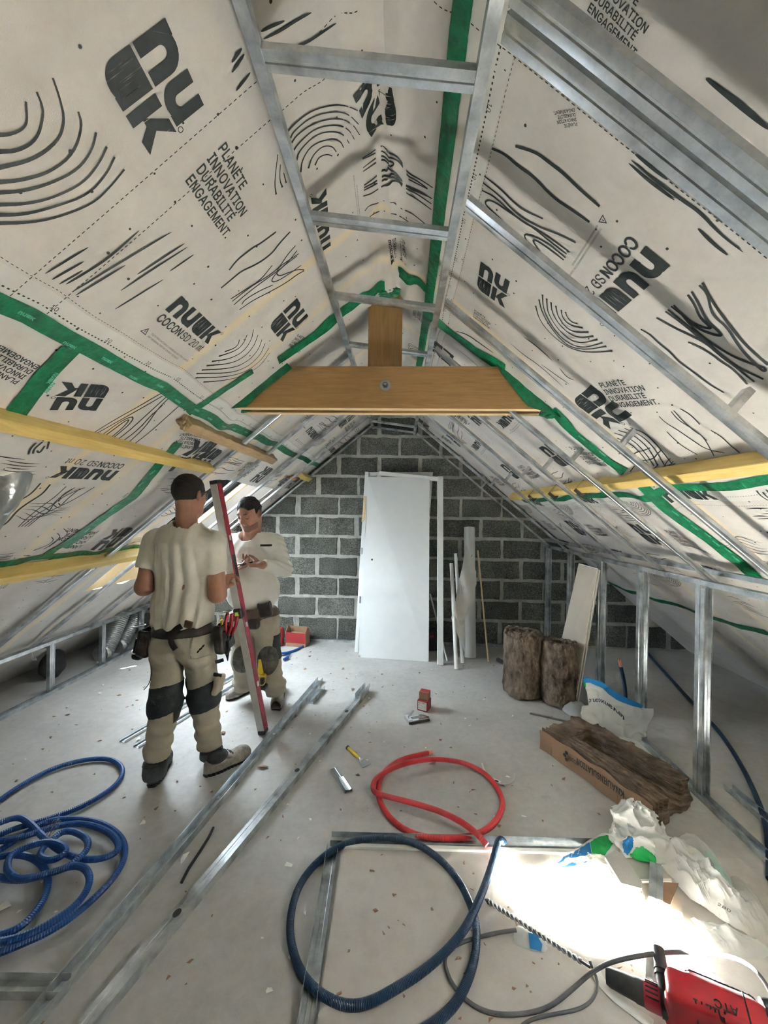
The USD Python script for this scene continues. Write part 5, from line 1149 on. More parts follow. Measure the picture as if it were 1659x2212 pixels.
pouch(tb2, Y(573, 1316, 2.86), .048, .036, .060, -12, 'leather', 12)
pouch(tb2, Y(548, 1346, 2.85), .045, .030, .045, -4, 'leather', 13)
# what he holds: pair of bright pliers
g = thing('hand_pliers', 'bright steel pliers held in both hands by the worker facing the camera', 'pliers', loc=Y(520, 1214, 2.78))
a, b = Y(541, 1212, 2.765), Y(503, 1228, 2.80)
for sg in (-1, 1): put('grip', tube(chaikin([a + V3(.015, 0, .006 * sg), a + V3(-.02, -.004, .016 * sg), (a + b) / 2 + V3(0, 0, .004 * sg)], 2), .0065, 10), 'black_plastic' if sg < 0 else 'chrome', g, smooth=True)
for sg in (-1, 1): put('jaw', tube(chaikin([(a + b) / 2 + V3(0, 0, -.004 * sg), (a + b * 2) / 3 + V3(0, 0, -.014 * sg), b + V3(0, 0, -.006 * sg)], 2), [.009] + [.008] * 4 + [.006] * 4 if False else .0075, 10), 'chrome', g, smooth=True)
put('pivot', lathe([(0, 0), (.011, 0), (.011, .014), (0, .014)], (a + b) / 2 - V3(0, .009, 0), dirR((0, 1, 0)), 16), 'dark_steel', g)
g = thing('cap', 'dark cap hanging on the far furring behind the head of the worker facing the camera', 'cap', loc=Y(505, 1103, 3.05)) if False else None
t = thing('cordless_tool', 'yellow and black tool hanging at the left knee of the worker facing the camera', 'power tool', loc=Y(566, 1465, 2.86))
put('body', cat_(cbox((.05, .06, .085), Y(566, 1468, 2.86), rot((0, 1, 0), 8), .012), tube([Y(561, 1425, 2.87), Y(563, 1455, 2.86)], [.010, .022], 10)), 'yellow_plastic', t, smooth=20)
put('battery', cbox((.056, .066, .03), Y(568, 1483, 2.86), rot((0, 1, 0), 8), .006), 'black_plastic', t)
put('grip', cbox((.03, .045, .05), Y(567, 1470, 2.835), None, .008), 'black_plastic', t)
# ---------------------------------------------------------------- things on the floor
pbr('pipe_blue', (.008, .066, .25), rough=.38, var=.15, scale=8)
pbr('pipe_navy', (.012, .040, .085), rough=.36, var=.18, scale=8)
pbr('pipe_red', (.52, .035, .040), rough=.36, var=.12, scale=8)
pbr('pipe_tip', (.62, .22, .13), rough=.4, var=.1)
pbr('wool', (.030, .020, .015), rough=1, scale=13, detail=9, stretch=(1, 1, .55), col2=(.27, .20, .145), bump=1.0, bscale=70)
pbr('wool_layered', (.052, .036, .026), rough=1, scale=17, detail=8, stretch=(.5, .5, 3.2), col2=(.235, .165, .115), bump=1.0, bscale=60)
pbr('kraft', (.27, .165, .10), rough=.8, var=.1, scale=6)
pbr('cardboard', (.30, .175, .105), rough=.85, var=.15, scale=12)
pbr('red_card', (.30, .018, .020), rough=.55, var=.15)
pbr('paper_label', (.70, .68, .64), rough=.7, var=.06)
def plastic(name, col, clear, rough=.22):
    mat(name, {'g': ('geometry', {}), 'n': ('noise_texture', {'scale': 18, 'detail': 4}), 'b': ('bump', {'strength': .5, 'distance': .006}), 'p': ('principled_bsdf', {'base_color': col, 'roughness': rough}), 't': ('transparent_bsdf', {}),
        'tl': ('translucent_bsdf', {'color': col}), 'm1': ('mix_closure', {'fac': .35}), 'm': ('mix_closure', {'fac': clear})},
        [('g.position', 'n.vector'), ('n.fac', 'b.height'), ('b.normal', 'p.normal'), ('p.BSDF', 'm1.closure1'), ('tl.BSDF', 'm1.closure2'), ('m1.closure', 'm.closure1'), ('t.BSDF', 'm.closure2')], 'm.closure')
plastic('film_white', (.80, .80, .77), .10); plastic('film_clear', (.74, .76, .74), .38); plastic('film_green', (.02, .42, .10), .04); plastic('film_blue', (.02, .22, .55), .04); plastic('film_mint', (.45, .72, .60), .30)
pbr('duct', (.46, .47, .47), rough=.24, metal=.75, var=.12, scale=10, bump=.5, bscale=22)

def zfit(z, n): return np.interp(np.linspace(0, 1, n), np.linspace(0, 1, max(2, np.size(z))), np.broadcast_to(np.asarray(z, float).ravel(), (max(2, np.size(z)),)))
def pipe(name, px, r, label, cat, material, z=0., smooth_n=3, rib=True, n=12, step=.0026, tip=None, part='hose'):
    zz = zfit(z, len(px))
    P = np.array([np.r_[onz(p[0], p[1], r + q)[:2], r + .0015 + q] for p, q in zip(px, zz)])
    P = resample(chaikin(P, smooth_n), step if rib else .012); k = np.arange(len(P))
    rr = r * (1 + (.055 * np.where(k % 2, 1, -1) if rib else 0)) * np.ones(len(P))
    t = thing(name, label, cat, loc=P[0] * [1, 1, 0])
    put(part, tube(P, rr, n), material, t, smooth=25 if rib else True)
    if tip:
        d = (P[0] - P[3]); d /= np.linalg.norm(d); put('cut_end', tube([P[0] - d * .004, P[0] + d * tip[0]], r * .78, 12), tip[1], t, smooth=30)
    return t
C8 = lambda pts: [(640 + x * .30139, 1400 + y * .30139) for x, y in pts]
pipe('conduit', C8([(948, 752), (880, 765), (800, 785), (720, 815), (650, 865), (600, 930), (585, 1010), (592, 1090), (650, 1200), (750, 1290), (880, 1350), (1010, 1366), (1150, 1366), (1300, 1340), (1420, 1265), (1482, 1150), (1470, 1060), (1420, 970), (1330, 880), (1200, 822), (1060, 800), (950, 798), (820, 818), (700, 855), (610, 905), (560, 950), (545, 1000), (565, 1040), (620, 1058), (750, 1090), (900, 1130), (1040, 1175), (1180, 1245), (1290, 1325), (1365, 1415)]),
     .0135, 'looped red corrugated conduit lying on the floor', 'conduit', 'pipe_red', [0] * 18 + [.004, .01, .018, .026, .03, .03, .028, .024, .024, .028, .028, .024, .03, .04, .045, .05, .03], tip=(.028, 'pipe_tip'))
CN = lambda pts: [(580 + x * .30139, 1750 + y * .30139) for x, y in pts]
pipe('conduit', CN([(1690, 235), (1672, 212), (1650, 215), (1632, 270), (1605, 380), (1560, 520), (1500, 670), (1425, 830), (1330, 955), (1200, 1085), (1050, 1200), (900, 1290), (770, 1365), (640, 1408), (500, 1395), (350, 1310), (235, 1180), (172, 1010), (150, 850), (170, 680), (230, 520), (330, 390), (450, 290), (600, 222), (790, 195), (950, 205), (1100, 260), (1250, 370), (1370, 510), (1450, 680), (1492, 820), (1490, 1000), (1450, 1180), (1370, 1350), (1270, 1470), (1130, 1575), (980, 1650)]),
     .0138, 'large loop of dark navy corrugated conduit over the plasterboard sheet in the foreground', 'conduit', 'pipe_navy', [.02, .035, .045, .05, .05, .045, .045, .045, .035, .02, .015, .013, .013, .008, .003, 0, 0, 0, 0, 0, 0, .0, .0, .015, .03, .03, .025, .02, .016, .014, .013, .013, .013, .013, .013, .013, .013], n=14)
CB = lambda pts: [(x * .36166, 1600 + y * .36166) for x, y in pts]
pipe('coiled_conduit', CB([(-60, 400), (60, 310), (180, 235), (330, 160), (500, 115), (640, 105), (720, 140), (738, 200), (690, 270), (600, 335), (470, 405), (340, 452), (200, 495), (60, 535), (-80, 600),
    (-160, 700), (-80, 700), (60, 620), (200, 520), (330, 470), (470, 468), (600, 490), (700, 550), (748, 620), (745, 710), (690, 810), (580, 930), (440, 1050), (300, 1140), (120, 1220), (-60, 1290),
    (-180, 1250), (-120, 1180), (40, 1160), (150, 1100), (240, 990), (290, 880), (280, 780), (220, 710), (120, 680), (0, 690), (-100, 740),
    (-160, 640), (-60, 610), (100, 590), (250, 540), (400, 498), (530, 500), (650, 545), (710, 610), (700, 670), (620, 705), (520, 715), (420, 690), (330, 640), (250, 570), (180, 495), (120, 458), (40, 475), (-60, 520),
    (-180, 620), (-100, 800), (40, 830), (150, 835), (280, 800), (400, 760), (480, 700), (530, 640), (520, 585), (450, 545), (380, 540), (300, 600), (250, 650), (230, 700), (300, 720), (380, 690), (400, 650), (350, 615), (260, 605), (120, 650), (50, 700), (40, 780), (100, 830),
    (200, 820), (330, 785), (440, 745), (510, 760), (540, 820), (520, 900), (450, 990), (340, 1070), (200, 1150), (50, 1200), (-80, 1215)]),
    .0128, 'tangled coil of bright blue corrugated conduit at the left edge of the floor', 'conduit', 'pipe_blue',
    [.004] * 15 + [.006] * 16 + [.018] * 10 + [.03] + [.032] * 20 + [.045] * 10 + [.055] * 8 + [.05] * 10, n=9, step=.004)
tie = thing('wire_tie', 'loose thin grey wire tie around the blue conduit coil', 'wire', loc=onz(115, 1790))
w_ = np.random.default_rng(3)
for k in range(5):
    put('wire', tube(chaikin([onz(100 + w_.uniform(-8, 8), 1812, .03 + .01 * k), onz(112 + 6 * k, 1775, .09), onz(128 + w_.uniform(-6, 6), 1768, .06)], 2), .0011, 5), 'dark_steel', tie, smooth=True)
pipe('conduit', [(1388, 1398), (1420, 1435), (1470, 1490), (1522, 1546), (1560, 1588), (1600, 1650), (1632, 1715), (1652, 1770), (1662, 1830), (1662, 1900)], .0125, 'long navy conduit lying on the floor behind the right knee wall', 'conduit', 'pipe_navy', step=.005)
P = [Y(1352, 1520, 2.95), Y(1351, 1490, 2.95), Y(1346, 1460, 2.95), Y(1341, 1440, 2.95)]
t = thing('conduit', 'short upright navy conduit stub with a pink tip between two right knee wall studs', 'conduit', loc=P[0] * [1, 1, 0])
put('hose', tube(resample(chaikin([P[0] * [1, 1, 0] + [0, 0, .002]] + P, 2), .004), .013, 12), 'pipe_navy', t, smooth=True)
put('cut_end', tube([Y(1341, 1440, 2.95), Y(1338, 1424, 2.95)], .0105, 12), 'pipe_tip', t, smooth=30)
pipe('hose', [(590, 1410), (612, 1412), (634, 1407), (652, 1398), (664, 1388), (668, 1378), (664, 1372)], .013, 'blue hose on the floor in front of the far red toolbox', 'hose', 'pipe_blue', rib=False)
pipe('cable', [(596, 1416), (612, 1417), (625, 1413), (632, 1406)], .006, 'thin blue cable on the floor in front of the blue hose', 'cable', 'pipe_navy', rib=False)
put('plug', cat_(tube([onz(613, 1425, .02), onz(622, 1420, .025)], [.014, .018], 12), tube([onz(622, 1420, .025), onz(627, 1412, .02)], .007, 8)), 'pipe_blue', smooth=30, label='small blue grey plug lying beyond the left boot of the far worker', cat='plug')
put('rubber_tube', tube([onz(392, 1906, .006), onz(408, 1875, .006), onz(430, 1842, .007), onz(450, 1810, .010), onz(461, 1788, .014)], .0065, 8), 'rubber', smooth=True, label='thin black rubber strip lying between the two long metal channels', cat='strip')
pipe('pipe_stub', [(1075, 1425), (1095, 1436)], .02, 'dark plastic pipe stub beside the left insulation roll', 'pipe', 'rubber', smooth_n=0, rib=False)

# long channels on the floor
def holes_cut(m, pts, axis, r):
    return m
UCH = profile([(-.024, .036), (-.024, 0), (-.008, 0), (-.006, .0015), (.006, .0015), (.008, 0), (.024, 0), (.024, .036)], .0009)
def floor_channel(lab, a, b, up=(0, 0, 1), prof=UCH, z=.001, holes=(), name='floor_channel', hole_top=True):
    a, b = V3(a[0], a[1], z), V3(b[0], b[1], z); t = thing(name, lab, 'metal profile', loc=a)
    put('channel', extrude(prof, a, b, up), 'galv', t, smooth=20)
    D = (b - a) / np.linalg.norm(b - a); S = np.cross(D, V3(0, 0, 1))
    for s in holes:
        q = a + (b - a) * s
        if hole_top: put('knockout', lathe([(0, 0), (.0135, 0), (.0135, .0006), (0, .0006)], q + V3(0, 0, .0372 - z), np.stack([S, D, V3(0, 0, 1)], 1) @ np.diag([1, 1.25, 1]), 20), 'rubber', t, label='dark punched hole')
        else: put('knockout', lathe([(0, 0), (.010, 0), (.010, .0006), (0, .0006)], q + S * .0252 + V3(0, 0, .018), np.stack([D, V3(0, 0, 1), S], 1), 18), 'rubber', t, label='dark punched hole')
    return t
e1a, e1b = V3(-.705, 3.52), V3(-.985, 1.75); d1 = e1b - e1a
floor_channel('long open galvanised channel lying on the floor, left one of the pair', e1a, e1a + d1 * 1.55, holes=(.13, .37, .62, .86), hole_top=False)
e2a, e2b = V3(-.262, 3.34), V3(-.905, 1.13); d2 = e2b - e2a
floor_channel('long galvanised channel lying upside down on the floor, right one of the pair', e2a, e2a + d2 * 1.22, (0, 0, -1), UCH, .0365, holes=(.15, .405, .71, .92))
D2 = d2 / np.linalg.norm(d2)
floor_channel('short galvanised channel piece resting on the far end of the right floor channel', e2a - D2 * .02, e2a + D2 * .20, z=.0392, name='channel_offcut')
floor_channel('short galvanised channel piece beside the far end of the left floor channel', V3(-.655, 3.36), V3(-.70, 3.10), name='channel_offcut')
floor_channel('thin galvanised furring lying on the floor behind the near worker, left one of two', V3(-1.50, 3.62), V3(-1.83, 2.50), prof=FURR)
floor_channel('thin galvanised furring lying on the floor behind the near worker, right one of two', V3(-1.415, 3.42), V3(-1.70, 2.45), prof=FURR)
c_ = thing('splice_connector', 'short shiny metal splice connector on the floor near the red conduit', 'metal connector', loc=onz(738, 1688))
a, b = onz(722, 1665), onz(753, 1712)
put('channel', extrude(FURR, a + V3(0, 0, .018), b + V3(0, 0, .018), (0, 0, -1)), 'steel', c_, smooth=20)
put('spring_tab', extrude(profile([(-.012, .004), (0, 0), (.012, .004)]), a + (b - a) * .5 + V3(0, 0, .022), b + (b - a) * .06 + V3(0, 0, .022), (0, 0, 1)), 'chrome', c_, smooth=20)
floor_channel('dark metal track crossing the bottom left corner of the floor', V3(-1.40, 1.19), V3(-1.06, 1.205), prof=TRACK, name='track_offcut')

# plasterboard sheet framed with track, foreground
t = thing('plasterboard_sheet', 'worn plasterboard sheet lying on the floor in the foreground, brown with dirt along its edges', 'plasterboard', loc=(.5, 1.2, 0))
mat('board_dirty', {'g': ('geometry', {}), 'n': ('noise_texture', {'scale': 4, 'detail': 7, 'roughness': .7}), 'r': ('rgb_ramp', {'ramp': [(.3, (.40, .36, .32)), (.55, (.50, .47, .43)), (.75, (.44, .39, .34))]}), 'n2': ('noise_texture', {'scale': 150, 'detail': 2}),
    'b': ('bump', {'strength': .3, 'distance': .002}), 'p': ('principled_bsdf', {'roughness': .8})}, [('g.position', 'n.vector'), ('n.fac', 'r.fac'), ('r.color', 'p.base_color'), ('g.position', 'n2.vector'), ('n2.fac', 'b.height'), ('b.normal', 'p.normal')])
put('board', trimesh.convex.convex_hull(np.array([(x, y, z) for x, y in ((-.243, 1.765), (1.58, 1.82), (1.58, .5), (-.205, .5)) for z in (.001, .0135)])), 'board_dirty', t, smooth=False)
rail('floor_track', extrude(TRACK, (-.30, 1.815, .001), (1.02, 1.85, .001), (0, 0, 1)), 'metal track lying along the far edge of the plasterboard sheet', 'metal track')
rail('floor_track', extrude(TRACK, (-.285, 1.775, .001), (-.235, .55, .001), (0, 0, 1)), 'dusty metal track lying along the left edge of the plasterboard sheet', 'metal track')
put('wood_strip', cbox((1.10, .020, .012), (.31, 1.788, .020), rot((0, 0, 1), 1.6), .001), 'plaster_edge', label='pale strip along the far edge of the plasterboard sheet', cat='strip')

# small tools and boxes
t = thing('scraper', 'paint scraper with a yellow green handle on the floor', 'scraper', loc=onz(775, 1640))
a, b = onz(752, 1616, .012), onz(777, 1638, .011); D = (b - a) / np.linalg.norm(b - a); S = np.cross(D, V3(0, 0, 1)); b2 = onz(790, 1652, .004)
put('handle', tube([a, a + D * .02, a + (b - a) * .5, b], [.013, .011, .0125, .008], 12), 'yellow_plastic', t, smooth=30)
put('end_cap', tube([a - D * .008, a + D * .004], .014, 14), 'black_plastic', t, smooth=30)
put('ferrule', tube([b, b + D * .02], [.009, .012], 12), 'steel', t, smooth=30)
put('blade', trimesh.convex.convex_hull(np.array([b + D * .012 + S * .014 + V3(0, 0, z) for z in (-.004, -.002)] + [b + D * .012 - S * .014 + V3(0, 0, z) for z in (-.004, -.002)] + [b + D * .075 + S * k + V3(0, 0, z) for k in (-.033, .033) for z in (-.009, -.0075)])), 'steel', t, smooth=False)
def card_box(name, lab, c, size, deg, material, label_face=None, flaps=False, z=0, top_mat=None):
    R = rot((0, 0, 1), deg); t = thing(name, lab, 'box', loc=c); h = size[2]; w, d = size[0] / 2, size[1] / 2; c = V3(c[0], c[1], z)
    put('carton', cbox(size, c + V3(0, 0, h / 2 + .0005), R, .003), material, t, smooth=False)
    if top_mat: put('lid', cbox((size[0] * 1.01, size[1] * 1.01, .003), c + V3(0, 0, h + .001), R, .001), top_mat, t, smooth=False)
    if label_face is not None: put('paper_label', cbox((size[0] * .82, .0015, h * .78), c + R @ V3(-.0, -d - .0008, h * .52), R, .0004), 'paper_label', t, smooth=False)
    return t, c, R
t, c, R = card_box('screw_box', 'lower red screw box with a white label on the floor beside the stapler', (.222, 3.085, 0), (.086, .088, .082), -24, 'red_card', 1)
tx = text2d('VIS TTPC', .009, True); v = np.array([c + R @ V3(q[0] - .032, -.0462, .060 + q[1]) for q in tx[0]]); put('lettering', (v, tx[1]), 'ink', t, smooth=False)
for k in range(3):
    tx = text2d('35 x 35', .006, False); v = np.array([c + R @ V3(q[0] - .032 + .03 * (k % 2), -.0462, .045 - .011 * k + q[1]) for q in tx[0]]); put('lettering', (v, tx[1]), 'ink', t, smooth=False)
t, c2, R2 = card_box('screw_box', 'upper brown screw box with worn corners stacked on the red screw box', (.226, 3.09, .083), (.076, .070, .056), -20, 'cardboard', None, z=.083, top_mat='red_card')
put('torn_flap', cbox((.07, .03, .002), c2 + R2 @ V3(.002, -.02, .0575), R2 @ rot((1, 0, 0), -6), .0005), 'cardboard', t, smooth=False)
t = thing('staple_gun', 'chrome staple gun lying on the floor in front of the screw boxes', 'stapler', loc=onz(902, 1556))
c = onz(900, 1558, 0); ang = 12
def SG(x, y, z): return c + rot((0, 0, 1), ang) @ V3(x, y, z)
def slabsg(name, pts, z0, z1, m): put(name, trimesh.convex.convex_hull(np.array([SG(x, y, z) for x, y in pts for z in (z0, z1)])), m, t, smooth=False)
slabsg('nose', [(-.088, .045), (-.055, .050), (-.040, -.030), (-.070, -.040)], .003, .030, 'chrome')
slabsg('base_rail', [(-.066, -.040), (.095, -.012), (.095, .002), (-.055, -.018)], .003, .026, 'chrome')
slabsg('base_strip', [(-.066, -.044), (.097, -.016), (.097, -.011), (-.066, -.039)], .002, .018, 'rubber')
slabsg('upper_grip', [(-.05, .012), (.05, .034), (.052, .045), (-.045, .026)], .004, .026, 'chrome')
slabsg('rear_bend', [(.045, .030), (.062, .042), (.098, .004), (.090, -.012)], .004, .026, 'chrome')
put('lever', trimesh.convex.convex_hull(np.array([SG(*p) for p in ((-.052, .028, .012), (-.046, .040, .012), (-.010, .088, .030), (.002, .084, .030), (-.052, .028, .024), (-.046, .040, .024), (-.010, .088, .040), (.002, .084, .040))])), 'chrome', t, smooth=False)
for x, y in ((-.062, .0), (-.056, .022)): put('rivet', lathe([(0, 0), (.005, 0), (.004, .002), (0, .002)], SG(x, y, .0302), None, 12), 'dark_steel', t)
t = thing('strap', 'clear plastic strap with a white barcode label on the floor beside the red conduit', 'strap', loc=onz(1065, 1680))
put('band', flat_strip([onz(1041, 1648, .004), onz(1047, 1668, .006), onz(1062, 1685, .01), onz(1085, 1695, .012), onz(1108, 1690, .03), onz(1112, 1670, .01)], .012, .0012, (0, 0, 1)), 'film_clear', t)
put('paper_label', cbox((.075, .022, .0014), onz(1068, 1684, .014), rot((0, 0, 1), -36), .0004), 'paper_label', t)
put('print_block', cbox((.02, .012, .0006), onz(1073, 1687, .0152), rot((0, 0, 1), -36), .0002), 'ink', t)

# insulation
def wool_roll(lab, c, r, h, seed, tilt=(0, 0)):
    t = thing('insulation_roll', lab, 'insulation roll', loc=(c[0], c[1], 0))
    def f(P):
        q = P - V3(c[0] + tilt[0] * 0, c[1], 0); q = q - q[:, 2:] * V3(tilt[0], tilt[1], 0); R_ = np.hypot(q[:, 0], q[:, 1]); a = np.arctan2(q[:, 1], q[:, 0])
        d = np.maximum(R_ - r * (1 + .04 * np.cos(2 * a + seed)), np.abs(q[:, 2] - h / 2) - h / 2 + .004)
        d = smx(R_ - r * (1 + .05 * np.cos(2 * a + seed)), np.abs(q[:, 2] - h / 2) - h / 2 + .006, .035)
        sp = ((R_ - .028 * a / (2 * math.pi) + .01) % .048) - .024
        groove = np.maximum(np.abs(sp) - .006, h - .035 - q[:, 2]); core_ = np.maximum(R_ - .035, h - .09 - q[:, 2])
        d = np.maximum(d, -np.minimum(groove, core_))
        d = d - .030 * (meshkit.fbm(P * V3(9, 9, 6), 3, seed) - .5) - .014 * wr(P, 60, seed, (1, 1, .6))
        return np.maximum(d, .004 - P[:, 2])
    put('wool', nets(f, V3(c[0] - r - .06, c[1] - r - .06, -.01), V3(c[0] + r + .06, c[1] + r + .06, h + .05), .0085), 'wool', t, smooth=True)
wool_roll('brown mineral wool roll standing on end, left one of two', (1.10, 3.42), .165, .555, 3)
wool_roll('brown mineral wool roll standing on end, right one of two under the leaning plasterboard offcut', (1.345, 3.27), .140, .53, 8, (.02, 0))
# folded batt with kraft face
bt = thing('insulation_batt', 'folded brown insulation batt with a printed kraft face lying on the floor', 'insulation batt', loc=(1.3, 2.4, 0))
FL, FR = onz(1168, 1618), onz(1413, 1797); bd = FR - FL; BL_ = np.linalg.norm(bd); bd /= BL_; bn = V3(-bd[1], bd[0], 0); bn = bn if bn[0] > 0 else -bn
BR_ = np.stack([bd, bn, V3(0, 0, 1)], 1); HB = .145
def batt(P):
    q = (P - FL) @ BR_
    q = q - np.stack([0 * q[:, 0], .014 * np.sin(q[:, 0] * 5), 0 * q[:, 0]], 1)
    box = lambda x0, x1, y0, y1, z0, z1, r=.02: np.maximum(np.maximum(np.abs(q[:, 0] - (x0 + x1) / 2) - (x1 - x0) / 2, np.abs(q[:, 1] - (y0 + y1) / 2) - (y1 - y0) / 2), np.abs(q[:, 2] - (z0 + z1) / 2) - (z1 - z0) / 2)
    d = box(0, BL_, .004, .130, .004, HB - .008)
    d = d - .012 * (np.sin(q[:, 1] * 190 + 9 * meshkit.noise(P * V3(6, 6, 3), 2)) * .5) * (q[:, 2] > HB * .5) - .010 * wr(P, 20, 5)
    back = box(.02, BL_ - .02, .255, .350, .004, HB + .02) - .030 * wr(P, 13, 9) - .016 * wr(P, 42, 4)
    bot = box(.02, BL_ - .02, .12, .30, .004, .045) - .014 * wr(P, 25, 6)
    endc = box(.0, .14, .10, .34, .004, HB) - .02 * wr(P, 20, 8)
    return np.maximum(sm(sm(sm(d, back, .015), bot, .03), endc, .02), .003 - P[:, 2])
lo = np.minimum(np.minimum(FL, FR), np.minimum(FL + bn * .4, FR + bn * .4)) - .04; hi = np.maximum(np.maximum(FL, FR), np.maximum(FL + bn * .4, FR + bn * .4)) + .04
put('wool', nets(batt, V3(lo[0], lo[1], -.005), V3(hi[0], hi[1], HB + .08), .0075), 'wool_layered', bt, smooth=True)
ks = np.linspace(0, BL_, 30); kz = np.linspace(.006, HB - .012, 6)
kv = np.array([FL + bd * s + bn * (-.010 + .014 * math.sin(s * 5) + .004 * math.sin(s * 23 + z * 30)) + V3(0, 0, z + (.006 * math.sin(s * 31) if k == 5 else 0)) for s in ks for k, z in enumerate(kz)])
i, j = np.meshgrid(np.arange(29), np.arange(5), indexing='ij'); a = (i * 6 + j).ravel()
put('kraft_face', (kv, np.vstack([np.stack([a, a + 6, a + 7], 1), np.stack([a, a + 7, a + 1], 1)])), 'kraft', bt, smooth=True, label='brown kraft paper face with upside down print')
def on_kraft(T, s0, z0, w, flip=True):
    v = T[0] * (w / T[0][:, 0].max()); s = s0 - v[:, 0] if flip else s0 + v[:, 0]; z = z0 - v[:, 1] if flip else z0 + v[:, 1]
    put('lettering', (np.array([FL + bd * a_ + bn * (-.0155 + .014 * math.sin(a_ * 5)) + V3(0, 0, b_) for a_, b_ in zip(s, z)]), T[1]), 'ink', bt, smooth=False)
on_kraft(join2d([line('KNAUF', 1, 0, 0, True, .72), line('INSULATION', 1, 3.15, 0, True, .60)]), BL_ * .80, .105, .30)
on_kraft(line('ECOSE', 1, 0, 0, True, .8), BL_ * .40, .085, .075)
for k in range(3): on_kraft(norm(poly2d(disc(.5, .5, .5)), 1), BL_ * (.30 - .018 * (k % 2)), .105 - .02 * k, .022)
for s in (.13, .55, .74): put('seam_crease', tube([FL + bd * BL_ * s + bn * (-.0125 + .014 * math.sin(s * BL_ * 5)) + V3(0, 0, z) for z in (.01, .05, .10)], .0014, 5), 'cardboard', bt)
# leaning offcuts of plasterboard
Pb0, Pb1 = V3(1.385, 3.52, .002), V3(1.492, 3.27, .002)
top0, top1 = Y(1250, 1217, 3.42), Y(1290, 1228, 3.20)
nrm = np.cross(Pb1 - Pb0, top0 - Pb0); nrm /= np.linalg.norm(nrm); nrm = nrm if nrm[0] > 0 else -nrm
for k, lab in enumerate(('front one of two narrow plasterboard offcuts leaning against the right knee wall', 'rear one of two narrow plasterboard offcuts leaning against the right knee wall')):
    t = thing('plasterboard_offcut', lab, 'plasterboard', loc=(Pb0 + Pb1) / 2)
    sh = nrm * .0142 * k + (top1 - top0) / np.linalg.norm(top1 - top0) * .012 * k
    A8 = [Pb0 + sh * V3(1, 1, 1), Pb1 + sh, top1 + sh + (V3(0, 0, -.01) if k else 0), top0 + sh]
    put('board', trimesh.convex.convex_hull(np.array(A8 + [p + nrm * .0125 for p in A8])), 'plaster_edge', t, smooth=False)
    ctr = sum(A8) / 4
    put('paper_face', trimesh.convex.convex_hull(np.array([ctr + (p - ctr) * .992 - nrm * .0006 for p in A8] + [ctr + (p - ctr) * .992 + nrm * .0004 for p in A8])), 'plasterboard_face', t, smooth=False)

# doors and frames leaning on the block wall
def leaning(P4, th, back):
    P4 = [np.asarray(p, float) for p in P4]; n = np.cross(P4[1] - P4[0], P4[3] - P4[0]); n /= np.linalg.norm(n); n = n if n[1] > 0 else -n
    return trimesh.convex.convex_hull(np.array(P4 + [p + n * th for p in P4])), n
dBL, dBR = onz(779, 1421) + V3(0, 0, .002), onz(926, 1430) + V3(0, 0, .002)
dTL, dTR = Y(795, 1030, 4.43), Y(928, 1031, 4.42)
t = thing('door_leaf', 'plain white door leaf with a small round hole, leaning in front of the frames', 'door', loc=(dBL + dBR) / 2)
m, n = leaning([dBL, dBR, dTR, dTL], .040, 0); put('panel', m, 'white_paint', t, smooth=False)
hp = dBL + (dTL - dBL) * .525 + (dBR - dBL) * .115
put('latch_hole', lathe([(0, 0), (.0105, 0), (.0105, .001), (0, .001)], hp - n * .0012, dirR(-n), 18), 'rubber', t, label='round dark hole for the handle')
for s in (.25, .53, .80): put('edge_plate', cbox((.004, .012, .09), dBR + (dTR - dBR) * s + n * .02 + V3(.001, 0, 0), None, .001), 'steel', t)
def jamb(a, b, w, th, n, t, name='jamb'):
    a, b = np.asarray(a, float), np.asarray(b, float); D = b - a; L = np.linalg.norm(D); D /= L; nn = n - D * (n @ D); nn /= np.linalg.norm(nn)
    put(name, cbox((w, th, L), (a + b) / 2, np.stack([np.cross(nn, D), nn, D], 1), .003), 'white_frame', t, smooth=False)
N0 = V3(0, 1, .12)
t = thing('door_frame', 'white door frame leaning behind the door leaf, left one', 'door frame', loc=onz(768, 1412))
a0, a1 = onz(770, 1410) + V3(0, .03, .0), Y(793, 1020, 4.50); jamb(a0, a1, .045, .05, N0, t)
b0, b1 = onz(905, 1412) + V3(0, .16, 0), Y(931, 1020, 4.53); jamb(b0, b1, .045, .05, N0, t); jamb(a1 + V3(.0, .01, -.022), b1 + V3(0, .0, -.022), .045, .05, N0, t, 'header')
t = thing('door_leaf', 'second white door leaf standing behind the first, only its left edge showing', 'door', loc=onz(773, 1416))
m, n = leaning([onz(774, 1418) + V3(0, .045, .002), onz(918, 1424) + V3(0, .10, .002), Y(924, 1036, 4.50), Y(789, 1036, 4.50)], .03, 0); put('panel', m, 'white_paint', t, smooth=False)
for s in (.30, .575): put('hinge', cbox((.012, .012, .075), onz(774, 1418) + V3(-.008, .03, 0) + (Y(789, 1036, 4.5) - onz(774, 1418)) * s, None, .002), 'steel', t)
t = thing('door_frame', 'white door frame leaning in front on the right, its post clear of the door leaf', 'door frame', loc=onz(950, 1437))
c0, c1 = onz(951, 1436), Y(951, 1030, 4.40); jamb(c0, c1, .062, .045, N0, t); h0 = Y(819, 1022, 4.46); jamb(h0, c1 + V3(0, .03, -.026), .05, .04, N0, t, 'header')
jamb(onz(800, 1410) + V3(0, .12, 0), h0 + V3(.0, .02, 0), .05, .04, N0, t)
put('wood_lath', leaning([Y(781, 1127, 4.33), Y(787, 1123, 4.33), Y(791, 1072, 4.40), Y(787, 1071, 4.40)], .012, 0)[0], 'wood_pale', smooth=False, label='short brown wooden lath at the left edge of the leaning door frames', cat='lath')
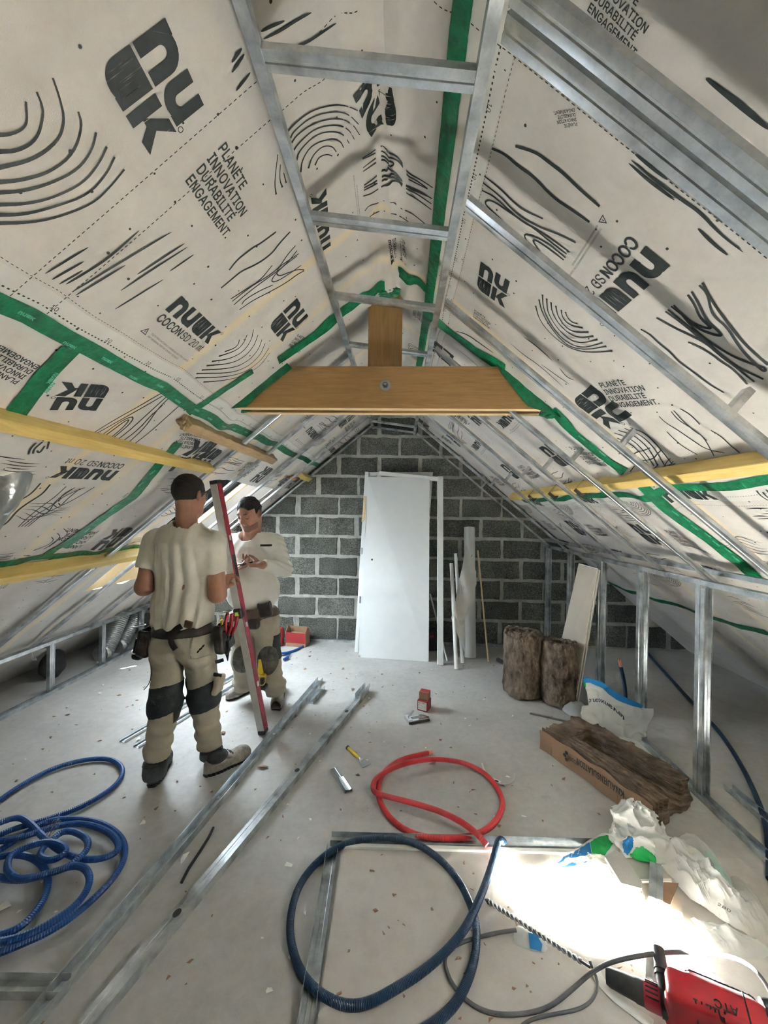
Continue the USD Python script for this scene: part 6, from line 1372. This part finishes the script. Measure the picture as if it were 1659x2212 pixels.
# rolls and tubes to the right of the doors
t = thing('membrane_roll', 'standing roll of white membrane with a loose printed flap, right of the door frame', 'membrane roll', loc=onz(1017, 1423))
r0, r1 = onz(1018, 1424) + V3(0, .06, .002), Y(1014, 1139, 4.45)
put('roll', cat_(tube([r0, r1], .062, 24)), 'film_white', t, smooth=30)
put('core', tube([r1 - (r1 - r0) * .02, r1 + (r1 - r0) * .002], .045, 20), 'ink_grey', t, smooth=30)
fl = [Y(1006, 1175, 4.33), Y(1029, 1235, 4.30), Y(1030, 1262, 4.28), Y(1003, 1336, 4.16), Y(1003, 1408, 4.10), Y(976, 1338, 4.02), Y(988, 1265, 4.20)]
pg = Polygon([(p[0], p[2]) for p in fl]); v, f = poly2d(pg); v, f = trimesh.remesh.subdivide_to_size(np.c_[v, 0 * v[:, 0]], f, .03)
ff = np.array(fl); A_ = np.c_[ff[:, 0], ff[:, 2], np.ones(len(ff))]; co = np.linalg.lstsq(A_, ff[:, 1], rcond=None)[0]
put('loose_flap', trimesh.Trimesh(np.c_[v[:, 0], v[:, :2] @ co[:2] + co[2] - .02 + .02 * np.sin(v[:, 0] * 30 + v[:, 1] * 9), v[:, 1]], f, process=False), 'membrane_strip', t, smooth=True, label='loose pale flap with ring print')
for T, cx, cz, w, up in ((RINGS, 1003, 1340, .10, False), (GRAIN, 996, 1290, .16, True)):
    p = Y(cx, cz, 4.1); q = T[0] * w; q = np.c_[q[:, 0] * .6 + p[0] - .03, q[:, 1] + p[2]] if not up else np.c_[-q[:, 1] * .7 + p[0], q[:, 0] + p[2]]
    put('line_print', (np.c_[q[:, 0], q @ co[:2] + co[2] - .024 + .02 * np.sin(q[:, 0] * 30 + q[:, 1] * 9), q[:, 1]], T[1]), 'ink_grey', t, smooth=False)
ax_ = (r1 - r0) / np.linalg.norm(r1 - r0)
v = LOGO1[0] * .20; q = np.array([r0 + ax_ * (.92 + b_ * 0 + a_ * 1.0) + V3(.0625 * math.sin((b_ - .03) / .0625), -.0632 * math.cos((b_ - .03) / .0625), 0) for a_, b_ in v]); put('logo_print', (q, LOGO1[1]), 'ink_grey', t, smooth=False)
for lab, p0, p1, r, mt_ in (('white plastic tube leaning left of the membrane roll, the nearer and shorter one', onz(986, 1446), Y(975, 1217, 4.30), .020, 'white_frame'), ('white plastic tube leaning left of the membrane roll, the farther and taller one', onz(999, 1433), Y(984, 1196, 4.42), .019, 'white_frame'),
                      ('thin pale stick leaning right of the membrane roll', onz(1055, 1430), Y(1032, 1189, 4.56), .009, 'wood_pale'), ('thin white strip leaning behind the right door frame', onz(967, 1431) + V3(0, .03, 0), Y(929, 1283, 4.50), .009, 'white_frame')):
    put('leaning_tube', tube([p0 + V3(0, 0, .004), p1], r, 14), mt_, smooth=30, label=lab, cat='tube')
# far left: red toolbox and bag
t = thing('tool_crate', 'open red cardboard box with a brown inside by the foot of the block wall', 'box', loc=(-1.165, 4.47, 0))
cr = V3(-1.165, 4.45, 0); R = rot((0, 0, 1), -8); W, Dp, Hh = .24, .13, .15
for x, nm in ((-W / 2, 'side'), (W / 2, 'side')):
    put('gable_side', trimesh.convex.convex_hull(np.array([cr + R @ V3(x + dx, y, z) for dx in (-.002, .002) for y, z in ((-Dp / 2, .002), (Dp / 2, .002), (Dp / 2, .17), (-Dp / 2, .17), (0, .225))])), 'cardboard', t, smooth=False)
put('front', cbox((W, .004, Hh - .03), cr + R @ V3(0, -Dp / 2, .04 + (Hh - .03) / 2), R, .001), 'red_card', t, smooth=False)
put('front_base', cbox((W, .005, .042), cr + R @ V3(0, -Dp / 2, .021), R, .001), 'cardboard', t, smooth=False)
put('back', cbox((W, .004, .20), cr + R @ V3(0, Dp / 2, .10), R, .001), 'cardboard', t, smooth=False); put('base', cbox((W, Dp, .004), cr + V3(0, 0, .003), R, .001), 'cardboard', t, smooth=False)
put('contents', cbox((W * .8, Dp * .8, .05), cr + V3(0, 0, .11), R @ rot((1, 0, 0), 10), .01), 'kraft', t)
t = thing('red_bag', 'crumpled red plastic bag beside the red cardboard box, left of it', 'bag', loc=(-1.42, 4.40, 0)); rc_ = V3(-1.40, 4.42, .10)
put('film', nets(lambda P: rb(P, rc_, (.075, .05, .105), .03) - .025 * wr(P, 14, 3) - .01 * np.abs(wr(P, 40, 4)), rc_ - V3(.13, .1, .13), rc_ + V3(.13, .1, .15), .008), 'red_card', t, smooth=True)
t = thing('dark_case', 'dark tool case standing behind the right door frame', 'case', loc=(.42, 4.42, 0))
put('shell', cbox((.16, .10, .22), (.40, 4.42, .112), rot((0, 0, 1), 12), .02), 'black_plastic', t); put('latch', cbox((.05, .01, .03), (.39, 4.366, .17), rot((0, 0, 1), 12), .003), 'red_card', t); put('handle', tube([V3(.36, 4.41, .22), V3(.37, 4.41, .245), V3(.43, 4.42, .245), V3(.44, 4.42, .22)], .007, 8), 'rubber', t)

# ducts at the left
t = thing('flexible_duct', 'silver flexible duct hanging at the left edge below the yellow purlin, taped green', 'duct', loc=Y(8, 1100, 1.45))
dc = lambda py: Y(8, py, 1.44)
prof_ = [(945, .088), (965, .088), (985, .087), (1000, .089), (1020, .086), (1040, .080), (1060, .068), (1075, .055), (1085, .050), (1100, .047), (1125, .035), (1150, .020)]
put('sleeve', tube(chaikin(np.array([dc(p) + V3((-.02 if p > 1085 else 0) - .0004 * max(0, p - 1060), 0, 0) for p, _ in prof_]), 1), np.interp(np.linspace(0, 1, len(chaikin(np.array(prof_), 1))), np.linspace(0, 1, len(prof_)), [r for _, r in prof_]), 28), 'duct', t, smooth=True)
put('tape_band', tube([dc(938), dc(962), dc(986)], [.091, .090, .0895], 28, False), 'tape', t, smooth=True, label='green tape band')
v = NUUK[0] * .10; cn = dc(975)
put('lettering', (np.array([cn + V3(.0925 * math.sin((-a_ + .06) / .09 + .25), -.0925 * math.cos((-a_ + .06) / .09 + .25), -b_) for a_, b_ in v]), NUUK[1]), 'tape_print', t, smooth=False)
for lab, pts, r in (('silver flexible duct behind the left knee wall, the nearer of two', [(216, 1425), (240, 1378), (262, 1325), (272, 1300)], .085), ('silver flexible duct behind the left knee wall, the farther of two', [(252, 1412), (270, 1372), (292, 1330), (312, 1300)], .075)):
    Pd = resample(chaikin([on_plane(x, y, (1, 0, 0), -3.03) for x, y in pts], 2), .010); Pd[:, 2] = np.maximum(Pd[:, 2], r * .9); k = np.arange(len(Pd))
    t = thing('duct_hose', lab, 'duct', loc=Pd[0]); put('sleeve', tube(Pd, r * (1 + .04 * np.where(k % 2, 1, -1)), 18), 'duct', t, smooth=40)
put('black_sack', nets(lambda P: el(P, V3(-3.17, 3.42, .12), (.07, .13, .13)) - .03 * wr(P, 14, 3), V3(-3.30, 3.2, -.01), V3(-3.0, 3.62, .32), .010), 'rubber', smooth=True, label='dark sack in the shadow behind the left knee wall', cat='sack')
put('hook_strap', flat_strip([Y(66, 1398, 2.95), Y(67, 1412, 2.95), Y(70, 1425, 2.95), Y(78, 1424, 2.94)], .02, .003, (0, 1, .2)), 'white_frame', label='white strap hook dangling below the left knee wall track', cat='strap')
# ---------------------------------------------------------------- lower right: bags, offcuts, drill
def film_sheet(name, px, material, lab=None, cat='plastic bag', hgt=.06, seed=0, base=.016, fold=.02, parent=None, step=.012, on=False, smooth=True):
    """crumpled sheet lying on the floor inside an outline"""
    Q = np.array([onz(x, y, base)[:2] for x, y in px]); Q = Q if on else chaikin(Q, 1, True); pg = Polygon(Q).buffer(0)
    if pg.geom_type != 'Polygon': pg = max(pg.geoms, key=lambda g: g.area)
    v, f = poly2d(pg); v, f = trimesh.remesh.subdivide_to_size(np.c_[v, 0 * v[:, 0]], f, step)
    p3 = np.c_[v[:, :2], 0 * v[:, 0] + seed * 1.37]
    ed = np.clip(np.array([pg.exterior.distance(Point(*q)) for q in v[:, :2]]) / .07, 0, 1) ** .6
    rdg = 1 - 2 * np.abs(meshkit.noise(p3 * 11, seed) - .5); rdg2 = 1 - 2 * np.abs(meshkit.noise(p3 * 27 + 5, seed + 1) - .5); rdg3 = 1 - 2 * np.abs(meshkit.noise(p3 * 60 + 9, seed + 2) - .5)
    z = base + hgt * ed * (.45 + .55 * meshkit.noise(p3 * 5 + 2, seed)) + fold * (.25 + .75 * ed) * (rdg ** 3 * .9 + .5 * rdg2 ** 3 + .22 * rdg3 ** 3)
    z = np.maximum(z, base)
    global FILM
    if on: _, k_ = FILM.query(v[:, :2], 4); z = FILM_Z[k_].mean(1) + .004
    else:
        from scipy.spatial import cKDTree
        FILM = cKDTree(v[:, :2]); globals()['FILM_Z'] = z
    return put(name, trimesh.Trimesh(np.c_[v[:, :2], z], f, process=False), material, parent, smooth=smooth, label=lab, cat=cat if parent is None else None)
CBg = lambda pts: [(1180 + x * .18083, 1750 + y * .18083) for x, y in pts]
# sunlit white bag with blue and green print
t = thing('printed_bag', 'white plastic bag with blue and green print lying in the sun', 'plastic bag', loc=onz(1250, 1900))
film_sheet('film', [(1090, 1864), (1150, 1875), (1205, 1858), (1250, 1830), (1285, 1808), (1325, 1800), (1345, 1818), (1335, 1850), (1322, 1905), (1370, 1960), (1392, 1990), (1390, 2040), (1330, 2062), (1240, 2045), (1150, 1990), (1105, 1958), (1075, 1890)], 'film_white', hgt=.030, seed=3, parent=t, fold=.022)
film_sheet('blue_print', CBg([(110, 640), (300, 500), (480, 385), (520, 370), (545, 545), (330, 575)]), 'film_blue', parent=t, on=True, base=.04)
film_sheet('green_print', CBg([(524, 368), (620, 320), (840, 325), (770, 460), (700, 550), (549, 545)]), 'film_green', parent=t, on=True, base=.04)
film_sheet('blue_fold', CBg([(130, 690), (420, 670), (560, 650), (420, 690), (230, 745)]), 'film_blue', parent=t, on=True, base=.04)
film_sheet('blue_stain', CBg([(150, 820), (210, 785), (300, 915), (215, 850)]), 'film_mint', parent=t, on=True, base=.04)
for k in range(3): film_sheet('white_stripe', CBg([(210 + 75 * k, 580 - 22 * k), (232 + 75 * k, 580 - 24 * k), (262 + 75 * k, 520 - 46 * k), (240 + 75 * k, 535 - 46 * k)]), 'paper_label', parent=t, on=True, base=.042)
t = thing('crumpled_bag', 'crumpled white bag with green corner, heaped against the end of the insulation batt', 'plastic bag', loc=onz(1385, 1830))
cc = onz(1388, 1850, 0) + V3(0, .02, .055)
def heap(P):
    d = el(P, cc, (.130, .09, .060)); d = sm(d, el(P, cc + V3(.005, .05, .070), (.075, .05, .050)), .05)
    r1_ = 1 - 2 * np.abs(meshkit.noise(P * 12, 4) - .5); r2_ = 1 - 2 * np.abs(meshkit.noise(P * 28, 6) - .5); r3_ = 1 - 2 * np.abs(meshkit.noise(P * 60, 8) - .5)
    return np.maximum(d - .040 * (r1_ ** 2 - .5) - .018 * (r2_ ** 4 - .2) - .003 * r3_ ** 3, .015 - P[:, 2])
put('film', nets(heap, cc - V3(.25, .2, .09), cc + V3(.25, .22, .20), .0065), 'film_white', t, smooth=True)
gc, bc_ = onz(1388, 1862, .045), onz(1356, 1822, .10)
put('green_corner', nets(lambda P: np.maximum(heap(P) - .003, el(P, gc, (.075, .05, .055), rot((0, 0, 1), 35)) - .012 * wr(P, 18, 3)), cc - V3(.25, .2, .09), cc + V3(.25, .22, .20), .006), 'film_green', t, smooth=True)
put('blue_patch', nets(lambda P: np.maximum(heap(P) - .0025, el(P, bc_, (.04, .03, .05)) - .02 * wr(P, 30, 3)), cc - V3(.25, .2, .09), cc + V3(.25, .22, .20), .006), 'film_blue', t, smooth=True)
CBr = lambda pts: [(1400 + x * .15612, 1780 + y * .15612) for x, y in pts]
t = thing('clear_bag', 'long translucent plastic bag printed 280, trailing along the floor track at the right', 'plastic bag', loc=onz(1530, 1940))
film_sheet('film', CBr([(90, 320), (220, 340), (440, 395), (620, 430), (780, 560), (960, 730), (1120, 940), (1300, 1150), (1480, 1180), (1680, 1290), (1700, 1560), (1440, 1590), (1220, 1490), (930, 1280), (620, 1080), (470, 940), (330, 760), (180, 610), (90, 480)]), 'film_white', parent=t, hgt=.085, seed=14, fold=.035, step=.010)
tx = text2d('280', 1.0, False); tx = norm(tx, tx[0][:, 0].max()); A_, B_ = onz(1548, 1970, .085), onz(1577, 1988, .085); e = B_ - A_; L = np.linalg.norm(e); e /= L; nn = V3(-e[1], e[0], 0)
put('lettering', (np.array([A_ + e * a_ * L + nn * b_ * L + V3(0, 0, .028) for a_, b_ in tx[0]]), tx[1]), 'ink', t, smooth=False)
film_sheet('lower_film', CBr([(540, 1290), (820, 1380), (1250, 1520), (1560, 1660), (1700, 1760), (1700, 1900), (1250, 1900), (1000, 1820), (820, 1760), (720, 1500)]), 'film_clear', parent=t, hgt=.05, seed=16, fold=.035)
t = thing('clear_bag', 'smoky clear plastic bag with a green strip beside the floor track', 'plastic bag', loc=onz(1530, 1860))
film_sheet('film', CBr([(310, 350), (430, 200), (580, 165), (740, 260), (900, 400), (1010, 560), (1110, 720), (1200, 880), (1110, 960), (960, 760), (780, 560), (600, 420)]), 'film_clear', parent=t, hgt=.07, seed=17, base=.03)
film_sheet('green_strip', CBr([(760, 350), (900, 430), (1010, 580), (1100, 730), (1180, 860), (1120, 880), (980, 720), (860, 540)]), 'film_mint', parent=t, hgt=.02, seed=18, base=.09)
film_sheet('trailing_sheet', CBr([(1120, 720), (1260, 770), (1420, 930), (1560, 1110), (1640, 1250), (1400, 1190), (1220, 1170), (1120, 950)]), 'film_clear', lab='grey plastic sheet between the clear bag and the knee wall track', cat='plastic sheet', hgt=.05, seed=19, base=.02)
# cardboard and board offcuts, furring offcut
def board_px(name, px, z, th, material, lab, cat='offcut'):
    Q = [onz(x, y, z) for x, y in px]; m = trimesh.convex.convex_hull(np.array(Q + [q - V3(0, 0, th) for q in Q])); put(name, m, material, smooth=False, label=lab, cat=cat)
board_px('board_offcut', CBg([(700, 555), (830, 470), (920, 530), (1145, 860), (1140, 935), (890, 870)]), .075, .012, 'plasterboard', 'grey brown plasterboard offcut lying between the printed bag and the metal strip')
board_px('board_offcut', CBg([(735, 640), (810, 840), (1010, 1020), (1195, 1290), (1175, 1020), (900, 880)]), .055, .0125, 'plaster_edge', 'broken pale plasterboard wedge lying in the sun beside the printed bag')
board_px('board_offcut', CBg([(1130, 820), (1500, 820), (1620, 1110), (1630, 1310), (1380, 1250), (1180, 1180)]), .040, .0125, 'plasterboard_face', 'brown plasterboard piece under the furring offcut')
board_px('white_lath', CBg([(1125, 822), (1490, 815), (1500, 845), (1130, 850)]), .050, .008, 'plaster_edge', 'thin white strip crossing behind the furring offcut', 'strip')
A_, B_ = onz(1418, 1866, .082), onz(1413, 2118, .045)
rail('furring_offcut', extrude(FURR, A_, B_, (0, 0, -1)), 'short galvanised furring offcut lying across the sunlit rubbish', 'metal offcut')
board_px('cardboard_piece', CBg([(1400, 860), (1580, 870), (1540, 960), (1480, 1140), (1380, 1160), (1460, 1010)]), .062, .004, 'cardboard', 'torn brown cardboard under the clear bag', 'cardboard')
# tag and cord
t = thing('bag_scrap', 'torn scrap of clear plastic with a blue printed patch under the drill bit', 'plastic scrap', loc=onz(1140, 2025))
C3 = lambda pts: [(1000 + x * .39722, 1750 + y * .39722) for x, y in pts]
film_sheet('film', C3([(285, 620), (350, 650), (430, 690), (472, 775), (380, 765), (300, 740), (270, 715)]), 'film_white', parent=t, hgt=.004, seed=23, fold=.006, base=.0145)
film_sheet('blue_patch', C3([(355, 672), (400, 680), (432, 735), (425, 770), (365, 755)]), 'film_blue', parent=t, on=True, base=.018)
# rotary hammer
dr = thing('rotary_hammer', 'red and black rotary hammer with a long spiral bit lying on the plasterboard', 'power drill', loc=onz(1420, 2160))
b0, b1 = onz(1050, 1944, .022), onz(1276, 2090, .045); ch1 = onz(1400, 2148, .060); Dd = b1 - b0; Lb = np.linalg.norm(Dd); Dd /= Lb
X_, Y_, _ = dirR(Dd).T
def helix(ph, rad, w):
    s = np.linspace(.01, Lb - .03, 160); a = s * 2 * math.pi / .034 + ph
    return tube([b0 + Dd * q + rad * (math.cos(b) * X_ + math.sin(b) * Y_) for q, b in zip(s, a)], w, 6)
put('bit_core', tube([b0 + Dd * .005, b1], .0042, 10), 'dark_steel', dr, smooth=True, label='steel bit core')
for ph in (0, math.pi): put('bit_flute', helix(ph, .0058, .0034), 'steel', dr, smooth=True)
put('bit_tip', tube([b0 - Dd * .006, b0 + Dd * .010, b0 + Dd * .014], [.002, .010, .009], 8), 'dark_steel', dr, smooth=False)
ax = ch1 - b1; ax /= np.linalg.norm(ax); side = np.cross(ax, V3(0, 0, 1)); side /= np.linalg.norm(side); upv = np.cross(side, ax); DR = np.stack([side, upv, ax], 1)
q0 = onz(1312, 2108, .052)
def dp(s, a=0, b=0): return q0 + ax * s + side * a + upv * b
put('chuck', lathe([(0, -.005), (.020, -.004), (.024, .006), (.027, .04), (.029, .075), (.031, .080), (.031, .105), (.024, .106), (0, .106)], q0, DR, 26), 'rubber', dr, smooth=35, label='black rubber chuck sleeve')
put('collar', lathe([(0, .100), (.032, .100), (.0335, .106), (.0335, .140), (.031, .146), (0, .146)], q0, DR, 26), 'level_red', dr, smooth=35, label='faded red front collar')
for k in range(9): put('collar_rib', cbox((.004, .003, .034), dp(.122) + DR @ V3(.034 * math.cos(k * .34 + .7), .034 * math.sin(k * .34 + .7), 0), DR @ rot((0, 0, 1), math.degrees(k * .34 + .7) - 90), .001), 'black_plastic', dr)
put('front_ring', lathe([(0, .144), (.036, .144), (.037, .150), (.037, .170), (.035, .174), (0, .174)], q0, DR, 28), 'black_plastic', dr, smooth=35)
put('side_handle', cat_(tube([dp(.158, .0, .02), dp(.155, -.045, .040), dp(.150, -.105, .062)], [.017, .019, .018], 18), *[tube([dp(.155, -.040 - .012 * k, .038 + .005 * k), dp(.155, -.046 - .012 * k, .0405 + .005 * k)], .0215, 18) for k in range(2)]), 'rubber', dr, smooth=35, label='black side handle')
def hbody(P):
    q = (P - q0) @ DR
    d = rb(q, (0, .016, .285), (.050, .070, .125), .024)
    d = sm(d, rb(q, (-.030, .030, .30), (.040, .045, .085), .018), .02)
    d = np.minimum(d, np.maximum(rb(q, (0, -.002, .20), (.040, .046, .05), .02), -9))
    return d
lo, hi = dp(.28) - V3(.24, .24, .14), dp(.28) + V3(.24, .24, .20)
put('motor_housing', nets(hbody, lo, hi, .0055), 'red_plastic', dr, smooth=True)
put('rear_cover', nets(lambda P: np.maximum(hbody(P) - .0035, .395 - ((P - q0) @ DR)[:, 2]), lo, hi, .006), 'black_plastic', dr, smooth=True)
put('top_shell', nets(lambda P: np.maximum(np.maximum(hbody(P) - .004, .062 + ((P - q0) @ DR)[:, 0] * 1.0), .215 - ((P - q0) @ DR)[:, 2]), lo, hi, .006), 'black_plastic', dr, smooth=True, label='black upper shell')
put('housing_seam', nets(lambda P: np.maximum(hbody(P) - .0022, np.abs(((P - q0) @ DR)[:, 2] - .352) - .003), lo, hi, .004), 'black_plastic', dr, smooth=True)
put('rear_grip', cat_(tube(chaikin([dp(.40, .0, .02), dp(.47, -.02, .03), dp(.50, -.06, .03), dp(.46, -.11, .03), dp(.40, -.09, .03)], 2), .020, 14)), 'black_plastic', dr, smooth=True)
def on_drill(s_, w, s0, a0):
    T = text2d(s_, 1.0, True, .9); v = T[0] * (w / T[0][:, 0].max()); pts = []
    for a_, b_ in v: pts.append(dp(s0 - a_, a0 + b_, .0))
    pts = np.array(pts); hgt = np.full(len(pts), .09)
    for _ in range(18): hgt = hgt - hbody(pts + upv * hgt[:, None]) * .7
    put('lettering', (pts + upv * (hgt + .0055)[:, None], T[1]), 'black_plastic', dr, smooth=False)
on_drill('ATC', .055, .330, .012); on_drill('HILTI', .075, .300, .036)
def cord(name, px, r, z, lab):
    zz = zfit(z, len(px)); P = resample(chaikin([np.r_[onz(x, y, r + q)[:2], r + q] for (x, y), q in zip(px, zz)], 3), .012)
    put(name, tube(P, r, 10), 'cord', smooth=True, label=lab, cat='cable')
pbr('cord', (.105, .105, .11), rough=.6, var=.3, scale=20)
cord('power_cord', C3([(1680, 1010), (1640, 930), (1580, 860), (1480, 800), (1330, 775), (1130, 770), (950, 792), (800, 826), (700, 880), (600, 970), (480, 1070), (350, 1108), (200, 1115), (90, 1085), (0, 1020), (-70, 930), (-105, 820), (-80, 760), (0, 715), (90, 690), (190, 665), (290, 652)]), .0062, [.10, .11, .12, .13, .13, .125, .11, .085, .05, .02, .013, .013, .013, .013, .013, .014, .014, .014, .014, .013, .015, .02], 'grey power cord of the drill looping over the plasterboard')
cord('thin_cord', C3([(300, 1190), (360, 1140), (480, 1112), (600, 1092), (680, 1060), (725, 1000), (735, 930), (705, 860), (690, 820)]), .0045, [.0135] * 6 + [.02, .035, .05], 'second grey cord in front of the power cord, tied to the drill bit')
t = thing('white_cardboard', 'curved white cardboard strip under the drill chuck', 'cardboard', loc=onz(1330, 2150))
put('strip', flat_strip([onz(1286, 2098, .018), onz(1300, 2125, .016), onz(1330, 2155, .016), onz(1370, 2185, .016), onz(1410, 2215, .016)], .035, .003, (0, 0, 1)), 'paper_label', t)
# bag with blue band behind the batt
t = thing('knotted_bag', 'white plastic bag with a blue band and upside down lettering, standing behind the folded batt', 'plastic bag', loc=onz(1340, 1575))
CK = lambda x, y: (1240 + x * .12055, 1450 + y * .12055)
def bagpt(x, y): return Y(*CK(x, y), 2.62 + .00005 * (x - 700))
front = [(235, 240), (350, 235), (540, 330), (700, 470), (900, 570), (1050, 610), (1210, 650), (1390, 640), (1400, 760), (1300, 1160), (1180, 1250), (700, 1150), (180, 900), (200, 690), (300, 650), (270, 400)]
def bag_part(name, pts, material, off, seed):
    P3_ = np.array([bagpt(*p) for p in pts]); pg = Polygon(P3_[:, [0, 2]]).buffer(0); pg = pg if pg.geom_type == 'Polygon' else max(pg.geoms, key=lambda g: g.area)
    v, f = poly2d(pg); v, f = trimesh.remesh.subdivide_to_size(np.c_[v, 0 * v[:, 0]], f, .014); p3 = np.c_[v[:, :2], 0 * v[:, 0] + .3]
    dd = .045 * (meshkit.noise(p3 * 6, 5) - .5) + .022 * (1 - 2 * np.abs(meshkit.noise(p3 * 16, 6) - .5)) ** 3 + .18 * (1.0 - v[:, 1]) * .12
    z = np.maximum(v[:, 1], .004); return put(name, trimesh.Trimesh(np.c_[v[:, 0], 2.62 + dd - off, z], f, process=False), material, t, smooth=True)
bag_part('film', front, 'film_white', 0, 1)
bag_part('blue_band', [(205, 240), (210, 170), (290, 150), (520, 205), (640, 300), (850, 440), (1000, 510), (1215, 590), (1210, 668), (990, 620), (800, 545), (640, 430), (540, 315), (400, 270), (320, 235)], 'film_blue', .004, 1)
bag_part('green_corner', [(192, 235), (240, 225), (245, 290), (220, 330)], 'film_green', .006, 1)
T = text2d('levanxcon.c', 1.0, True, .95); v = T[0] / T[0][:, 0].max(); A_, M_, B_ = bagpt(925, 830), bagpt(560, 560), bagpt(300, 540); pts = []
for a_, b_ in v:
    p = (1 - a_) ** 2 * A_ + 2 * a_ * (1 - a_) * (2 * M_ - .5 * A_ - .5 * B_) + a_ * a_ * B_; pts.append(p - V3(0, 0, b_ * .20 - .0) + 0)
pts = np.array(pts); p3 = np.c_[pts[:, 0], pts[:, 2], 0 * pts[:, 0] + .3]; dd = .045 * (meshkit.noise(p3 * 6, 5) - .5) + .022 * (1 - 2 * np.abs(meshkit.noise(p3 * 16, 6) - .5)) ** 3 + .18 * (1.0 - pts[:, 2]) * .12
pts[:, 1] = 2.62 + dd - .003; put('lettering', (pts, T[1]), 'pipe_navy', t, smooth=False)
film_sheet('loose_film', [(1208, 1531), (1225, 1525), (1262, 1524), (1275, 1545), (1240, 1552)], 'film_clear', lab='wad of clear plastic film between the offcuts and the white and blue bag', cat='plastic film', hgt=.07, seed=31, base=.01)
rail('flat_strip', cbox((.26, .03, .002), (1.17, 3.02, .003), rot((0, 0, 1), -24), .0005), 'flat pale metal strip on the floor left of the folded batt', 'metal strip')
# crumbs and stains on the floor
crg = np.random.default_rng(77); ms = []
for k in range(420):
    x, y = crg.uniform(-2.6, 1.5), crg.uniform(1.05, 4.5); s = crg.uniform(.0025, .008) * (1.0 if k % 12 else 1.9)
    p = crg.normal(0, 1, (7, 3)) * s * V3(1, 1, .35); p[:, 2] -= p[:, 2].min(); ms.append(trimesh.convex.convex_hull(p + V3(x, y, .0005)))
put('floor_crumbs', cat_(*ms[:300]), 'kraft', smooth=False, label='brown crumbs and chips scattered over the screed floor', cat='debris', kind='stuff')
put('plaster_crumbs', cat_(*ms[300:]), 'plaster_edge', smooth=False, label='pale plaster crumbs scattered over the screed floor', cat='debris', kind='stuff')
ms = []
for k in range(70):
    x, y = crg.uniform(-.2, 1.0), crg.uniform(1.1, 1.75); s = crg.uniform(.002, .006); p = crg.normal(0, 1, (7, 3)) * s * V3(1.2, 1, .4); p[:, 2] -= p[:, 2].min(); ms.append(trimesh.convex.convex_hull(p + V3(x, y, .0138)))
put('board_crumbs', cat_(*ms), 'cardboard', smooth=False, label='dark crumbs on the plasterboard sheet', cat='debris', kind='stuff')
